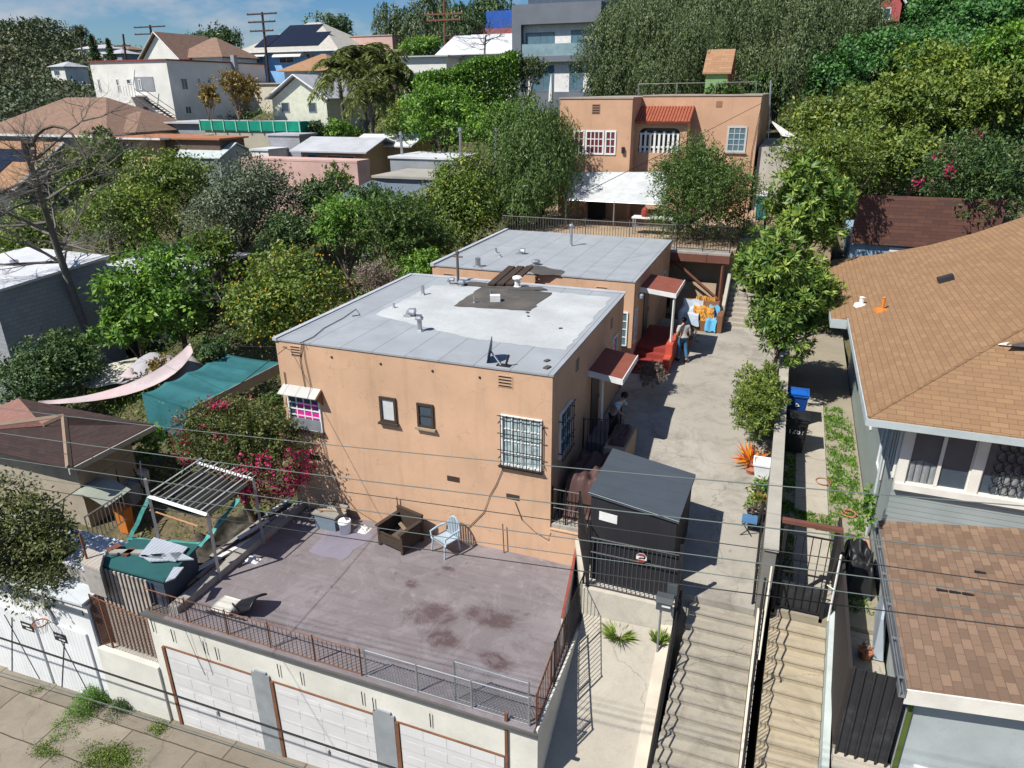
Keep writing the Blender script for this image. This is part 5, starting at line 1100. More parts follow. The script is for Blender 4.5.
# ------------------------------------------------------------------ left foreground: sheds, huts, shack
ws = thing('white_shed', 'white painted shed with slatted double doors beside the pavement', 'shed', (-18,11,-1))
mb = MB(); mb.box(-21.5,9.74,-2,-15.32,11.7,2.5); mb.build('wall', WHITEW, ws)
mb = MB(); mb.hexa([(-21.6,9.6,2.45),(-15.25,9.6,2.62),(-15.25,11.9,2.8),(-21.6,11.9,2.65),(-21.6,9.6,2.52),(-15.25,9.6,2.69),(-15.25,11.9,2.87),(-21.6,11.9,2.72)]); mb.build('roof', lines('white_roll_roof',(.52,.56,.58),.55,1,.02,.6,.7,relief=.05), ws)
mb = MB(); mb.box(-21.6,9.56,2.36,-15.25,9.597,2.5); mb.build('drip_edge', flat('dark_blue_grey',(.08,.10,.12)), ws)
mb = MB(); mb.box(-15.318,9.8,-1.5,-15.3,11.65,2.4); mb.build('side_sheet', flat('blue_grey_sheet',(.16,.19,.22),.7,scale=2,dirt=.5), ws)
SLAT = lines('white_slats', (.72,.74,.74), .13, 0, .1, .55, .6, relief=.35)
F = Fr((0,9.74,0),(1,0,0),(0,-1,0))
for i,(pa,pb) in enumerate(((2,42),(46,90))):
    a = aY(pa,650,9.7); b = aY(pb,650,9.7); mb = MB(); F.box(mb,a.x,-1.0,.0,b.x,1.55,.05); dd = mb.build('door_leaf', SLAT, ws)
    mb = MB(); mb.tube([F.p(a.x+.15,-.9,.06),F.p(a.x+1.0,1.3,.06)],.012,4); mb.tube([F.p(b.x-1.1,1.3,.06),F.p(b.x-.5,-.8,.06)],.009,4); mb.build('door_brace', BLACKM, dd)
for px,py in ((28,626),(61,637)):
    a = aY(px,py,9.7); o_ = thing('door_notice', {28:'small black notice on the left leaf of the white shed doors',61:'small black notice on the right leaf of the white shed doors'}[px], 'sign', (a.x,9.66,a.z))
    mb = MB(); F.box(mb,a.x-.22,a.z-.13,.055,a.x+.22,a.z+.13,.07); mb.build('plate', BLACKP, o_)
    mb = MB(); F.box(mb,a.x-.17,a.z+.02,.071,a.x+.12,a.z+.07,.074); F.box(mb,a.x-.05,a.z-.08,.071,a.x+.17,a.z-.04,.074); mb.build('print', WHITEP, o_)
a = aY(40,612,9.6); hp = thing('wall_hoop', 'old torn white hoop with a rusty ring hung on the white shed wall', 'hoop', (a.x,9.5,a.z))
mb = MB(); mb.prism([F.p(a.x-.22,a.z+.05,.05),F.p(a.x+.05,a.z+.45,.05),F.p(a.x+.3,a.z-.1,.05),F.p(a.x+.3,a.z-.3,.05),F.p(a.x,a.z-.28,.05)],(0,-.05,0)); mb.build('backboard', WHITEP, hp)
ring = [Vector((a.x+.1+.2*math.cos(R(q)),9.46+.16*math.sin(R(q)),a.z-.22)) for q in range(0,361,30)]; mb = MB(); mb.tube(ring,.02,5); mb.build('ring', flat('rusty_ring',(.25,.10,.05)), hp)
mb = MB()
for p in ring[:-1]: mb.tube([p,Vector((a.x+.1+(p.x-a.x-.1)*.6,9.46+(p.y-9.46)*.6,a.z-.5))],.008,3)
mb.build('net', WHITEP, hp)
# pieces of roof and rubble sheds behind it
def roofpiece(name, label, pts, z, m, h=1.6, cat='shed roof', dz=(0,0,0,0), wall=None):
    P = [aZ(px,py,z+d) for (px,py),d in zip(pts,dz)]
    t_ = thing(name, label, cat, tuple(sum(P,Vector())/4-Vector((0,0,h))))
    mb = MB(); mb.prism(P,(0,0,.07)); mb.build('roof', m, t_); Q = inset(P,.93)
    mb = MB(); mb.hexa([(q.x,q.y,z-h) for q in Q]+[(q.x,q.y,q.z-.02) for q in Q]); mb.build('wall', wall or GREYWOOD, t_); return t_
roofpiece('rear_white_shed', 'smaller white roofed shed behind the white slatted door shed', [(62,563),(94,541),(112,548),(92,574)], 3.2, MC['white_roll_roof'] if 'white_roll_roof' in MC else WHITEROOF, 2.4, 'shed')
roofpiece('tin_shed', 'low shed with a rusty beige corrugated roof next to the green roofed shack', [(82,566),(100,572),(104,556),(88,550)], 3.9, lines('beige_tin',(.45,.40,.34),.12,0,.15,.5,.7), .8, 'shed')
# fenced shack with a green roof
sk = thing('shack', 'ramshackle shack with a torn green roll roof strewn with boards', 'shack', (-14,10.6,1))
P = [aY(95,565,9.95), aY(164,583,9.95), aY(200,546,11.4), aY(134,540,11.2)]
mb = MB(); mb.prism(P,(0,0,.05)); rf = mb.build('roof', flat('green_roll_roof',(.02,.095,.095),.85,scale=2,dirt=.45), sk)
Q = inset(P,.9); mb = MB(); mb.hexa([(q.x,q.y,1.0) for q in Q]+[(q.x,q.y,q.z-.02) for q in Q]); mb.build('wall', flat('navy_board',(.05,.07,.10),.8,dirt=.5), sk)
for (p,q,m,w_) in (((110,560),(122,552),BROWNW,.2),((123,551),(133,546),BROWNW,.18),((112,557),(150,566),GREYWOOD,.16)):
    a = aY(*p,10.4); b = aY(*q,10.7); a.z = b.z = P[0].z+.1; mb = MB(); mb.obox(tuple((a+b)/2),((b-a).length,w_,.05),Matrix.Rotation(math.atan2(b.y-a.y,b.x-a.x),3,'Z')); mb.build('loose_board', m, rf)
TIN = lines('white_tin',(.50,.54,.60),.1,0,.15,.5,.5,metal=.2)
for pts in ([(139,557),(176,562),(188,548),(154,538)],[(165,583),(175,579),(184,568),(174,568)],[(140,556),(150,562),(194,560),(180,553)]):
    Z = P[0].z+.16; mb = MB(); mb.prism([aZ(px,py,Z) for px,py in pts],(0,0,.03)); mb.build('tin_sheet', TIN, rf)
chainlink('chain_link_fence', 'rusty chain link fence panel between the white shed and the garage', (-15.25,9.85,1.2), (-13.35,9.85,.95), 1.6, RUST, posts=1, pitch=.09)
mb = MB(); 
for i in range(12): x = -14.8+i*.14; mb.box(x,9.90,1.3,x+.07,9.93,3.75)
tag(mb.build('picket_screen', flat('rusty_white_pickets',(.42,.38,.33),.9,scale=6,dirt=.7,dirtcol=(.15,.06,.03))), 'tall rusty white picket screen under the green roofed shack', 'screen')
mb = MB(); mb.tube([(-14.9,9.86,1.0),(-14.98,9.86,4.7)],.03,5); tag(mb.build('rusty_post', RUST), 'leaning rusty post at the front left corner of the shack', 'post')
# pergola frame with teal netting
pg = thing('pergola', 'white pergola frame with slats and torn teal netting behind the shack', 'pergola', (-14,13,3))
A = aZ(149,496.5,5.15); B = aX(207.5,515,-12.35)
mb = MB(); mb.tube([A,B],.06,4); mb.build('beam', WHITEP, pg)
A2 = A+Vector((0,1.7,.08)); B2 = B+Vector((0,1.7,.08)); mb = MB(); mb.tube([A2,B2],.05,4); mb.build('beam', WHITEP, pg)
for q in range(11): u = q/10; mb = MB(); mb.tube([A.lerp(B,u)+Vector((0,0,.09)), A2.lerp(B2,u)+Vector((0,.15,.08))],.02,4); mb.build('slat', GREYWOOD if q%3 else WHITEP, pg)
for p in (A,B,A2,B2): mb = MB(); mb.tube([(p.x,p.y,1.0),(p.x,p.y,p.z+(.5 if p is A else 0))],.05,4); mb.build('post', GREYWOOD, pg)
C1 = aX(238,499,-12.3); C2 = aY(200,546,11.25)
def strip(u, v): p = C1.lerp(C2, v); return p+Vector((.13*(u-.5)*(1+.3*math.sin(v*19)), .02*math.sin(v*9+u*2), -.02*math.sin(math.pi*v)))
mb = MB(); mb.sheet(strip, 4, 26, .012); mb.build('netting', flat('teal_netting',(.06,.27,.24),.8,scale=7,var=.3,dirt=.6,dirtcol=(.4,.45,.45)), pg)
C3 = A.copy(); C4 = aY(128,541,11.2)
mb = MB(); mb.sheet(lambda u,v: C3.lerp(C4,v)+Vector((.13*(u-.5)+.01*math.sin(v*14),.0,-.02*math.sin(3.1*v))), 4, 20, .012); mb.build('netting', flat('teal_netting',(.06,.42,.33)), pg)
C5 = aY(128,541,11.2); C6 = aY(200,546,11.45)
mb = MB(); mb.sheet(lambda u,v: C5.lerp(C6,v)+Vector((0,.12*(u-.5),.08+.02*math.sin(v*13))), 4, 20, .012); mb.build('netting', flat('teal_netting',(.06,.42,.33)), pg)
def shd(u,v): return A.lerp(B,.04+.92*u).lerp(A2.lerp(B2,.04+.92*u), .03+.94*v)+Vector((0,0,-.12-.1*math.sin(math.pi*u)))
mb = MB(); mb.sheet(shd, 8, 8, .01); mb.build('added_shade_sheet', flat('added_shade_black',(.018,.02,.018),.9,scale=5), pg)  # added sheet darkens the gaps and deepens the pergola shadow on the deck
mb = MB(); mb.tube([aY(150,510,11.25),aY(198,526,11.25)],.025,4); mb.build('rail', flat('orange_wood',(.4,.2,.09)), pg)
railing('slanted_pickets', 'row of slanted white laths left of the pergola', tuple(aY(92,545,12.6)), tuple(aY(128,520,14.2)), 1.0, GREYWOOD, .16, .018, posts=1, cat='fence')
# lumber and bits left of the kerb beam
for i in range(9):
    y_ = 11.2+i*.42; mb = MB(); L_ = rnd.uniform(1.0,2.2); mb.obox((-12.95+rnd.uniform(-.2,.2),y_,3.03+.05*(i%3)),(.12,L_,.05),Matrix.Rotation(rnd.uniform(-.5,.1),3,'Z'))
    tag(mb.build('loose_plank', [WOOD,GREYWOOD,WHITEP][i%3]), 'loose weathered plank lying left of the long kerb beam', 'plank', 'planks left of the kerb beam')
mb = MB(); mb.box(-13.2,10.0,2.2,-12.65,14.9,2.985); tag(mb.build('lumber_base', DARKC), 'dark low ledge carrying the loose planks', 'ledge')
# brown roofed hut
hz = 3.6; a = aZ(68,470,hz); b = aZ(152,429,hz); xr_ = (a.x+b.x)/2; rA = aX(72,416,xr_-3.4); rB = aX(96,404,xr_-3.4); zr_ = (rA.z+rB.z)/2; xr2 = xr_-3.4
hut = thing('brown_roof_hut', 'hut with a broad dark brown hip roof, its far left side faded pink', 'hut', (xr2,(a.y+b.y)/2,1))
yA, yB = a.y, b.y+.2; xL = xr_-6.8; rA = Vector((xr2,yA+2.6,zr_)); rB = Vector((xr2,yB-1.6,zr_))
mb = MB(); mb.prism([(xr_,yA,hz),(xr_,yB,hz),rB,rA],(0,0,.08)); mb.prism([(xL,yA,hz),(xr_,yA,hz),rA],(0,0,.08)); mb.prism([(xr_,yB,hz),(xL,yB,hz),rB],(0,0,.08)); rf = mb.build('roof', shingle('hut_dark_shingles',(.075,.05,.045),(.05,.035,.032)), hut)
mb = MB(); mb.prism([(xL,yB,hz),(xL,yA,hz),rA,rB],(0,0,.08)); mb.build('roof_slope', shingle('hut_pink_shingles',(.36,.19,.15),(.30,.16,.13)), rf)  # left slope pink, the other slopes dark brown
mb = MB(); mb.tube([rA+Vector((0,0,.1)),Vector((xr_,yA,hz+.1))],.1,4); mb.tube([rA+Vector((0,0,.1)),Vector((xL,yA,hz+.1))],.09,4); mb.tube([rA+Vector((0,0,.1)),rB+Vector((0,0,.1))],.08,4); mb.build('ridge_cap', flat('tan_ridge',(.25,.18,.13)), rf)
mb = MB(); mb.box(xr_+.003,yA-.05,hz-.12,xr_+.06,yB,hz+.06); mb.build('fascia', flat('pale_fascia',(.4,.38,.33)), rf)
mb = MB(); mb.box(xL+.6,yA+.6,.5,xr_-.6,yB-.6,hz); mb.build('wall', flat('hut_beige',(.36,.31,.24),.9), hut)
# teal tarpaulin shed
tp = thing('teal_shelter', 'shelter covered by a bright teal tarpaulin left of the orange house', 'shelter', (-18,19,3))
A = aY(142,393,17.5); B = aX(226,354,A.x); D = aY(188,409,17.5); Cc = aX(281,362,D.x); 
TEAL = lines('teal_tarpaulin',(.035,.165,.18),.75,1,.02,.6,.7,var=.3,relief=.3,dirt=.55)
def tt(u, v): p = (A.lerp(D,u)).lerp(B.lerp(Cc,u),v); return p+Vector((0,0,-.1*abs(math.sin(v*math.pi*4))-.05*math.sin(u*3.1)))
mb = MB(); mb.sheet(tt, 12, 32, .02); mb.build('tarpaulin', TEAL, tp, smooth=True)
A_, D_ = aY(148,420,17.45), aY(182,441,17.45)
mb = MB(); mb.sheet(lambda u,v: A.lerp(D,u).lerp(A_.lerp(D_,u),v)+Vector((0,-.02-.04*math.sin(u*9)*v,0)), 12, 8, .02); mb.build('side_flap', TEAL, tp, smooth=True)
mb = MB(); mb.prism([D+Vector((.02,0,0)),D+Vector((.02,0,-.35)),Cc+Vector((.02,0,-.45)),Cc+Vector((.02,0,-.0))],(.03,0,0)); mb.build('side_board', GREYWOOD, tp)
for p in (A,B,Cc,D): mb = MB(); mb.tube([(p.x,p.y+.1,1.2),(p.x,p.y+.1,p.z-.05)],.06,5); mb.build('post', flat('blue_grey_post',(.14,.19,.24)), tp)
# shade sail
def bez(a, b, c, t_): return a*(1-t_)**2+b*2*t_*(1-t_)+c*t_*t_
S1 = [aY(38,401,17), aY(140,396,18.6), aY(190,343,21.5)]; S2 = [aY(38,404,17), aY(168,404,18.0), aY(193,352,21.3)]
def sail(u, v): return bez(*S1, u).lerp(bez(*S2, u), v)+Vector((0,0,-.1*math.sin(math.pi*v)*math.sin(math.pi*u)))
mb = MB(); mb.sheet(sail, 12, 16, .015); tag(mb.build('shade_sail', flat('faded_sail',(.50,.42,.42),.8,scale=.5,var=.3,dirt=.6,dirtcol=(.42,.16,.14)), smooth=True), 'faded white and pink triangular shade sail left of the teal shelter', 'sail')
# patio parasol, tarps, gazebo
c = aY(117,372,22); um = thing('patio_parasol', 'tilted cream octagonal patio parasol with a torn panel', 'parasol', (c.x,c.y,1.5))
mb = MB(); top = c+Vector((0,0,.45)); rg = [c+Vector((1.9*math.cos(R(22.5+45*i)),1.9*math.sin(R(22.5+45*i)),.18*math.cos(R(45*i)))) for i in range(8)]
for i in range(8):
    if i == 2: continue
    p, q = rg[i], rg[(i+1)%8]; mb.prism([top,p,q],(0,0,.02))
mb.build('canopy', flat('cream_canvas',(.60,.58,.48),.8), um)
mb = MB(); mb.tube([(c.x,c.y,1.5),(c.x,c.y,top.z)],.035,6); mb.build('pole', GREYWOOD, um)
for i in range(8): mb = MB(); mb.tube([top-Vector((0,0,.03)),rg[i]-Vector((0,0,.02))],.015,4); mb.build('rib', GREYWOOD, um)
def cloth(name, label, px, py, Y, w_, d_, m, seed, drop=.9, cat='tarpaulin'):
    c = aY(px,py,Y)
    def f(u,v): return c+Vector((w_*(u-.5),d_*(v-.5),.5*mnoise.noise(Vector((u*3+seed,v*3,seed)))-drop*((u-.5)**2+(v-.5)**2)*2))
    mb = MB(); mb.sheet(f, 18, 18, .015); tag(mb.build(name, m, smooth=True), label, cat)
cloth('crumpled_tarpaulin', 'crumpled white tarpaulin below the grey block wall', 76, 348, 22, 2.6, 1.8, flat('dingy_white_cloth',(.42,.43,.43),.85,scale=1.5,dirt=.6), 2)
cloth('striped_awning', 'crumpled grey awning with a red lining at the edge of the bright green tree', 165, 358, 21, 3.4, 2.4, flat('grey_and_red_cloth',(.36,.35,.36),.8,scale=1.2,dirt=.9,dirtcol=(.35,.06,.06)), 7, .9, 'awning')
cloth('striped_awning', 'small pale crumpled cloth beside the cream parasol', 143, 366, 20.5, 1.6, 1.4, flat('pinkish_cloth',(.45,.38,.37)), 9, .6, 'cloth')
c = aY(14,331,25); gz = thing('garden_gazebo', 'green pyramid topped gazebo at the left edge', 'gazebo', (c.x,c.y,1)); mb = MB()
for i in range(4): 
    p = c+Vector((2.2*math.cos(R(45+90*i)),2.2*math.sin(R(45+90*i)),-.9)); q = c+Vector((2.2*math.cos(R(135+90*i)),2.2*math.sin(R(135+90*i)),-.9)); mb.prism([c,p,q],(0,0,.02))
mb.build('canopy', flat('dark_green_canvas',(.02,.14,.08),.7), gz)
for i in range(4): p = c+Vector((2.1*math.cos(R(45+90*i)),2.1*math.sin(R(45+90*i)),-.95)); mb = MB(); mb.tube([p,(p.x,p.y,.5)],.04,5); mb.build('post', WHITEP, gz)
# grey block building at the far left
Xw = -33; a = aX(-8,294,Xw); b = aX(105,258.5,Xw)
gw = thing('block_building', 'long grey block building with a whitish flat roof at the left edge', 'building', (-38,26,0))
mb = MB(); mb.hexa([(Xw-6,a.y,-1),(Xw,a.y,-1),(Xw,b.y,-1),(Xw-6,b.y,-1),(Xw-6,a.y,a.z+.05),(Xw,a.y,a.z),(Xw,b.y,b.z),(Xw-6,b.y,b.z+.05)]); mb.build('wall', BLOCK, gw)
mb = MB(); mb.prism([(Xw-6,a.y-.1,a.z+.06),(Xw+.15,a.y-.1,a.z+.01),(Xw+.15,b.y+.2,b.z+.01),(Xw-6,b.y+.2,b.z+.06)],(0,0,.12)); mb.build('roof', WHITEROOF, gw)
p = aX(17,272,Xw-3); mb = MB(); mb.lathe((p.x,p.y,p.z-1.2),[(.13,0),(.13,1.6),(.2,1.62),(.2,1.8)],8); mb.build('chimney_pipe', GALV, gw)
bldg('open_shed', 'open fronted shed with a pale tin roof joined to the grey block building', 'shed', 105, 178, 276, 27.4, 5, flat('shed_shade_wall',(.05,.045,.04)), None, WHITEROOF, oh=.3, z0=1)  # solid near black wall, its colour painting the shade inside the open front
bldg('slate_kiosk', 'tiny tin roofed kiosk peeping out above the bright green tree', 'shed', 155, 174, 253, 31, 2, DKWOOD, None, WHITEROOF, oh=.2, z0=2)

# ------------------------------------------------------------------ foliage
def nrm_(a): return a/np.maximum(1e-9, np.linalg.norm(a, axis=1, keepdims=True))
def rdir(g, n): return nrm_(g.normal(size=(n,3)))
def leaf_mesh(name, P, A, N, L, W, tint, mat, off=(0,0,0), bend=.15):
    A = nrm_(A); N = nrm_(N-A*(A*N).sum(1, keepdims=True)); S = np.cross(A, N)
    L = np.broadcast_to(np.asarray(L, float), (len(P),))[:,None]; W = np.broadcast_to(np.asarray(W, float), (len(P),))[:,None]
    V = np.empty((len(P),4,3)); V[:,0] = P; V[:,1] = P+A*L*.45+S*W*.5; V[:,2] = P+A*L-N*L*bend; V[:,3] = P+A*L*.45-S*W*.5
    V -= np.array(off)
    me = bpy.data.meshes.new(name); n = len(P)
    me.vertices.add(4*n); me.vertices.foreach_set('co', V.reshape(-1).astype(np.float32))
    me.loops.add(4*n); me.loops.foreach_set('vertex_index', np.arange(4*n, dtype=np.int32))
    me.polygons.add(n); me.polygons.foreach_set('loop_start', np.arange(0,4*n,4, dtype=np.int32))
    me.materials.append(mat)
    at = me.attributes.new('tint', 'FLOAT', 'FACE'); at.data.foreach_set('value', np.clip(tint,0,1).astype(np.float32))
    me.update(); me.validate()
    return me
def crown_leaves(seed, c, rx, ry, rz, L, W, n, style='broad', K=16, lobe=.45, per=14, tw=.055, up=.15, inner=.25):
    g = np.random.default_rng(seed); Rv = np.array([rx,ry,rz]); c = np.array(c); rm = (rx*ry*rz)**(1/3)
    d = rdir(g, K); d[:,2] = d[:,2]*.9+up; d = nrm_(d)
    lc = d*(1-lobe)*g.uniform(.65,1.2,(K,1)); lr = lobe*g.uniform(.7,1.2,K)
    lc = np.vstack([lc, [[0,0,0]]]); lr = np.append(lr, .6)
    T = max(8, n//per); w_ = lr**2; ch = g.choice(len(lr), T, p=w_/w_.sum())
    d2 = rdir(g, T); fl = (d2[:,2] < -.3) & (g.random(T) < .6); d2[fl,2] *= -1
    rad = g.uniform(.80,1.06,T); q = g.random(T) < inner; rad[q] = g.uniform(.2,.8,q.sum())
    p = lc[ch]+d2*lr[ch][:,None]*rad[:,None]
    out = nrm_(d2+.5*p); p = c+p*Rv
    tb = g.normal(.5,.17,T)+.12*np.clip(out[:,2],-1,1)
    idx = np.repeat(np.arange(T), per); m = len(idx); o = out[idx]; k_ = np.tile(np.arange(per), T)
    upv = np.array([0,0,1.])
    if style == 'broad':
        P = p[idx]+g.normal(size=(m,3))*tw*rm; A = o*.5+g.normal(size=(m,3))*.7+np.array([0,0,-.15]); N = upv*.55+o*.6+g.normal(size=(m,3))*.45
        ll = L*g.uniform(.6,1.25,m); ww = W*g.uniform(.7,1.2,m)
    elif style == 'rosette':
        an = g.random(m)*6.283; el = g.uniform(.0,1.1,m)
        u = nrm_(np.cross(o, g.normal(size=(m,3)))); A = u*np.cos(el)[:,None]+o*np.sin(el)[:,None]+upv*.15; P = p[idx]+A*.02*rm; N = o+upv*.2; ll = L*g.uniform(.75,1.2,m); ww = W*g.uniform(.8,1.2,m)
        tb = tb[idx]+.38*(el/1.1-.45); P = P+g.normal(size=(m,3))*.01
        return P, A, N, ll, ww, tb+g.normal(0,.06,m)
    elif style == 'weep':
        s_ = k_/per; ln = g.uniform(.22,.5,T)[idx]*rm
        drift = g.normal(size=(T,3))[idx]*.05*rm; P = p[idx]+np.outer(s_*ln, [0,0,-1])+o*(.12*rm*np.sin(s_*2.2))[:,None]+drift*s_[:,None]+g.normal(size=(m,3))*.018*rm
        A = g.normal(size=(m,3))*.45+np.array([0,0,-1.])+o*.25; N = o*1.0+g.normal(size=(m,3))*.5+upv*.3; ll = L*g.uniform(.6,1.3,m); ww = W*g.uniform(.7,1.2,m)
    elif style == 'fine':
        ax = nrm_(o+g.normal(size=(T,3))[idx]*.5+upv*.1); s_ = k_/per; P = p[idx]+ax*(s_*.22*rm)[:,None]+g.normal(size=(m,3))*.02*rm
        A = ax*.5+g.normal(size=(m,3))*.7; N = upv*.6+g.normal(size=(m,3))*.6; ll = L*g.uniform(.6,1.3,m); ww = W*g.uniform(.7,1.2,m)
    return P, A, N, ll, ww, tb[idx]+g.normal(0,.09,m)
TINTN = [0]
def px_radius(c): return (Vector(c)-CAMP).length/FPX
def limbs(mb, base, c, rx, rz, r0, seed, n=6, k_=7):
    q = random.Random(seed); base = Vector(base); c = Vector(c)
    fork = base.lerp(c, .45) if (c-base).length > .1 else c
    fork += Vector((q.uniform(-.2,.2)*rx, q.uniform(-.2,.2)*rx, 0))
    mb.tube([base-Vector((0,0,.3)), base.lerp(fork,.5)+Vector((q.uniform(-.06,.06),q.uniform(-.06,.06),0))*rx, fork],[r0,r0*.8,r0*.65],k_)
    for i in range(n):
        an = 6.283*(i+q.random()*.6)/n; el = q.uniform(-.1,.9); t_ = c+Vector((math.cos(an)*math.cos(el)*rx*.7, math.sin(an)*math.cos(el)*rx*.7, math.sin(el)*rz*.7))
        m_ = fork.lerp(t_, .5)+Vector((0,0,.12*rz)); mb.tube([fork, m_, t_],[r0*.5,r0*.3,r0*.08],5)
def tree(name, label, px, py, Y, rpx, rpz, mat, style='broad', Lp=3.2, asp=.5, dens=1.0, seed=None, ry=None, K=16, lobe=.45, group=None, ground=None, trunk=True, bark=None, cat='tree', Lmin=.07, Lmax=.6, per=14, up=.15, extra=None, cap=30000):
    TINTN[0] += 1; seed = seed or TINTN[0]*7+3
    c = aY(px,py,Y); s_ = px_radius(c); rx = rpx*s_; rz = rpz*s_; ry = ry or min(rx, 1.15*rx)
    L = min(Lmax, max(Lmin, Lp*s_)); W = L*asp
    area = 4*math.pi*((rx*ry)**1.6+(rx*rz)**1.6+(ry*rz)**1.6)**(1/1.6)/3**(1/1.6)
    n = int(min(cap, max(600, 1.15*dens*area/(.5*L*W))))
    gz_ = ground if ground is not None else ground_z(c.x, c.y)
    gz_ = min(gz_, c.z-rz*.5)
    base = (c.x, c.y, gz_)
    t_ = thing(name, label, cat, base, group)
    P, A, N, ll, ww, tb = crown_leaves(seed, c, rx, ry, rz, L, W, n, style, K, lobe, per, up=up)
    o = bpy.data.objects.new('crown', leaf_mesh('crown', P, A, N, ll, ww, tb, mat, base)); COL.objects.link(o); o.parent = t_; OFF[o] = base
    if trunk:
        mb = MB(); limbs(mb, base, c, rx, rz, max(.05, .06*rx), seed); mb.build('trunk', bark or BARK, t_, smooth=True)
    if extra: extra(t_, c, rx, ry, rz, seed, base)
    return t_
def blossoms(mat, n, L, where=(0,0,0), spread=1.0, name='blossom', per=9):
    def f(t_, c, rx, ry, rz, seed, base):
        g = np.random.default_rng(seed+99); T = n//per
        d = nrm_(rdir(g, T)*spread+np.array(where)); p = np.array(c)+d*np.array([rx,ry,rz])*g.uniform(.86,1.1,(T,1)); idx = np.repeat(np.arange(T), per); m = len(idx)
        P = p[idx]+g.normal(size=(m,3))*.05*rx
        o = bpy.data.objects.new(name, leaf_mesh(name, P, g.normal(size=(m,3)), d[idx]+g.normal(size=(m,3))*.6, L*g.uniform(.6,1.2,m), L*.8, g.random(m), mat, base)); COL.objects.link(o); o.parent = t_
    return f
def fruits(mat, n, r):
    def f(t_, c, rx, ry, rz, seed, base):
        q = random.Random(seed); mb = MB()
        for i in range(n):
            d = Vector((q.gauss(0,1),q.gauss(0,1)-.5,q.gauss(.35,.8))).normalized(); s_ = q.uniform(.82,1.02); p = Vector(c)+Vector((d.x*rx,d.y*ry,d.z*rz))*s_; mb.ball(p, r, 6, 4)
        o = mb.build('fruit', mat, t_, smooth=True); o['kind'] = 'stuff'
    return f
LF_CIT = leafmat('citrus_leaves', (0.0508,0.0943,0.0174), (0.123,0.189,0.029), (0.29,0.348,0.0435))
LF_BRI = leafmat('bright_leaves', (0.0435,0.109,0.0174), (0.116,0.239,0.0319), (0.275,0.435,0.058), .3)
LF_LOQ = leafmat('loquat_leaves', (.03,.07,.016), (.10,.19,.03), (.40,.50,.10), .3)
LF_GRY = leafmat('grey_green_leaves', (0.0406,0.0609,0.0319), (0.109,0.138,0.0798), (0.217,0.254,0.16), .15)
LF_YEL = leafmat('yellow_green_leaves', (.04,.075,.014), (.12,.18,.03), (.32,.37,.07), .25)
LF_DRK = leafmat('dark_green_leaves', (0.0203,0.0464,0.0174), (0.0508,0.102,0.029), (0.131,0.203,0.0508), .15)
LF_PEP = leafmat('pepper_leaves', (.03,.062,.014), (.075,.135,.03), (.16,.235,.06), .25)
LF_OLV = leafmat('olive_green_leaves', (.03,.052,.02), (.085,.125,.045), (.19,.235,.10), .15)
LF_IVY = leafmat('ivy_leaves', (0.0261,0.0798,0.0261), (0.0653,0.174,0.0435), (0.145,0.319,0.0725), .2)
LF_BOU = leafmat('bougainvillea_leaves', (.035,.055,.015), (.095,.12,.03), (.22,.22,.07), .25)
LF_ELM = leafmat('elm_leaves', (.03,.042,.014), (.085,.105,.03), (.21,.215,.07), .2)
LF_AUT = leafmat('autumn_leaves', (0.102,0.0653,0.0217), (0.232,0.16,0.0435), (0.406,0.29,0.0725), .2)
LF_PNK = leafmat('magenta_bracts', (.18,.006,.04), (.38,.010,.08), (.52,.03,.16), .3)
LF_PALM = leafmat('palm_leaves', (0.058,0.0798,0.0261), (0.145,0.181,0.0508), (0.304,0.319,0.102), .2)
LF_DRY = leafmat('dry_twiggy_leaves', (0.116,0.087,0.0725), (0.203,0.16,0.131), (0.319,0.261,0.203), .1)
LF_FAR = leafmat('far_wood_leaves', (.035,.055,.025), (.085,.115,.05), (.17,.18,.09), .1)
ORF = flat('orange_fruit', (.55,.30,.02), .5, bump=0)
T = tree
T('orange_tree','orange tree full of ripe fruit left of the front orange house',291,300,21,64,54,LF_CIT,'broad',4.2,.5,1.25,K=22,ground=2.4,extra=fruits(ORF,120,.036))
T('avocado_tree','bright green broad leaved tree left of the orange tree',168,290,24,58,48,LF_BRI,'broad',5.2,.5,1.0,K=20,ground=1.8)
T('avocado_tree','lower bright green limb mass leaning over the striped awning',128,328,22.5,34,24,LF_BRI,'broad',5.0,.5,1.0,ground=1.5)
T('grey_oak','rounded grey green tree in front of the pink building',252,204,34,60,46,LF_GRY,'broad',3.0,.5,1.0,K=22)
T('yellow_oak','tall yellow green tree beside the bare tree',97,178,35,38,38,LF_YEL,'broad',3.6,.5,.85,K=18)
T('dark_conifer','small dark green tip rising behind the yellow green tree',105,140,38,11,14,LF_DRK,'fine',3,.4)
T('yellow_oak','yellow green tree in front of the small grey shed',170,188,36,50,32,LF_YEL,'broad',3.2,.5,.9,K=20)
T('green_shrub','mixed green shrub mass below the yellow green trees',128,222,31,52,34,LF_CIT,'broad',3.2,.5,.8,K=20,cat='shrub')
T('green_shrub','olive green shrub left of the mixed green mass',30,240,31,46,38,LF_CIT,'broad',3.0,.5,.7,K=18,cat='shrub')
T('green_tree','dark green tree in front of the right end of the pink building',322,200,37,32,24,LF_DRK,'broad',3.2,.5,1.1,K=18)
T('green_tree','dark green tree between the grey green tree and the orange tree',290,238,31,34,22,LF_DRK,'broad',3.2,.5,1.0,K=18)
T('green_tree','green tree crown hiding the open tin roofed shed corner',215,252,29,30,26,LF_CIT,'broad',3.4,.5,1.0,K=16)
T('green_shrub','small green shrub at the foot of the pink building wall',338,180,41,15,18,LF_YEL,'broad',3.2,.5,.8,cat='shrub')
T('green_tree','fresh green tree right behind the orange tree',345,230,29,36,36,LF_BRI,'broad',3.6,.5,.9,K=16)
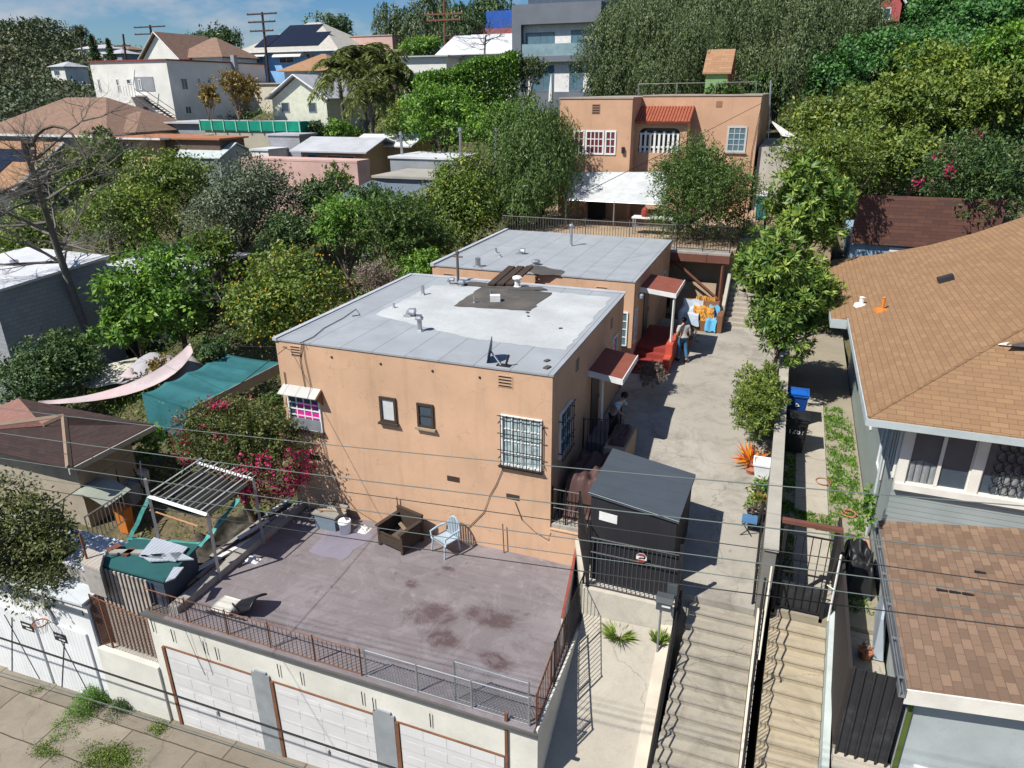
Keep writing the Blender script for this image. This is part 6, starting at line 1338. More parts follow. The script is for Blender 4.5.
T('green_tree','loose mid green tree left of the rear orange house',398,232,29,44,42,LF_PEP,'fine',3.6,.4,.9,K=18)
T('green_tree','tall dark green tree against the rear orange house roof',462,205,34,46,50,LF_CIT,'broad',3.4,.5,1.1,K=22)
T('green_tree','bushy green tree filling the corner left of the rear roof',425,246,31,38,30,LF_PEP,'fine',3.6,.4,1.1,K=18)
T('green_tree','dark leafy tree between the two loose green trees',372,208,34,30,26,LF_DRK,'broad',3.4,.5,1.0,K=16)
T('smokebush','brownish purple twiggy shrub between the orange tree and the front roof',375,282,26,28,22,LF_DRY,'fine',2.8,.35,.7,cat='shrub',ground=3.2)
T('green_tree','leafy green tree tucked low behind the front roof edge',420,270,27,28,22,LF_BRI,'broad',3.2,.5,.8,ground=3.4)
T('pepper_tree','large weeping bright pepper tree left of the upper house',533,155,38,53,60,LF_PEP,'weep',3.0,.34,1.2,K=20,per=16)
T('pepper_tree','lower hanging skirt of pepper foliage beside the terrace railing',520,200,36,34,30,LF_PEP,'weep',3.4,.32,.9,per=16,ground=6)
T('mimosa_tree','feathery green tree growing on the terrace in front of the upper house',700,203,35.5,57,52,LF_PEP,'fine',3.2,.33,1.35,K=30,lobe=.34,ground=7.7)
T('ficus_tree','rounded bright green ficus tree above the white flat roof',437,118,50,44,34,LF_BRI,'broad',3.4,.55,1.0,K=20)
T('ficus_tree','bright green ficus continuing right of the rounded ficus',500,130,50,40,32,LF_BRI,'broad',3.2,.55,.9,K=18)
T('yellow_shrub','yellowish shrub between the palms and the ficus',398,128,52,18,22,LF_YEL,'broad',3,.5,.8,cat='shrub')
T('round_bush','small round clipped bush below the palms',340,131,57,18,9,LF_BRI,'broad',2.8,.5,1,cat='shrub')
T('round_bush','dark bush right of the green windscreen',312,132,57,13,11,LF_DRK,'broad',2.8,.5,1,cat='shrub')
T('autumn_tree','smaller of the two round rust coloured trees by the apartment block',209,98,63,12,11,LF_AUT,'broad',2.6,.5,1.1,K=10)
T('autumn_tree','larger of the two round rust coloured trees by the apartment block',239,88,63,20,19,LF_AUT,'broad',2.6,.5,1.1,K=12)
T('dense_tree','dark dense tree on the skyline behind the long brown roof',214,43,118,26,15,LF_DRK,'broad',2.4,.5,1.0,Lmax=.8)
T('dense_tree','dark tree on the skyline right of the blue house roof',331,28,112,22,15,LF_DRK,'broad',2.4,.5,1.0,Lmax=.8)
for (px,py,Y,a,b,lb,mt) in ((396,36,108,24,30,'left edge eucalyptus of the tall dark group at the top',LF_OLV),(432,22,104,26,34,'tall grey eucalyptus left of the brown power pole',LF_OLV),(462,30,100,24,30,'dark eucalyptus standing behind the brown power pole',LF_DRK),(492,14,112,26,24,'eucalyptus behind the cobalt blue shelter',LF_DRK),(420,48,96,22,14,'low green tree below the eucalyptus group',LF_BRI)):
    T('eucalyptus_tree',lb,px,py,Y,a,b,mt,'weep' if b > 20 else 'broad',2.8,.4,.95,Lmax=.7,per=12)
for (px,py,Y,a,b,lb) in ((636,48,58,50,56,'large grey green pepper tree right of the modern house'),(676,58,55,44,52,'grey pepper tree left of the little green shed'),(725,20,66,46,38,'tall grey pepper tree behind the little green shed'),(783,48,60,50,56,'broad grey pepper tree right of the little green shed'),(836,24,70,36,38,'grey pepper tree at the top beside the red cottage'),(660,12,72,50,30,'topmost pepper tree cut by the upper edge'),(596,84,60,12,18,'dark grey foliage tuft at the foot of the modern house')):
    T('grey_pepper_tree',lb,px,py,Y,a,b,LF_OLV if px != 596 else LF_DRK,'weep',2.4,.36,1.1,K=26,lobe=.34,per=16,Lmax=.32,cap=42000)
T('olive_shrub','silvery olive shrub in front of the modern house',527,72,66,20,15,LF_OLV,'fine',2.6,.35,.9,cat='shrub')
T('loquat_tree','large loquat tree with bright leaf rosettes between the driveway and tan roof',784,297,25,48,68,LF_LOQ,'rosette',6.8,.27,2.2,K=30,lobe=.32,per=13,ground=4.3,Lmax=.3)
T('loquat_tree','dark glossy tree behind the big loquat',806,210,31,42,42,LF_LOQ,'rosette',6.5,.3,1.9,K=20,lobe=.36,per=12,ground=4.5)
T('privet_tree','olive yellow fine leaved tree right of the upper path',826,172,36,46,36,LF_YEL,'fine',3.2,.4,1.0,K=20,ground=6)
for (px,py,Y,a,b,lb,mt) in ((835,130,47,46,34,'yellow green tree right of the upper house corner',LF_YEL),(898,112,50,46,36,'dense yellow green tree in the middle of the right slope',LF_YEL),(905,160,45,46,34,'yellow green tree just above the dark brown garage roof',LF_YEL),(958,112,52,42,34,'yellow green tree on the right slope below the olive crown',LF_YEL),(1006,112,50,36,36,'yellow green tree touching the right edge',LF_YEL),(950,70,60,44,28,'olive brown tree high on the right slope',LF_CIT),(1008,66,58,36,30,'bright green tree high at the right edge',LF_BRI),(860,165,43,36,28,'mottled yellow tree left above the brown garage roof',LF_YEL)):
    T('slope_tree',lb,px,py,Y,a,b,mt,'broad',3.9,.5,1.0,K=13,lobe=.5,group='trees on the right slope')
mag = blossoms(LF_PNK, 260, .13, (.1,-.6,.4), 1.0, per=44)
T('bougainvillea','dark green bougainvillea with magenta flowers above the tan roof corner',978,188,38,52,40,LF_DRK,'fine',3.2,.4,1.1,K=22,cat='shrub',extra=mag,ground=6)
T('bougainvillea','magenta flowering spray above the dark brown garage roof',950,155,42,15,9,LF_PNK,'broad',3,.5,.6,cat='shrub',ground=8)
for (px,py,Y,a,b,lb) in ((838,82,57,28,36,'mound of dark ivy right of the broad grey pepper tree'),(888,58,66,46,22,'sloping bank of ivy below the red cottage'),(985,28,74,52,30,'thick ivy covered bank in the top right corner'),(932,16,80,34,22,'ivy beside the faded red cottage'),(955,48,70,36,20,'ivy patch in the middle of the upper right bank'),(905,42,71,26,12,'ivy strip directly below the faded red cottage'),(770,90,58,22,18,'ivy clump behind the upper house corner')):
    T('ivy_mound',lb,px,py,Y,a,b,LF_IVY,'broad',3.0,.7,1.2,K=26,lobe=.3,trunk=False,cat='ivy')
T('dark_bush','dark dense bush above the brown roofed hut',44,378,19.5,52,34,LF_DRK,'broad',3.2,.5,1.0,K=20,cat='shrub',ground=1)
T('dark_bush','brighter green bush behind the dark bush near the gazebo',70,352,21.5,26,20,LF_PEP,'broad',3.2,.5,.9,cat='shrub',ground=1)
T('elm_tree','leafy olive tree overhanging the white shed roof',24,552,10.3,72,68,LF_ELM,'broad',3.6,.5,1.25,K=24,lobe=.36,ground=.5,ry=1.3)
def boug(t_, c, rx, ry, rz, seed, base):
    g = np.random.default_rng(5); 
    for (wx, wy, wz, nn, sp) in ((.7,-.4,-.4,1100,.65),(.3,-.5,-.6,600,.6),(-.7,-.3,.0,200,.35),(-.15,-.2,.95,90,.15),(0,-.3,0,300,.9)):
        T_ = nn//8; d = nrm_(rdir(g,T_)*sp+np.array([wx,wy,wz])); p = np.array(c)+d*np.array([rx,ry,rz])*g.uniform(.9,1.12,(T_,1)); idx = np.repeat(np.arange(T_),8); m = len(idx)
        P = p[idx]+g.normal(size=(m,3))*.07
        o = bpy.data.objects.new('blossom', leaf_mesh('blossom', P, g.normal(size=(m,3)), d[idx]+g.normal(size=(m,3))*.7, .085*g.uniform(.6,1.2,m), .075, g.random(m), LF_PNK, base)); COL.objects.link(o); o.parent = t_
T('bougainvillea','sprawling bougainvillea with magenta flowers at the left corner of the orange house',243,447,14.3,70,48,LF_BOU,'fine',3.2,.45,1.35,K=26,cat='shrub',ground=2.0,extra=boug,ry=1.1)
T('vine','light green climbing leaves beside the blue grey post of the teal shelter',150,440,17,17,18,LF_BRI,'broad',4,.6,.8,cat='vine',ground=1.2,trunk=False)
T('vine','orange flecked vine hanging behind the shade sail',158,378,20.5,22,22,LF_AUT,'fine',3.2,.5,.7,cat='vine',ground=1.5,trunk=False)
T('green_shrub','green shrub filling the gap between the teal shelter and orange house',268,408,19,20,16,LF_PEP,'broad',3.5,.5,.8,cat='shrub',ground=1.8)
T('green_shrub','dark shrub under the orange tree behind the teal shelter',215,350,22,26,14,LF_DRK,'broad',3.5,.5,.8,cat='shrub',ground=1.8)
T('garden_hedge','low leafy hedge along the driveway edge left of the parapet wall',759,400,20.8,21,27,LF_YEL,'fine',3.4,.4,1.6,K=22,lobe=.36,cat='hedge',ground=4.8,trunk=False,ry=2.2)
T('creeper','creeper on green netting beside the wing wall',868,508,15.6,6,24,LF_BRI,'broad',3.5,.6,.8,cat='creeper',ground=4,trunk=False,ry=.18)
T('dark_shrub','dark leafless looking bush in the shade between the two canopies',651,374,22.8,15,12,LF_DRY,'fine',3.2,.25,1.1,cat='shrub',ground=4.9,trunk=False)
T('round_bush','low bush in front of the little green shed',724,93,48,20,8,LF_PEP,'broad',3,.5,1,cat='shrub',ground=9)
# long clipped hedge behind the ficus
def hedge(name, label, A, B, w_, h, mat, n, L, seed=4):
    A = Vector(A); B = Vector(B); U = (B-A); Ln = U.length; U.normalize(); S = Vector((-U.y,U.x,0)).normalized(); g = np.random.default_rng(seed)
    u = g.random(n)*Ln; f = g.random(n); s_ = np.where(f<.45, g.choice([-1,1],n)*w_/2, (g.random(n)-.5)*w_); z = np.where(f<.45, g.random(n)*h, h*(1+.04*np.sin(u*1.3)))
    out = np.where((f<.45)[:,None], np.outer(np.sign(s_), np.array(S)), np.array([0,0,1.])); P = np.array(A)+np.outer(u,np.array(U))+np.outer(s_,np.array(S))+np.outer(z,[0,0,1])+g.normal(size=(n,3))*.16
    me = leaf_mesh('hedge', P, out*.4+g.normal(size=(n,3))*.7, out+g.normal(size=(n,3))*.5, L*g.uniform(.7,1.2,n), L*.5, g.normal(.5,.2,n), mat, tuple(A))
    o = bpy.data.objects.new(name, me); COL.objects.link(o); o.location = A; tag(o, label, 'hedge')
a = aY(412,92,60); b = aY(512,70,66)
hedge('clipped_hedge','long tall clipped hedge running from the palms to the modern house', (a.x,60,a.z-3.5), (b.x,66,b.z-3.0), 3.2, 4.2, LF_BRI, 42000, .26)

# palms
def palm(label, px, py, Y, rpx, hpx, seed):
    c = aY(px,py,Y); s_ = px_radius(c); r = rpx*s_; gz_ = ground_z(c.x,c.y); q = random.Random(seed)
    t_ = thing('queen_palm', label, 'palm tree', (c.x,c.y,gz_), 'queen palms behind the pale roofed sheds')
    mb = MB(); mb.tube([(c.x,c.y,gz_-.3),(c.x+.1,c.y,(gz_+c.z)/2),(c.x,c.y,c.z)],[.24,.19,.15],8); mb.build('trunk', GREYBARK, t_, smooth=True)
    g = np.random.default_rng(seed); Ps=[]; As=[]; Ns=[]
    for i in range(40):
        an = 6.283*i/20+q.uniform(-.2,.2); el = q.uniform(-.35,1.1); d = np.array([math.cos(an)*math.cos(el), math.sin(an)*math.cos(el), math.sin(el)])
        s = np.linspace(.08,1,34); Q = np.array(c)+np.outer(s*r*1.15,d)+np.outer(-(s**2.1)*r*.75,[0,0,1]); side = nrm_(np.cross(d,[0,0,1.])[None,:])[0]
        for sg_2 in (-1,1):
            Ps.append(Q); As.append(side*sg_2*.9+np.array([0,0,-.55])+g.normal(size=(34,3))*.15+d*.35); Ns.append(np.tile([0,0,1.],(34,1))+g.normal(size=(34,3))*.3)
    P = np.vstack(Ps); 
    o = bpy.data.objects.new('crown', leaf_mesh('crown', P, np.vstack(As), np.vstack(Ns), .32*r*g.uniform(.6,1.1,len(P)), .032*r+.03, g.normal(.5,.2,len(P)), LF_PALM, (c.x,c.y,gz_))); COL.objects.link(o); o.parent = t_
for i,(px,py,Y,r_,lb) in enumerate(((338,68,60,25,'leftmost queen palm in front of the cream gabled house'),(360,58,63,29,'tallest queen palm with a broad crown'),(380,54,66,26,'queen palm standing furthest back in the group'),(390,74,59,25,'rightmost queen palm beside the ficus'),(368,88,57,22,'shortest queen palm with yellowish hanging fronds'))): palm(lb,px,py,Y,r_,0,40+i)
T('agave_clump','spiky pale agave clump below the red cottage',884,40,76,9,7,LF_IVY,'rosette',6,.2,1,cat='plant',trunk=False,Lmax=1)
# bare trees
def bare(label, base, top, r0, seed, n=7, L=2.2, mat=None, lean=None, lv=3):
    q = random.Random(seed); t_ = thing('bare_tree', label, 'tree', tuple(base)); base = Vector(base); top = Vector(top)
    mb = MB(); mid = base.lerp(top,.5)+Vector((q.uniform(-.2,.2),0,0)); mb.tube([base-Vector((0,0,.4)),mid,top],[r0,r0*.8,r0*.55],9); mb.build('trunk', mat or GREYBARK, t_, smooth=True)
    mb = MB()
    def grow(p, d, l, r, k_):
        pts = [p]; rr = [r]; dd = d.copy(); pp = p.copy()
        for s_ in range(4): dd = (dd+Vector((q.uniform(-.3,.3),q.uniform(-.3,.3),q.uniform(-.16,.2)))).normalized(); pp = pp+dd*l/4; pts.append(pp.copy()); rr.append(r*(1-.2*(s_+1)))
        mb.tube(pts, rr, 4, cap=False)
        if k_ > 0:
            for j in range(4 if k_ > 1 else 3):
                a = pts[q.randint(1,4)]; nd = (dd+Vector((q.uniform(-1,1),q.uniform(-1,1),q.uniform(-.5,.7)))).normalized(); grow(a, nd, l*q.uniform(.5,.75), r*.45, k_-1)
    for i in range(n):
        s_ = q.uniform(.35,1); p = base.lerp(mid, s_*2) if s_ < .5 else mid.lerp(top, s_*2-1)
        an = 6.283*i/n+q.uniform(-.4,.4); grow(p, Vector((math.cos(an),math.sin(an),q.uniform(-.1,.8))).normalized(), L*q.uniform(.7,1.2), r0*.4, lv)
    mb.build('branches', mat or GREYBARK, t_)
    return t_
b0 = aY(86,330,25); t0 = aY(26,150,23)
bt_ = bare('large leafless grey tree with a lopped leaning trunk at the left', b0, t0, .2, 3, 20, 3.2, lv=4)
mb = MB(); q0 = aY(30,142,23.2); arch = [aY(px,py,23.5) for px,py in ((32,146),(36,136),(44,129),(54,126),(64,128),(72,134),(80,147),(86,158))]; mb.tube(arch,[.09,.08,.07,.07,.06,.05,.05,.04],5); mb.build('arched_branch', BARK, bt_)
mb = MB(); mb.tube([t0,aY(26,142,23)],[.16,.2],8); mb.build('cut_stump', DKWOOD, bt_)
bare('thin leafless tree in front of the broad white gable roof', aY(484,58,76), aY(486,35,76), .12, 12, 9, 3.2, lv=3)
bare('small leafless bush behind the teal shelter', aZ(222,318,3.0), aY(224,300,23), .08, 14, 7, 1.4, lv=2)
bare('pale forked dead branch below the grey tarpaulin', aY(322,226,32), aY(330,205,32), .1, 17, 5, 1.0, mat=flat('pale_bark',(.34,.27,.2),.9), lv=1)

# hillside woodland on the far slopes (a mass nobody could count)
def woodland(name, label, n, region, mat, seed, L=(1.1,2.6), per=60):
    g = np.random.default_rng(seed); cs = []
    while len(cs) < n:
        px = g.uniform(region[0],region[1]); Y = g.uniform(region[2],region[3])
        dx = ray(px,90); x = dx.x/dx.y*Y; cs.append((x,Y,ground_z(x,Y)))
    cs = np.array(cs); r = g.uniform(2.0,4.6,n)*(.5+cs[:,1]/260); idx = np.repeat(np.arange(n),per); m = len(idx)
    d = rdir(g,m); d[:,2] = np.abs(d[:,2])*1.1-.15; P = cs[idx]+d*r[idx][:,None]*g.uniform(.75,1.05,(m,1))+np.array([0,0,1.])*r[idx][:,None]*.7
    tb = g.normal(.5,.25,n)[idx]+g.normal(0,.1,m); LL = r[idx]*g.uniform(.10,.24,m)
    me = leaf_mesh(name, P, g.normal(size=(m,3))+np.array([0,0,.2]), d+g.normal(size=(m,3))*.5, LL, LL*.6, tb, mat)
    o = bpy.data.objects.new(name, me); COL.objects.link(o); o['kind'] = 'stuff'; o['label'] = label; o['category'] = 'woodland'
woodland('hillside_woodland','dark scrubby woodland covering the far left hill',1500,(-60,330,150,300),LF_FAR,1,per=170)
woodland('hillside_woodland','nearer wooded slope between the brown roofs and the far hill',420,(-80,190,84,150),LF_FAR,2,per=420)
woodland('slope_woodland','woodland behind the modern house and pepper trees',420,(380,1100,92,170),LF_FAR,3,per=350)
0 and woodland('slope_scrub','shrubby green ground between the background houses',260,(260,620,56,90),LF_CIT,6,per=330)
def scrub(name, label, n, box, mat, seed, L, h=.5, keep=None):
    g = np.random.default_rng(seed); T_ = n//20; x = g.uniform(box[0],box[1],T_); y = g.uniform(box[2],box[3],T_)
    z = np.array([ground_z(a,b) for a,b in zip(x,y)]); p = np.stack([x,y,z],1); idx = np.repeat(np.arange(T_),20); m = len(idx); P = p[idx]+g.normal(size=(m,3))*np.array([.5,.5,.25])*h*2+np.array([0,0,h*.4])
    me = leaf_mesh(name, P, g.normal(size=(m,3))*.6+np.array([0,0,.6]), g.normal(size=(m,3))+np.array([0,-.3,.6]), L*g.uniform(.6,1.3,m), L*.45, g.normal(.45,.22,m), mat)
    o = bpy.data.objects.new(name, me); COL.objects.link(o); o['kind'] = 'stuff'; o['label'] = label; o['category'] = 'undergrowth'
scrub('undergrowth','leafy undergrowth between the gardens on the left',60000,(-45,-12.8,15.5,48),LF_CIT,21,.16,.55)
scrub('undergrowth','leafy ground cover over the right slope',46000,(2.5,34,46,78),LF_IVY,22,.24,.8)
scrub('undergrowth','leafy undergrowth among the mid distance houses',50000,(-70,-14,44,84),LF_CIT,23,.28,.8)

# ------------------------------------------------------------------ grass, weeds and potted plants
def tuft_mesh(name, c, n, r, h, mat, seed, w_=.012, off=None):
    g = np.random.default_rng(seed); an = g.random(n)*6.283; q = np.sqrt(g.random(n))*r*.35
    P = np.stack([c[0]+q*np.cos(an), c[1]+q*np.sin(an), np.full(n,c[2])],1); A = np.stack([np.cos(an)*r*g.uniform(.2,1,n), np.sin(an)*r*g.uniform(.2,1,n), h*g.uniform(.5,1,n)],1)
    L = np.linalg.norm(A,axis=1); N = np.stack([-np.sin(an)*.2,np.cos(an)*.2-.4,np.full(n,.6)],1)
    return leaf_mesh(name, P, A, N, L, w_*g.uniform(.8,2,n), g.random(n), mat, off or c, bend=.25)
def weed(name, label, cat, c, n, r, h, mat, seed, w_=.02, group=None):
    c = tuple(c); o = bpy.data.objects.new(name, tuft_mesh(name, c, n, r, h, mat, seed, w_)); COL.objects.link(o); o.location = c; return tag(o, label, cat, group)
c = aZ(619,638,3.0); weed('weed_tuft','big spiky green weed growing on the sloping concrete pad','weed',(c.x,c.y,1.45+.6*(c.y-10.15)),260,.4,.3,LF_CIT,1,.016)
c = aZ(668,636,3.5); weed('weed_tuft','leafy weed at the foot of the letter box post','weed',(-1.42,12.7,3.2),130,.2,.3,LF_CIT,2,.022)
def pav_weed(label, px, py, rpx, n, h, seed, mat=LF_CIT, L=.045):
    c = aZ(px,py,-.45+.055*0); z = pave(c.x)+.02; c = aZ(px,py,z); s_ = px_radius(c); g = np.random.default_rng(seed); T_ = n//14
    x = g.normal(size=T_)*rpx[0]*s_*.5; y = g.normal(size=T_)*rpx[1]*s_*.9; p = np.stack([c.x+x, np.minimum(c.y+y,9.68), np.full(T_,z)],1); idx = np.repeat(np.arange(T_),14); m = len(idx)
    hh = h*np.exp(-((x/(rpx[0]*s_))**2+(y/(rpx[1]*s_*1.6))**2)*1.2)[idx]
    P = p[idx]+g.normal(size=(m,3))*np.array([.06,.06,0])+np.outer(g.random(m)*hh,[0,0,1])
    o = bpy.data.objects.new('pavement_weed', leaf_mesh('pavement_weed', P, g.normal(size=(m,3)), g.normal(size=(m,3))+np.array([0,0,1.]), L*g.uniform(.6,1.4,m), L*.5, g.normal(.5,.2,m), mat, tuple(c))); COL.objects.link(o); o.location = c; tag(o, label, 'weed', kind=None if h > .3 else 'stuff')
pav_weed('tall bushy weed at the corner of the white shed and the garage',90,706,(12,15),4600,.6,31,LF_BRI)
pav_weed('dark leafy weed right of the tall bushy weed',123,708,(11,8),1500,.35,32,LF_DRK)
pav_weed('small weed in the pavement joint before the first garage door',158,729,(9,4),500,.12,33)
pav_weed('large flat grassy weed patch at the lower edge of the pavement',108,760,(26,9),4200,.12,35)
pav_weed('thin line of weeds in the pavement joint at the lower left',45,752,(18,3),700,.08,36)
pav_weed('tiny weed below the white shed doors',37,690,(4,2),120,.06,37)
def lawn(name, label, boxes, z, n, h, mat, seed):
    g = np.random.default_rng(seed); ar = np.array([(b[1]-b[0])*(b[3]-b[2]) for b in boxes]); ch = g.choice(len(boxes), n, p=ar/ar.sum()); B = np.array(boxes)[ch]
    x = B[:,0]+(B[:,1]-B[:,0])*g.random(n); y = B[:,2]+(B[:,3]-B[:,2])*g.random(n)
    keep = np.array([mnoise.noise(Vector((a*2.3,b*2.1,seed)))*1.1+mnoise.noise(Vector((a*7,b*7,seed)))*.6 > q_ for a,b,q_ in zip(x,y,g.uniform(-.4,.6,len(x)))]); x = x[keep]; y = y[keep]; m = len(x)
    P = np.stack([x,y,z(x,y)],1); A = g.normal(size=(m,3))*.5+np.array([0,0,.8])
    o = bpy.data.objects.new(name, leaf_mesh(name, P, A, g.normal(size=(m,3))+np.array([0,0,.6]), h*g.uniform(.5,1.3,m), h*.35, g.random(m), mat)); COL.objects.link(o); tag(o, label, 'grass', kind='stuff')
lawn('grass','green weeds along both sides of the neighbour\'s path',[(.82,1.2,14.0,25),(2.08,2.9,14.2,25),(1.2,2.1,17.1,17.9)], lambda x,y: 4.0+.026*(y-13.72), 24000, .10, LF_BRI, 51)
lawn('grass','dry weeds growing in the left hand yard',[(-30,-13.5,10.5,16)], lambda x,y: np.full(len(x),1.15), 2600, .14, LF_CIT, 52)
for i,(x,y,w_,m,lb) in enumerate(((2.35,16.9,.5,flat('slate_slab',(.12,.13,.14)),'dark grey paving slab in the grass by the yard gate'),(2.75,16.8,.42,flat('pink_slab',(.5,.26,.2)),'pink paving slab in the grass beside the wing'))):
    mb = MB(); mb.box(x-w_/2,y-.3,4.05,x+w_/2,y+.3,4.12); tag(mb.build('paving_slab', m), lb, 'slab')
mb = MB(); mb.tube([(2.55+.22*math.cos(a/4)*(1-.012*a),18.1+.22*math.sin(a/4)*(1-.012*a),4.15+.002*a) for a in range(0,44)],.017,5); tag(mb.build('garden_hose', TERRA), 'coiled orange red garden hose on the grass below the tan roof', 'hose')
mb = MB(); mb.tube([(1.95+.2*math.cos(R(a)),19.6+.2*math.sin(R(a)),4.22) for a in range(0,361,24)],.012,5); tag(mb.build('garden_hose', TERRA), 'thin brown hoop of hose lying on the garden path', 'hose')

# wheelie bins behind the parapet
def text_mesh(txt, size, mat, name):
    cu = bpy.data.curves.new(name, 'FONT'); cu.body = txt; cu.size = size; cu.extrude = .004; cu.align_x = 'CENTER'
    ob = bpy.data.objects.new(name, cu); COL.objects.link(ob); dg = bpy.context.evaluated_depsgraph_get(); me = bpy.data.meshes.new_from_object(ob.evaluated_get(dg)); bpy.data.objects.remove(ob); me.materials.append(mat); me.name = name
    return me
def wheelie(label, x, y, z, w_, d_, h, body, lid, num=None, logo=False):
    t_ = thing('wheelie_bin', label, 'bin', (x,y,z)); mb = MB(); a, b = w_*.40, d_*.38
    mb.hexa([(x-a,y-b,z+.05),(x+a,y-b,z+.05),(x+a,y+b,z+.05),(x-a,y+b,z+.05),(x-w_/2,y-d_/2,z+h),(x+w_/2,y-d_/2,z+h),(x+w_/2,y+d_/2,z+h),(x-w_/2,y+d_/2,z+h)]); mb.box(x-w_/2-.02,y-d_/2-.02,z+h-.05,x+w_/2+.02,y+d_/2+.02,z+h-.0); mb.build('body', body, t_)
    mb = MB(); mb.sheet(lambda u,v: (x+(u-.5)*(w_+.06), y+(v-.5)*(d_+.08), z+h+.05+.09*math.sin(math.pi*min(1,v*1.1))*math.sin(math.pi*u)**.3), 10, 10, .05); mb.build('lid', lid, t_, smooth=True)
    for s_ in (-1,1): mb = MB(); mb.tube([(x+s_*w_*.38-.02,y+d_*.42,z+.1),(x+s_*w_*.38+.02,y+d_*.42,z+.1)],.1,10); mb.build('wheel', BLACKP, t_)
    mb = MB(); mb.tube([(x-w_*.35,y+d_/2+.05,z+h-.04),(x+w_*.35,y+d_/2+.05,z+h-.04)],.015,5); mb.build('handle', body, t_)
    if num:
        me = text_mesh(num, .24, WHITEP, 'number'); o = bpy.data.objects.new('number', me); COL.objects.link(o); o.parent = t_; o.location = (0,-d_*.46-.012,h*.62); o.rotation_euler = (R(90-5.5),0,0)
    if logo:
        mb = MB(); F_ = Fr((x,y-d_*.475,z),(1,0,0),(0,-1,0))
        for q in range(3):
            an = R(90+120*q); an2 = R(90+120*(q+1)); mb.tube([F_.p(.075*math.cos(an)+.02*math.cos(an2),h*.72+.075*math.sin(an),.02), F_.p(.075*math.cos(an2)*.75,h*.72+.075*math.sin(an2)*.75,.02)],.016,4)
        mb.build('emblem', WHITEP, t_)
    return t_
wheelie('blue wheelie bin with a bright blue domed lid standing behind the black bin',1.12,23.3,4.25,.6,.66,1.1,flat('blue_plastic_dark',(.01,.05,.22),.4,bump=0),BLUEP,None,True)
wheelie('black wheelie bin with white house numbers behind the parapet wall',1.12,21.35,4.22,.62,.7,1.12,BLACKP,BLACKP,'1281')
# driveway pots
def leafy(mat, n, r, L, style='x', up=.8, w_=.5, nm='foliage'):
    def f(t_, c):
        g = np.random.default_rng(int(abs(c.x*100+c.y*10))); d = rdir(g,n); d[:,2] = np.abs(d[:,2])
        if style == 'spike': P = np.array(c)+d*.03; A = d*np.array([1,1,1.1]); N = np.cross(d,rdir(g,n)); LL = r*g.uniform(.6,1.1,n)
        else: P = np.array(c)+d*r*g.uniform(.2,1,(n,1)); A = d+g.normal(size=(n,3))*.6; N = rdir(g,n)+np.array([0,0,.8]); LL = L*g.uniform(.6,1.2,n)
        o = bpy.data.objects.new(nm, leaf_mesh(nm, P, A, N, LL, (L if style=='spike' else LL*w_), g.random(n), mat, OFF[t_])); COL.objects.link(o); o.parent = t_
    return f
LF_BRO = leafmat('bromeliad_leaves', (.45,.05,.02), (.75,.22,.03), (.80,.42,.04), .3)
pot('bromeliad_pot','orange spiky bromeliad in a pot on the driveway',-.05,19.0,4.6,.2,.2,TERRA,leafy(LF_BRO,90,.62,.07,'spike'),'plant')
pot('plant_pot','small clay pot in front of the orange bromeliad',.0,18.72,4.58,.17,.15,TERRA)
wp = thing('planter_box', 'white square planter box tipped beside the orange bromeliad', 'planter', (.28,18.6,4.55))
mb = MB(); mb.hexa([(.12,18.45,4.58),(.44,18.45,4.58),(.44,18.8,4.58),(.12,18.8,4.58),(.04,18.38,5.02),(.52,18.38,5.02),(.52,18.86,5.02),(.04,18.86,5.02)]); mb.build('box', flat('bright_white',(.8,.82,.86),.5,dirt=.05), wp)
mb = MB(); mb.box(.02,18.36,5.0,.54,18.40,5.06); mb.box(.02,18.84,5.0,.54,18.88,5.06); mb.box(.02,18.401,5.0,.06,18.839,5.06); mb.box(.50,18.401,5.0,.54,18.839,5.06); mb.build('rim', MC['bright_white'], wp)
for x,y,r_,h_,m,pm,n_,lb in ((.34,17.9,.13,.2,flat('teal_pot',(.03,.22,.2)),LF_BRI,140,'teal pot with a bushy plant below the white planter'),(.2,17.6,.12,.18,flat('blue_pot',(.08,.22,.3)),LF_YEL,120,'small blue pot with yellowish leaves on the driveway edge'),(.3,17.2,.15,.2,TERRA,LF_AUT,200,'clay pot with a reddish green plant'),(.22,16.95,.14,.22,GREYP,LF_BRI,160,'grey pot with a leafy green plant'),(.22,16.62,.18,.3,BLACKP,LF_DRY,110,'black pot holding a withered grey plant')):
    pot('plant_pot',lb,x,y,drive_z(y),r_,h_,m,leafy(pm,n_,.26,.11))
pot('plant_pot','small pink pot with leaves at the top of the driveway hedge',.1,22.6,4.9,.12,.2,flat('pink_pot',(.55,.25,.22)),leafy(LF_BRI,120,.25,.11))
pot('plant_pot','clay pot with a white ball standing in the side alley',2.62,12.95,3.9,.14,.2,TERRA,leafy(LF_DRY,40,.16,.08))

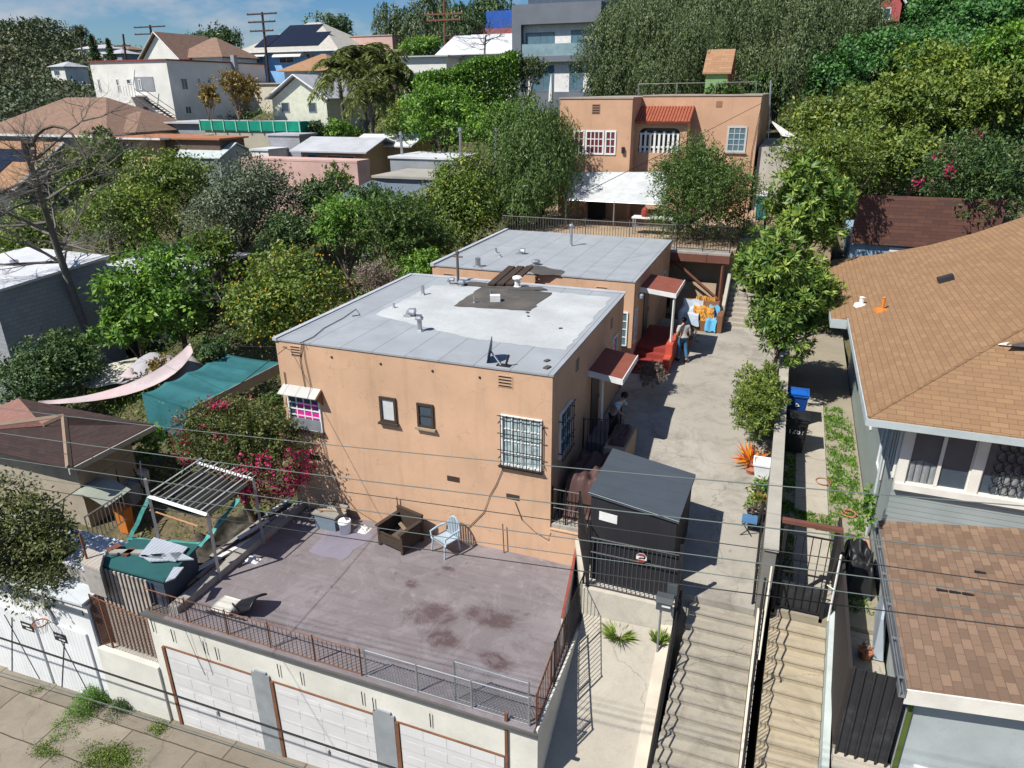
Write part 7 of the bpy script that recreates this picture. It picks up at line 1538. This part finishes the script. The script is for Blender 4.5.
# ------------------------------------------------------------------ objects on the purple deck
ac = thing('armchair_frame', 'dark brown wooden armchair frame without cushions on the roof deck', 'armchair', (0,0,0))
for x in (-.38,.38):
    for y in (-.36,.36): mb = MB(); mb.box(x-.035,y-.035,0,x+.035,y+.035,.62 if y < 0 else .78); mb.build('leg', DKWOOD, ac)
    mb = MB(); mb.box(x-.05,-.44,.62,x+.05,.40,.67); mb.build('armrest', DKWOOD, ac)
    mb = MB(); mb.box(x-.02,-.325,.1,x+.02,.325,.58); mb.build('side_panel', DKWOOD, ac)
mb = MB(); mb.box(-.345,-.39,.12,.345,-.33,.36); mb.box(-.345,-.385,.40,.345,-.345,.45); mb.build('front_rail', DKWOOD, ac)
mb = MB(); mb.box(-.345,.33,.1,.345,.38,.76); mb.box(-.42,.32,.781,.42,.40,.83); mb.build('backrest', DKWOOD, ac)
mb = MB(); mb.box(-.345,-.32,.2,.345,.32,.24); mb.build('seat', flat('brown_webbing',(.11,.08,.065),.9,scale=6,dirt=.5), ac)
mb = MB(); mb.obox((.12,.05,.42),(.5,.09,.03),Matrix.Rotation(.7,3,'Y')); mb.build('loose_board', WOOD, ac)
ac.location = (-8.78,14.35,3.0); ac.rotation_euler = (0,0,R(-14)); ac.scale = (1.1,1.1,1.0)
pc = thing('plastic_chair', 'pale blue moulded plastic garden armchair on the roof deck', 'chair', (0,0,0))
for x in (-.24,.24):
    for y in (-.24,.22): mb = MB(); mb.tube([(x*1.15,y*1.2,0),(x,y,.42)],[.022,.03],6); mb.build('leg', CHAIRP, pc)
    mb = MB(); mb.tube([(x*1.18,-.25,.40),(x*1.25,-.26,.62),(x*1.25,.0,.66),(x*1.15,.26,.66)],[.024,.03,.032,.026],6); mb.build('armrest', CHAIRP, pc, smooth=True)
mb = MB(); mb.sheet(lambda u,v: ((u-.5)*.54,(v-.5)*.5,.43-.03*math.sin(math.pi*u)*math.sin(math.pi*v)), 8, 8, .03); mb.build('seat', CHAIRP, pc, smooth=True)
mb = MB(); pr_ = [Vector((.25*math.cos(R(a))*1.05,.27+.06*math.sin(R(a)),.45+.48*math.sin(R(a)))) for a in range(0,181,12)]; mb.tube(pr_,.028,6)
for i in range(-3,4): x = i*.062; zt_ = .45+.48*math.sqrt(max(0,1-(x/.262)**2)); mb.hexa([(x-.018,.25,.43),(x+.018,.25,.43),(x+.018,.28,.43),(x-.018,.28,.43),(x-.018,.31,zt_),(x+.018,.31,zt_),(x+.018,.335,zt_),(x-.018,.335,zt_)])
mb.build('backrest', CHAIRP, pc)
pc.location = (-7.45,14.42,3.0); pc.rotation_euler = (0,0,R(-24))
cr_ = thing('storage_crate', 'worn grey blue crate with boards on top in the shaded deck corner', 'crate', (-11.0,14.45,3.0))
mb = MB(); mb.box(-11.45,14.15,3.003,-10.78,14.75,3.45); mb.build('body', flat('grey_blue_crate',(.17,.22,.27),.7,scale=4,dirt=.5), cr_)
mb = MB(); mb.box(-11.5,14.1,3.451,-10.72,14.8,3.5); mb.build('lid', flat('crate_lid',(.28,.27,.24),.8,dirt=.5), cr_)
for i in range(3): mb = MB(); mb.obox((-11.0+.1*i,14.4,3.53+.03*i),(.8,.09,.025),Matrix.Rotation(.3-.5*i,3,'Z')); mb.build('loose_board', [WOOD,GREYWOOD,DKWOOD][i], cr_)
bk = thing('bucket', 'white plastic bucket beside the grey blue crate', 'bucket', (-10.5,14.25,3.0)); mb = MB(); mb.lathe((-10.5,14.22,3.003),[(.15,0),(.17,.33),(.185,.34),(.185,.38),(.17,.38)],16); mb.build('body', flat('bright_white',(.8,.82,.86)), bk, smooth=True)
mb = MB(); mb.lathe((-10.5,14.22,3.384),[(.17,0),(.175,.02),(.01,.025)],16); mb.build('lid', flat('bright_white',(.8,.82,.86)), bk)
heap('white_rag','small white rag on the deck right of the bucket','rag',-10.3,-9.95,14.35,14.65,3.0,.06,WHITEP,.06,seed=12)
for px,py,h_,lb in ((404,525,1.05,'thin steel rod standing on the deck behind the brown armchair'),(504,553,.92,'thin steel rod standing on the deck near the right corner of the wall')):
    c = aZ(px,py,3.0); c.y = min(c.y,14.9); mb = MB(); mb.tube([(c.x,c.y,2.99),(c.x-.03,c.y,3+h_)],.016,5); tag(mb.build('steel_rod', RUST), lb, 'rod')
for px,py,m,lb in ((253,560,WHITEP,'crumpled white bag lying in the shade near the kerb beam'),(264,538,TERRA,'small orange brick fragment near the kerb beam')):
    c = aZ(px,py,3.0); heap('litter',lb,'litter',c.x-.16,c.x+.16,c.y-.1,c.y+.1,3.0,.06,m,.05,seed=int(px))
oc = thing('office_chair', 'toppled office chair with a rounded black back behind the rusty railing', 'chair', (-11.0,10.5,3.0))
mb = MB()
def shell(u,v): a = (u-.5)*2; return (-11.15+.62*v, 10.62+.30*a, 3.12+.34*v+.05*math.cos(a*1.5)-.1*a*a)
mb.sheet(shell, 10, 10, .05); mb.build('backrest', flat('black_vinyl',(.015,.015,.018),.35,bump=0), oc, smooth=True)
mb = MB(); mb.sheet(lambda u,v: (-11.7+.55*v,10.25+.5*u,3.1+.03*math.sin(3*u)), 6, 6, .08); mb.build('seat', flat('dirty_white_vinyl',(.6,.58,.52),.5), oc, smooth=True)
mb = MB(); mb.tube([(-11.8,10.2,3.04),(-10.7,10.25,3.06)],.02,5); mb.tube([(-11.5,10.7,3.04),(-10.8,10.2,3.3)],.02,5); mb.build('base_frame', BLACKM, oc)
# satellite dish and boards on the roof
sdh = thing('satellite_dish', 'dark blue satellite dish on a bent mast on the front roof', 'satellite dish', (-6.1,15.35,ZR+.05))
b0 = aZ(501,365,ZR+.06); t0 = aY(491,351,b0.y+.25)
mb = MB(); mb.tube([b0,b0+Vector((-.25,.1,.22)),t0],.02,6); mb.build('mast', GALV, sdh)
mb = MB(); Md = Vector((-.88,-.32,.2)).to_track_quat('Z','Y').to_matrix()
for i in range(6):
    r0_, r1_ = .34*i/6, .34*(i+1)/6
    for q in range(20):
        a0_, a1_ = 6.283*q/20, 6.283*(q+1)/20
        f4 = [Vector((r_*math.cos(a_)*.85, r_*math.sin(a_)*1.1, .5*r_*r_)) for r_,a_ in ((r0_,a0_),(r1_,a0_),(r1_,a1_),(r0_,a1_))]
        mb.prism([t0+Md@p for p in f4], Md@Vector((0,0,-.012)))
mb.build('reflector', flat('dish_blue',(.035,.06,.10),.4,bump=0), sdh)
mb = MB(); mb.tube([b0+Vector((.12,0,0)),b0+Vector((.2,.02,.28))],.03,5); mb.box(b0.x-.1,b0.y-.08,ZR+.051,b0.x+.25,b0.y+.08,ZR+.075); mb.build('bracket', BLACKM, sdh)
for i in range(3):
    a = aZ(491+i*9,286,ZR+.1); b = aY(512+i*9,268,a.y+1.9); mb = MB(); d_ = b-a; M3 = d_.to_track_quat('X','Z').to_matrix(); mb.obox(tuple((a+b)/2+Vector((0,0,.05))),(d_.length,.26,.06),M3)
    tag(mb.build('leaning_board', DKWOOD), ['left dark board of the three leaning across the gap between the orange houses','middle dark board leaning across the gap between the orange houses','right dark board leaning across the gap between the orange houses'][i], 'board')
cable([aZ(*p,ZR+.07) for p in ((300,343),(313,337),(324,328),(343,318),(356,309),(360,315),(352,316))], .012, name='roof_cable', par=None)['label'] = 'dark cable trailing along the left edge of the front roof'
bpy.data.objects['roof_cable']['category'] = 'cable'

# towel covered chair at the driveway end
tc_ = thing('covered_couch', 'old brown couch at the driveway end beside the rear stairs', 'couch', (-2.9,30.2,5.0))
mb = MB(); mb.box(-3.7,29.9,5.02,-2.2,30.8,5.45); mb.build('seat', flat('brown_couch',(.2,.1,.05)), tc_); mb = MB(); mb.hexa([(-3.7,30.6,5.45),(-2.2,30.6,5.45),(-2.2,30.9,5.45),(-3.7,30.9,5.45),(-3.7,30.75,6.1),(-2.2,30.75,6.1),(-2.2,31.0,6.1),(-3.7,31.0,6.1)]); mb.build('backrest', flat('brown_couch',(.2,.1,.05)), tc_)
mb = MB(); mb.box(-2.2,29.85,5.02,-1.95,30.8,5.75); mb.build('armrest', flat('brown_couch',(.2,.1,.05)), tc_)
def drape(name, label, x0, x1, m, seed, zt_=6.12, y1=30.95):
    def f(u,v):
        if v < .4: y = y1-.15-.1*v; z = zt_+.02
        x = x0+(x1-x0)*u; s_ = v*1.9
        if s_ < .5: y, z = y1-.25-s_*.1, zt_+.03-s_*.9*.8
        elif s_ < 1.1: y, z = y1-.3-(s_-.5)*1.2, zt_-.36-.02*math.sin(s_*9)
        else: y, z = y1-1.05-.1*(s_-1.1), zt_-.38-(s_-1.1)*.62
        return (x+.04*math.sin(v*6+seed), y-.03*math.sin(u*8+seed), z+.03*math.sin(u*11+seed))
    mb = MB(); mb.sheet(f, 14, 22, .012); tag(mb.build(name, m, smooth=True), label, 'towel')
drape('towel','white and blue towel hanging over the left of the brown couch',-3.75,-2.9,flat('white_blue_towel',(.5,.56,.62),.9,scale=2.4,var=.3,dirt=.8,dirtcol=(.05,.28,.5)),1)
drape('striped_towel','orange towel with dark stripes over the back of the brown couch',-3.2,-2.35,lines('orange_striped_towel',(.60,.29,.06),.24,0,.3,.12,.9,relief=.0),3,6.25,31.1)
drape('towel','bright blue towel on the right of the brown couch',-2.6,-2.15,flat('blue_towel',(.12,.42,.68),.9),6,5.95,30.9)
pot('dry_plant_pot','pot with a tall dry reddish plant behind the red porch wall',-3.1,27.6,5.0,.2,.35,TERRA,leafy(LF_DRY,260,.55,.12),'plant')

# ------------------------------------------------------------------ people
SKIN = flat('skin', (.42,.24,.16), .6, var=.05, dirt=0, bump=0); HAIR = flat('black_hair', (.015,.012,.01), .6, bump=0)
def skinmesh(name, nodes, edges, mat, par, sub_=2):
    me = bpy.data.meshes.new(name); me.from_pydata([n[0] for n in nodes], edges, []); o = bpy.data.objects.new(name, me); COL.objects.link(o)
    m = o.modifiers.new('skin','SKIN'); m.use_smooth_shade = True
    for i,nn in enumerate(nodes):
        v = me.skin_vertices[0].data[i]; r_ = nn[1]; v.radius = (r_, r_) if not isinstance(r_, tuple) else r_; v.use_root = (i == 0)
    s2 = o.modifiers.new('sub','SUBSURF'); s2.levels = sub_; s2.render_levels = sub_
    me.materials.append(mat)
    bpy.context.view_layer.update(); dg = bpy.context.evaluated_depsgraph_get(); m2 = bpy.data.meshes.new_from_object(o.evaluated_get(dg)); bpy.data.objects.remove(o)
    m2.name = name; m2.polygons.foreach_set('use_smooth',[True]*len(m2.polygons)); o = bpy.data.objects.new(name, m2); COL.objects.link(o); o.parent = par; return o
def person(label, loc, rz, J, shirt, trousers, shoes):
    t_ = thing('person', label, 'person', (0,0,0))
    keys = list(J); idx = {k_:i for i,k_ in enumerate(keys)}
    rad = dict(pelvis=.13,belly=.125,chest=.14,neck=.055,chin=.06,head=.092,crown=.085,sl=.06,sr=.06,el=.04,er=.04,wl=.028,wr=.028,hl=.035,hr=.035,pl=.085,pr=.085,kl=.058,kr=.058,al=.04,ar=.04,tl=.035,tr=.035)
    E_ = [('pelvis','belly'),('belly','chest'),('chest','neck'),('neck','chin'),('chin','head'),('head','crown'),('chest','sl'),('sl','el'),('el','wl'),('wl','hl'),('chest','sr'),('sr','er'),('er','wr'),('wr','hr'),('pelvis','pl'),('pl','kl'),('kl','al'),('al','tl'),('pelvis','pr'),('pr','kr'),('kr','ar'),('ar','tr')]
    body = skinmesh('body', [(J[k_], rad[k_]) for k_ in keys], [(idx[a],idx[b]) for a,b in E_], SKIN, t_)
    # fingers join the palm, nose and ears join the head (same body mesh)
    mb = MB()
    for h_, w_ in (('hl','wl'),('hr','wr')):
        H_ = Vector(J[h_]); d = (H_-Vector(J[w_])).normalized(); s_ = d.cross(Vector((0,1,.1))).normalized(); c_ = d.cross(s_)
        for i,l in enumerate((.075,.085,.08,.062)): b = H_+s_*(i-1.5)*.018+d*.012; mb.tube([b, b+d*l*.55, b+d*l*.9+c_*.02],[.0095,.009,.007],5)
        b = H_-s_*.03-d*.02; mb.tube([b, b-s_*.03+d*.02, b-s_*.035+d*.05],[.011,.01,.008],5)
    Hd = Vector(J['head']); mb.tube([Hd+Vector((0,-.085,.01)),Hd+Vector((0,-.115,-.025)),Hd+Vector((0,-.09,-.035))],[.008,.014,.01],5)
    for s_ in (-1,1): mb.ball(Hd+Vector((s_*.092,.005,-.005)),(.012,.022,.032),6,4)
    bm2 = mb.build('features', SKIN, t_, smooth=True)
    me = body.data; v0 = len(me.vertices); vs = [tuple(v.co) for v in me.vertices]+[tuple(v.co) for v in bm2.data.vertices]; fs = [tuple(p.vertices) for p in me.polygons]+[tuple(v0+i for i in p.vertices) for p in bm2.data.polygons]
    nm = bpy.data.meshes.new('body'); nm.from_pydata(vs,[],fs); nm.materials.append(SKIN); nm.polygons.foreach_set('use_smooth',[True]*len(fs)); body.data = nm; bpy.data.objects.remove(bm2)
    def seg(name, ks, es, grow, m, ends=()): 
        nn = [(J[k_] if not isinstance(k_, tuple) else tuple(Vector(J[k_[0]]).lerp(Vector(J[k_[1]]),k_[2])), (rad[k_] if not isinstance(k_, tuple) else rad[k_[0]]*(1-k_[2])+rad[k_[1]]*k_[2])+grow) for k_ in ks]
        return skinmesh(name, nn, es, m, t_)
    seg('shirt', ['belly','chest',('chest','neck',.75),'sl',('sl','el',.8),'sr',('sr','er',.8),('belly','pelvis',.75)], [(0,1),(1,2),(1,3),(3,4),(1,5),(5,6),(0,7)], .02, shirt)
    seg('trousers', ['pelvis','pl','kl',('al','kl',.1),'pr','kr',('ar','kr',.1),('pelvis','belly',.45)], [(0,1),(1,2),(2,3),(0,4),(4,5),(5,6),(0,7)], .017, trousers)
    for a_,b_ in (('al','tl'),('ar','tr')): mb = MB(); A0 = Vector(J[a_]); B0 = Vector(J[b_]); d=(B0-A0).normalized(); mb.tube([A0-d*.05+Vector((0,0,-.045)),A0+d*.06+Vector((0,0,-.04)),B0+d*.06+Vector((0,0,-.01))],[.045,.048,.038],8); mb.build('shoe', shoes, t_, smooth=True)
    mb = MB(); mb.ball(Hd+Vector((0,.02,.035)),(.108,.112,.105),12,8); mb.build('hair', HAIR, t_, smooth=True)
    mb = MB()
    for s_ in (-1,1): mb.ball(Hd+Vector((s_*.034,-.088,.012)),(.014,.008,.008),6,4)
    mb.build('eyes', flat('eye_dark',(.03,.02,.015),.2,bump=0), t_); mb = MB(); mb.ball(Hd+Vector((0,-.088,-.05)),(.025,.008,.007),6,4); mb.build('mouth', flat('lips',(.35,.12,.10)), t_)
    t_.location = loc; t_.rotation_euler = (0,0,rz); return t_
J1 = dict(pelvis=(0,.12,.92),belly=(0,.06,1.07),chest=(0,-.06,1.27),neck=(0,-.17,1.42),chin=(0,-.22,1.46),head=(0,-.26,1.52),crown=(0,-.24,1.60),sl=(.19,-.08,1.31),el=(.24,-.25,1.1),wl=(.2,-.46,1.02),hl=(.19,-.53,1.0),sr=(-.19,-.08,1.31),er=(-.24,-.22,1.08),wr=(-.18,-.42,.98),hr=(-.17,-.49,.96),pl=(.1,.1,.84),kl=(.11,.02,.48),al=(.11,.08,.09),tl=(.12,-.08,.045),pr=(-.1,.1,.84),kr=(-.11,.05,.48),ar=(-.12,.16,.09),tr=(-.13,0,.045))
person('person in a white patterned shirt leaning forward in the shade under the first canopy', (-3.98,19.1,4.72), R(75), J1, flat('checked_shirt',(.45,.5,.56),.8,scale=14,var=.5,dirt=.9,dirtcol=(.05,.08,.2),bump=0), flat('black_trousers',(.02,.02,.022),.8,bump=0), BLACKP)
J2 = dict(pelvis=(0,.02,.92),belly=(0,0,1.08),chest=(0,-.02,1.28),neck=(0,-.04,1.45),chin=(0,-.06,1.5),head=(0,-.07,1.57),crown=(0,-.06,1.64),sl=(.19,-.01,1.34),el=(.26,.02,1.07),wl=(.22,-.16,.88),hl=(.21,-.22,.84),sr=(-.19,-.01,1.34),er=(-.25,.05,1.07),wr=(-.22,-.12,.88),hr=(-.21,-.18,.84),pl=(.1,.0,.84),kl=(.12,-.05,.48),al=(.13,.02,.09),tl=(.14,-.14,.045),pr=(-.1,0,.84),kr=(-.12,.06,.48),ar=(-.14,.2,.09),tr=(-.15,.04,.045))
person('person in blue jeans and a pale top standing beside the red porch wall', (-3.05,26.1,4.97), R(-150), J2, flat('pale_top',(.42,.42,.40),.85,bump=0), flat('blue_jeans',(.05,.14,.26),.85,bump=0), flat('dark_shoes',(.04,.04,.05)))

# ------------------------------------------------------------------ poles and wires
def pole(label, px, pyt, pyb, Y, arms, mat, r0=.16, tilt=0):
    b = aY(px,pyb,Y); t2 = aY(px+tilt,pyt,Y); t_ = thing('utility_pole', label, 'utility pole', (b.x,Y,b.z)); mb = MB(); mb.tube([b-Vector((0,0,6)),t2],[r0,r0*.7],8); mb.build('mast', mat, t_)
    for (py,w_) in arms: c = aY(px+tilt*.9,py,Y); mb = MB(); mb.box(c.x-w_/2,Y-.25,c.z-.09,c.x+w_/2,Y-.1,c.z+.09); mb.build('crossarm', mat, t_); mb = MB(); [mb.lathe((c.x+w_*(q-.5)*.95,Y-.17,c.z+.09),[(.05,0),(.07,.1),(.03,.2)],6) for q in (0,.2,.8,1)]; mb.build('insulators', GREYP, t_)
pole('tall utility pole with three crossarms in front of the blue house',267,12,73,84,((14,4.6),(22,4.2),(31,3.6)),DKWOOD,.2,-5)
pole('utility pole with a double crossarm behind the white gabled house',151,25,48,100,((27,6.5),(34,6.2)),DKWOOD,.24,-1)
pole('short dark utility pole left of the white gabled house roof',123,34,60,96,((46,3.5),),DKWOOD,.2)
pole('brown utility pole among the eucalyptus trees at the top',444,-4,54,88,((14,5.2),(20,4.6)),flat('red_brown_pole',(.16,.07,.045)),.2)
for px,pt,pb,Y,lb in ((79,31,44,170,'tall thin palm on the far ridge, nearest the sky gap'),):
    b = aY(px,pb,Y); t3 = aY(px,pt,Y); t_ = thing('ridge_palm', lb, 'palm tree', tuple(b)); mb = MB(); mb.tube([b-Vector((0,0,8)),t3],.25,6); mb.build('trunk', GREYBARK, t_)
    g = np.random.default_rng(3); d = rdir(g,500); o = bpy.data.objects.new('crown', leaf_mesh('crown', np.array(t3)+d*g.uniform(0,2.0,(500,1))*np.array([1,1,.6]), d+np.array([0,0,-.4]), rdir(g,500), 1.1, .25, g.random(500), LF_FAR, tuple(b))); COL.objects.link(o); o.parent = t_
for px,pt,pb,Y,lb,rr in ((94,36,50,160,'dark pointed conifer on the far ridge, the taller one',4),(110,40,52,165,'short dark conifer on the far ridge right of the taller one',4),(30,26,40,190,'slim cypress on the dark far left crest',2.2),(21,30,42,190,'second slim cypress on the dark far left crest',1.8)):
    b = aY(px,pb,Y); t3 = aY(px,pt,Y); t_ = thing('cypress', lb, 'tree', tuple(b)); g = np.random.default_rng(int(px)); n = 900; s_ = g.random(n); an = g.random(n)*6.283; rad_ = (1-s_)*rr*.35*(1+.3*np.sin(s_*22)); H_ = t3.z-b.z+4
    P = np.stack([b.x+rad_*np.cos(an), b.y+rad_*np.sin(an), b.z-4+s_*H_],1); o = bpy.data.objects.new('crown', leaf_mesh('crown', P, g.normal(size=(n,3))+np.array([0,0,.6]), g.normal(size=(n,3)), .8, .3, g.random(n), LF_DRK, tuple(b))); COL.objects.link(o); o.parent = t_
    mb = MB(); mb.tube([b-Vector((0,0,8)),t3],.15,5); mb.build('trunk', BARK, t_)
WIRE = flat('pale_wire', (.11,.14,.13), .6, 0, bump=0); WIRED = flat('dark_wire', (.02,.02,.022), .6, bump=0)
def wire(label, pts, Y, r, m, ext=.35, grp='street wires crossing in front of the houses', nm='overhead_wire'):
    # quadratic through three picture points, all in one vertical plane at depth Y
    P = [aY(px,py,Y) for px,py in pts]; xs_ = np.array([p.x for p in P]); zs = np.array([p.z for p in P]); co = np.polyfit(xs_, zs, 2 if len(P) > 2 else 1)
    L_ = xs_.max()-xs_.min(); X = np.linspace(xs_.min()-ext*L_, xs_.max()+ext*L_, 60); lin = np.polyfit(xs_, zs, 1)
    Q = [(x, Y, float(np.polyval(co, x))) for x in X]; mb = MB(); mb.tube(Q, r, 5, cap=False); tag(mb.build(nm, m), label, 'wire', grp)
wire('topmost pale wire crossing the deck wall and the black shed roof', ((0,408),(551,466),(1024,506)), 6.2, 0.0054, WIRE)
wire('greenish second wire from the top across the picture', ((0,433),(551,503),(1024,556)), 6.4, 0.0065, WIRE)
wire('third wire from the top', ((0,445),(551,520),(1024,585)), 6.3, 0.0050, WIRED)
wire('fourth wire from the top, running past the black gate', ((0,458),(551,536),(1024,597)), 6.6, 0.0061, WIRE)
wire('fifth wire from the top', ((0,473),(551,552),(1024,616)), 6.5, 0.0050, WIRE)
wire('lowest of the six street wires', ((0,482),(551,567),(1024,628)), 6.7, 0.0065, WIRED)
wire('thick black cable sagging across the garage doors', ((0,638),(179,697),(393,768)), 7.6, .022, WIRED, .6, None, 'thick_cable')
wire('thin grey cable just above the pavement edge', ((9,675),(150,718),(300,767)), 8.6, .012, WIRE, .5, None, 'thin_cable')
def drop(label, pts, r=.01, m=None):
    pts = [Vector(p) for p in pts]; mb = MB(); mb.tube(pts, r, 4, cap=False); tag(mb.build('drop_wire', m or WIRED), label, 'wire')
a = Vector(fp(287,347,14.9)); b = aY(140,447,9.5)
drop('drop wire running from the roof corner down past the teal shelter', [a, a.lerp(b,.5)-Vector((0,0,.15)), b, b+(b-a)*.8], .01)
b = aY(100,330,20.0); drop('thin drop wire from the roof corner to the left over the orange tree', [a, a.lerp(b,.5)-Vector((0,0,.3)), b], .008)
a = aY(762,103,42.9); b = aY(560,222,14); drop('service wire sloping from the upper house across the terrace', [a, aY(660,155,30), aY(580,195,26)], .012)
# clutter between the hut and the shack
for i,(px,py,z,sx,m,nm,lb) in enumerate(((118,468,2.0,.5,flat('blue_tub',(.04,.13,.35),.5),'tub','blue plastic tub in the clutter beside the hut'),(128,484,1.9,.6,GREYP,'crate','grey crate in the clutter beside the hut'),(140,472,1.9,.45,WHITEP,'crate','white crate in the clutter beside the hut'),(106,482,1.9,.5,flat('dark_blue_tub',(.02,.05,.14),.5),'tub','dark blue tub half hidden below the hut eave'),(122,508,1.9,.45,flat('orange_plastic',(.6,.2,.04),.5),'crate','orange crate behind the slanted white laths'))):
    c = aZ(px,py,z); t_ = thing(nm, lb, nm, (c.x,c.y,1.2)); h = z-1.2; mb = MB(); mb.hexa([(c.x-sx*.4,c.y-sx*.3,1.0),(c.x+sx*.4,c.y-sx*.3,1.0),(c.x+sx*.4,c.y+sx*.3,1.0),(c.x-sx*.4,c.y+sx*.3,1.0),(c.x-sx*.5,c.y-sx*.4,z),(c.x+sx*.5,c.y-sx*.4,z),(c.x+sx*.5,c.y+sx*.4,z),(c.x-sx*.5,c.y+sx*.4,z)]); mb.build('body', m, t_)
    mb = MB(); mb.box(c.x-sx*.53,c.y-sx*.43,z+.002,c.x+sx*.53,c.y-sx*.36,z+.04); mb.box(c.x-sx*.53,c.y+sx*.36,z+.002,c.x+sx*.53,c.y+sx*.43,z+.04); mb.build('rim', m, t_)
for i in range(6):
    a = aZ(100+i*9, 462+(i*7)%20, 2.3); mb = MB(); mb.tube([(a.x,a.y,1.1),(a.x+rnd.uniform(-.5,.5),a.y+rnd.uniform(-.3,.3),2.4+rnd.random()*.6)],.025,5); tag(mb.build('scrap_pipe', [GALV,WHITEP,DKWOOD][i%3]), 'old pipe or lath leaning in the clutter beside the hut', 'pipe', 'scrap pipes beside the hut')
mb = MB(); c = aZ(100,492,2.4); mb.sheet(lambda u,v: (c.x+1.6*(u-.5), c.y+1.0*(v-.5), 2.4+.15*math.sin(u*4)+.1*v), 8, 5, .02); tag(mb.build('plastic_sheet', flat('greenish_sheet',(.3,.33,.28),.5)), 'pale greenish plastic sheet over the clutter beside the hut', 'sheet')

heap('junk_heap','dark heap of junk and branches under the white pergola slats','junk',-14.9,-12.75,11.75,15.2,1.2,1.3,flat('dark_junk',(.06,.055,.045),.9,scale=6,var=.6,dirt=.8,dirtcol=(.16,.14,.11)),.6,seed=21)
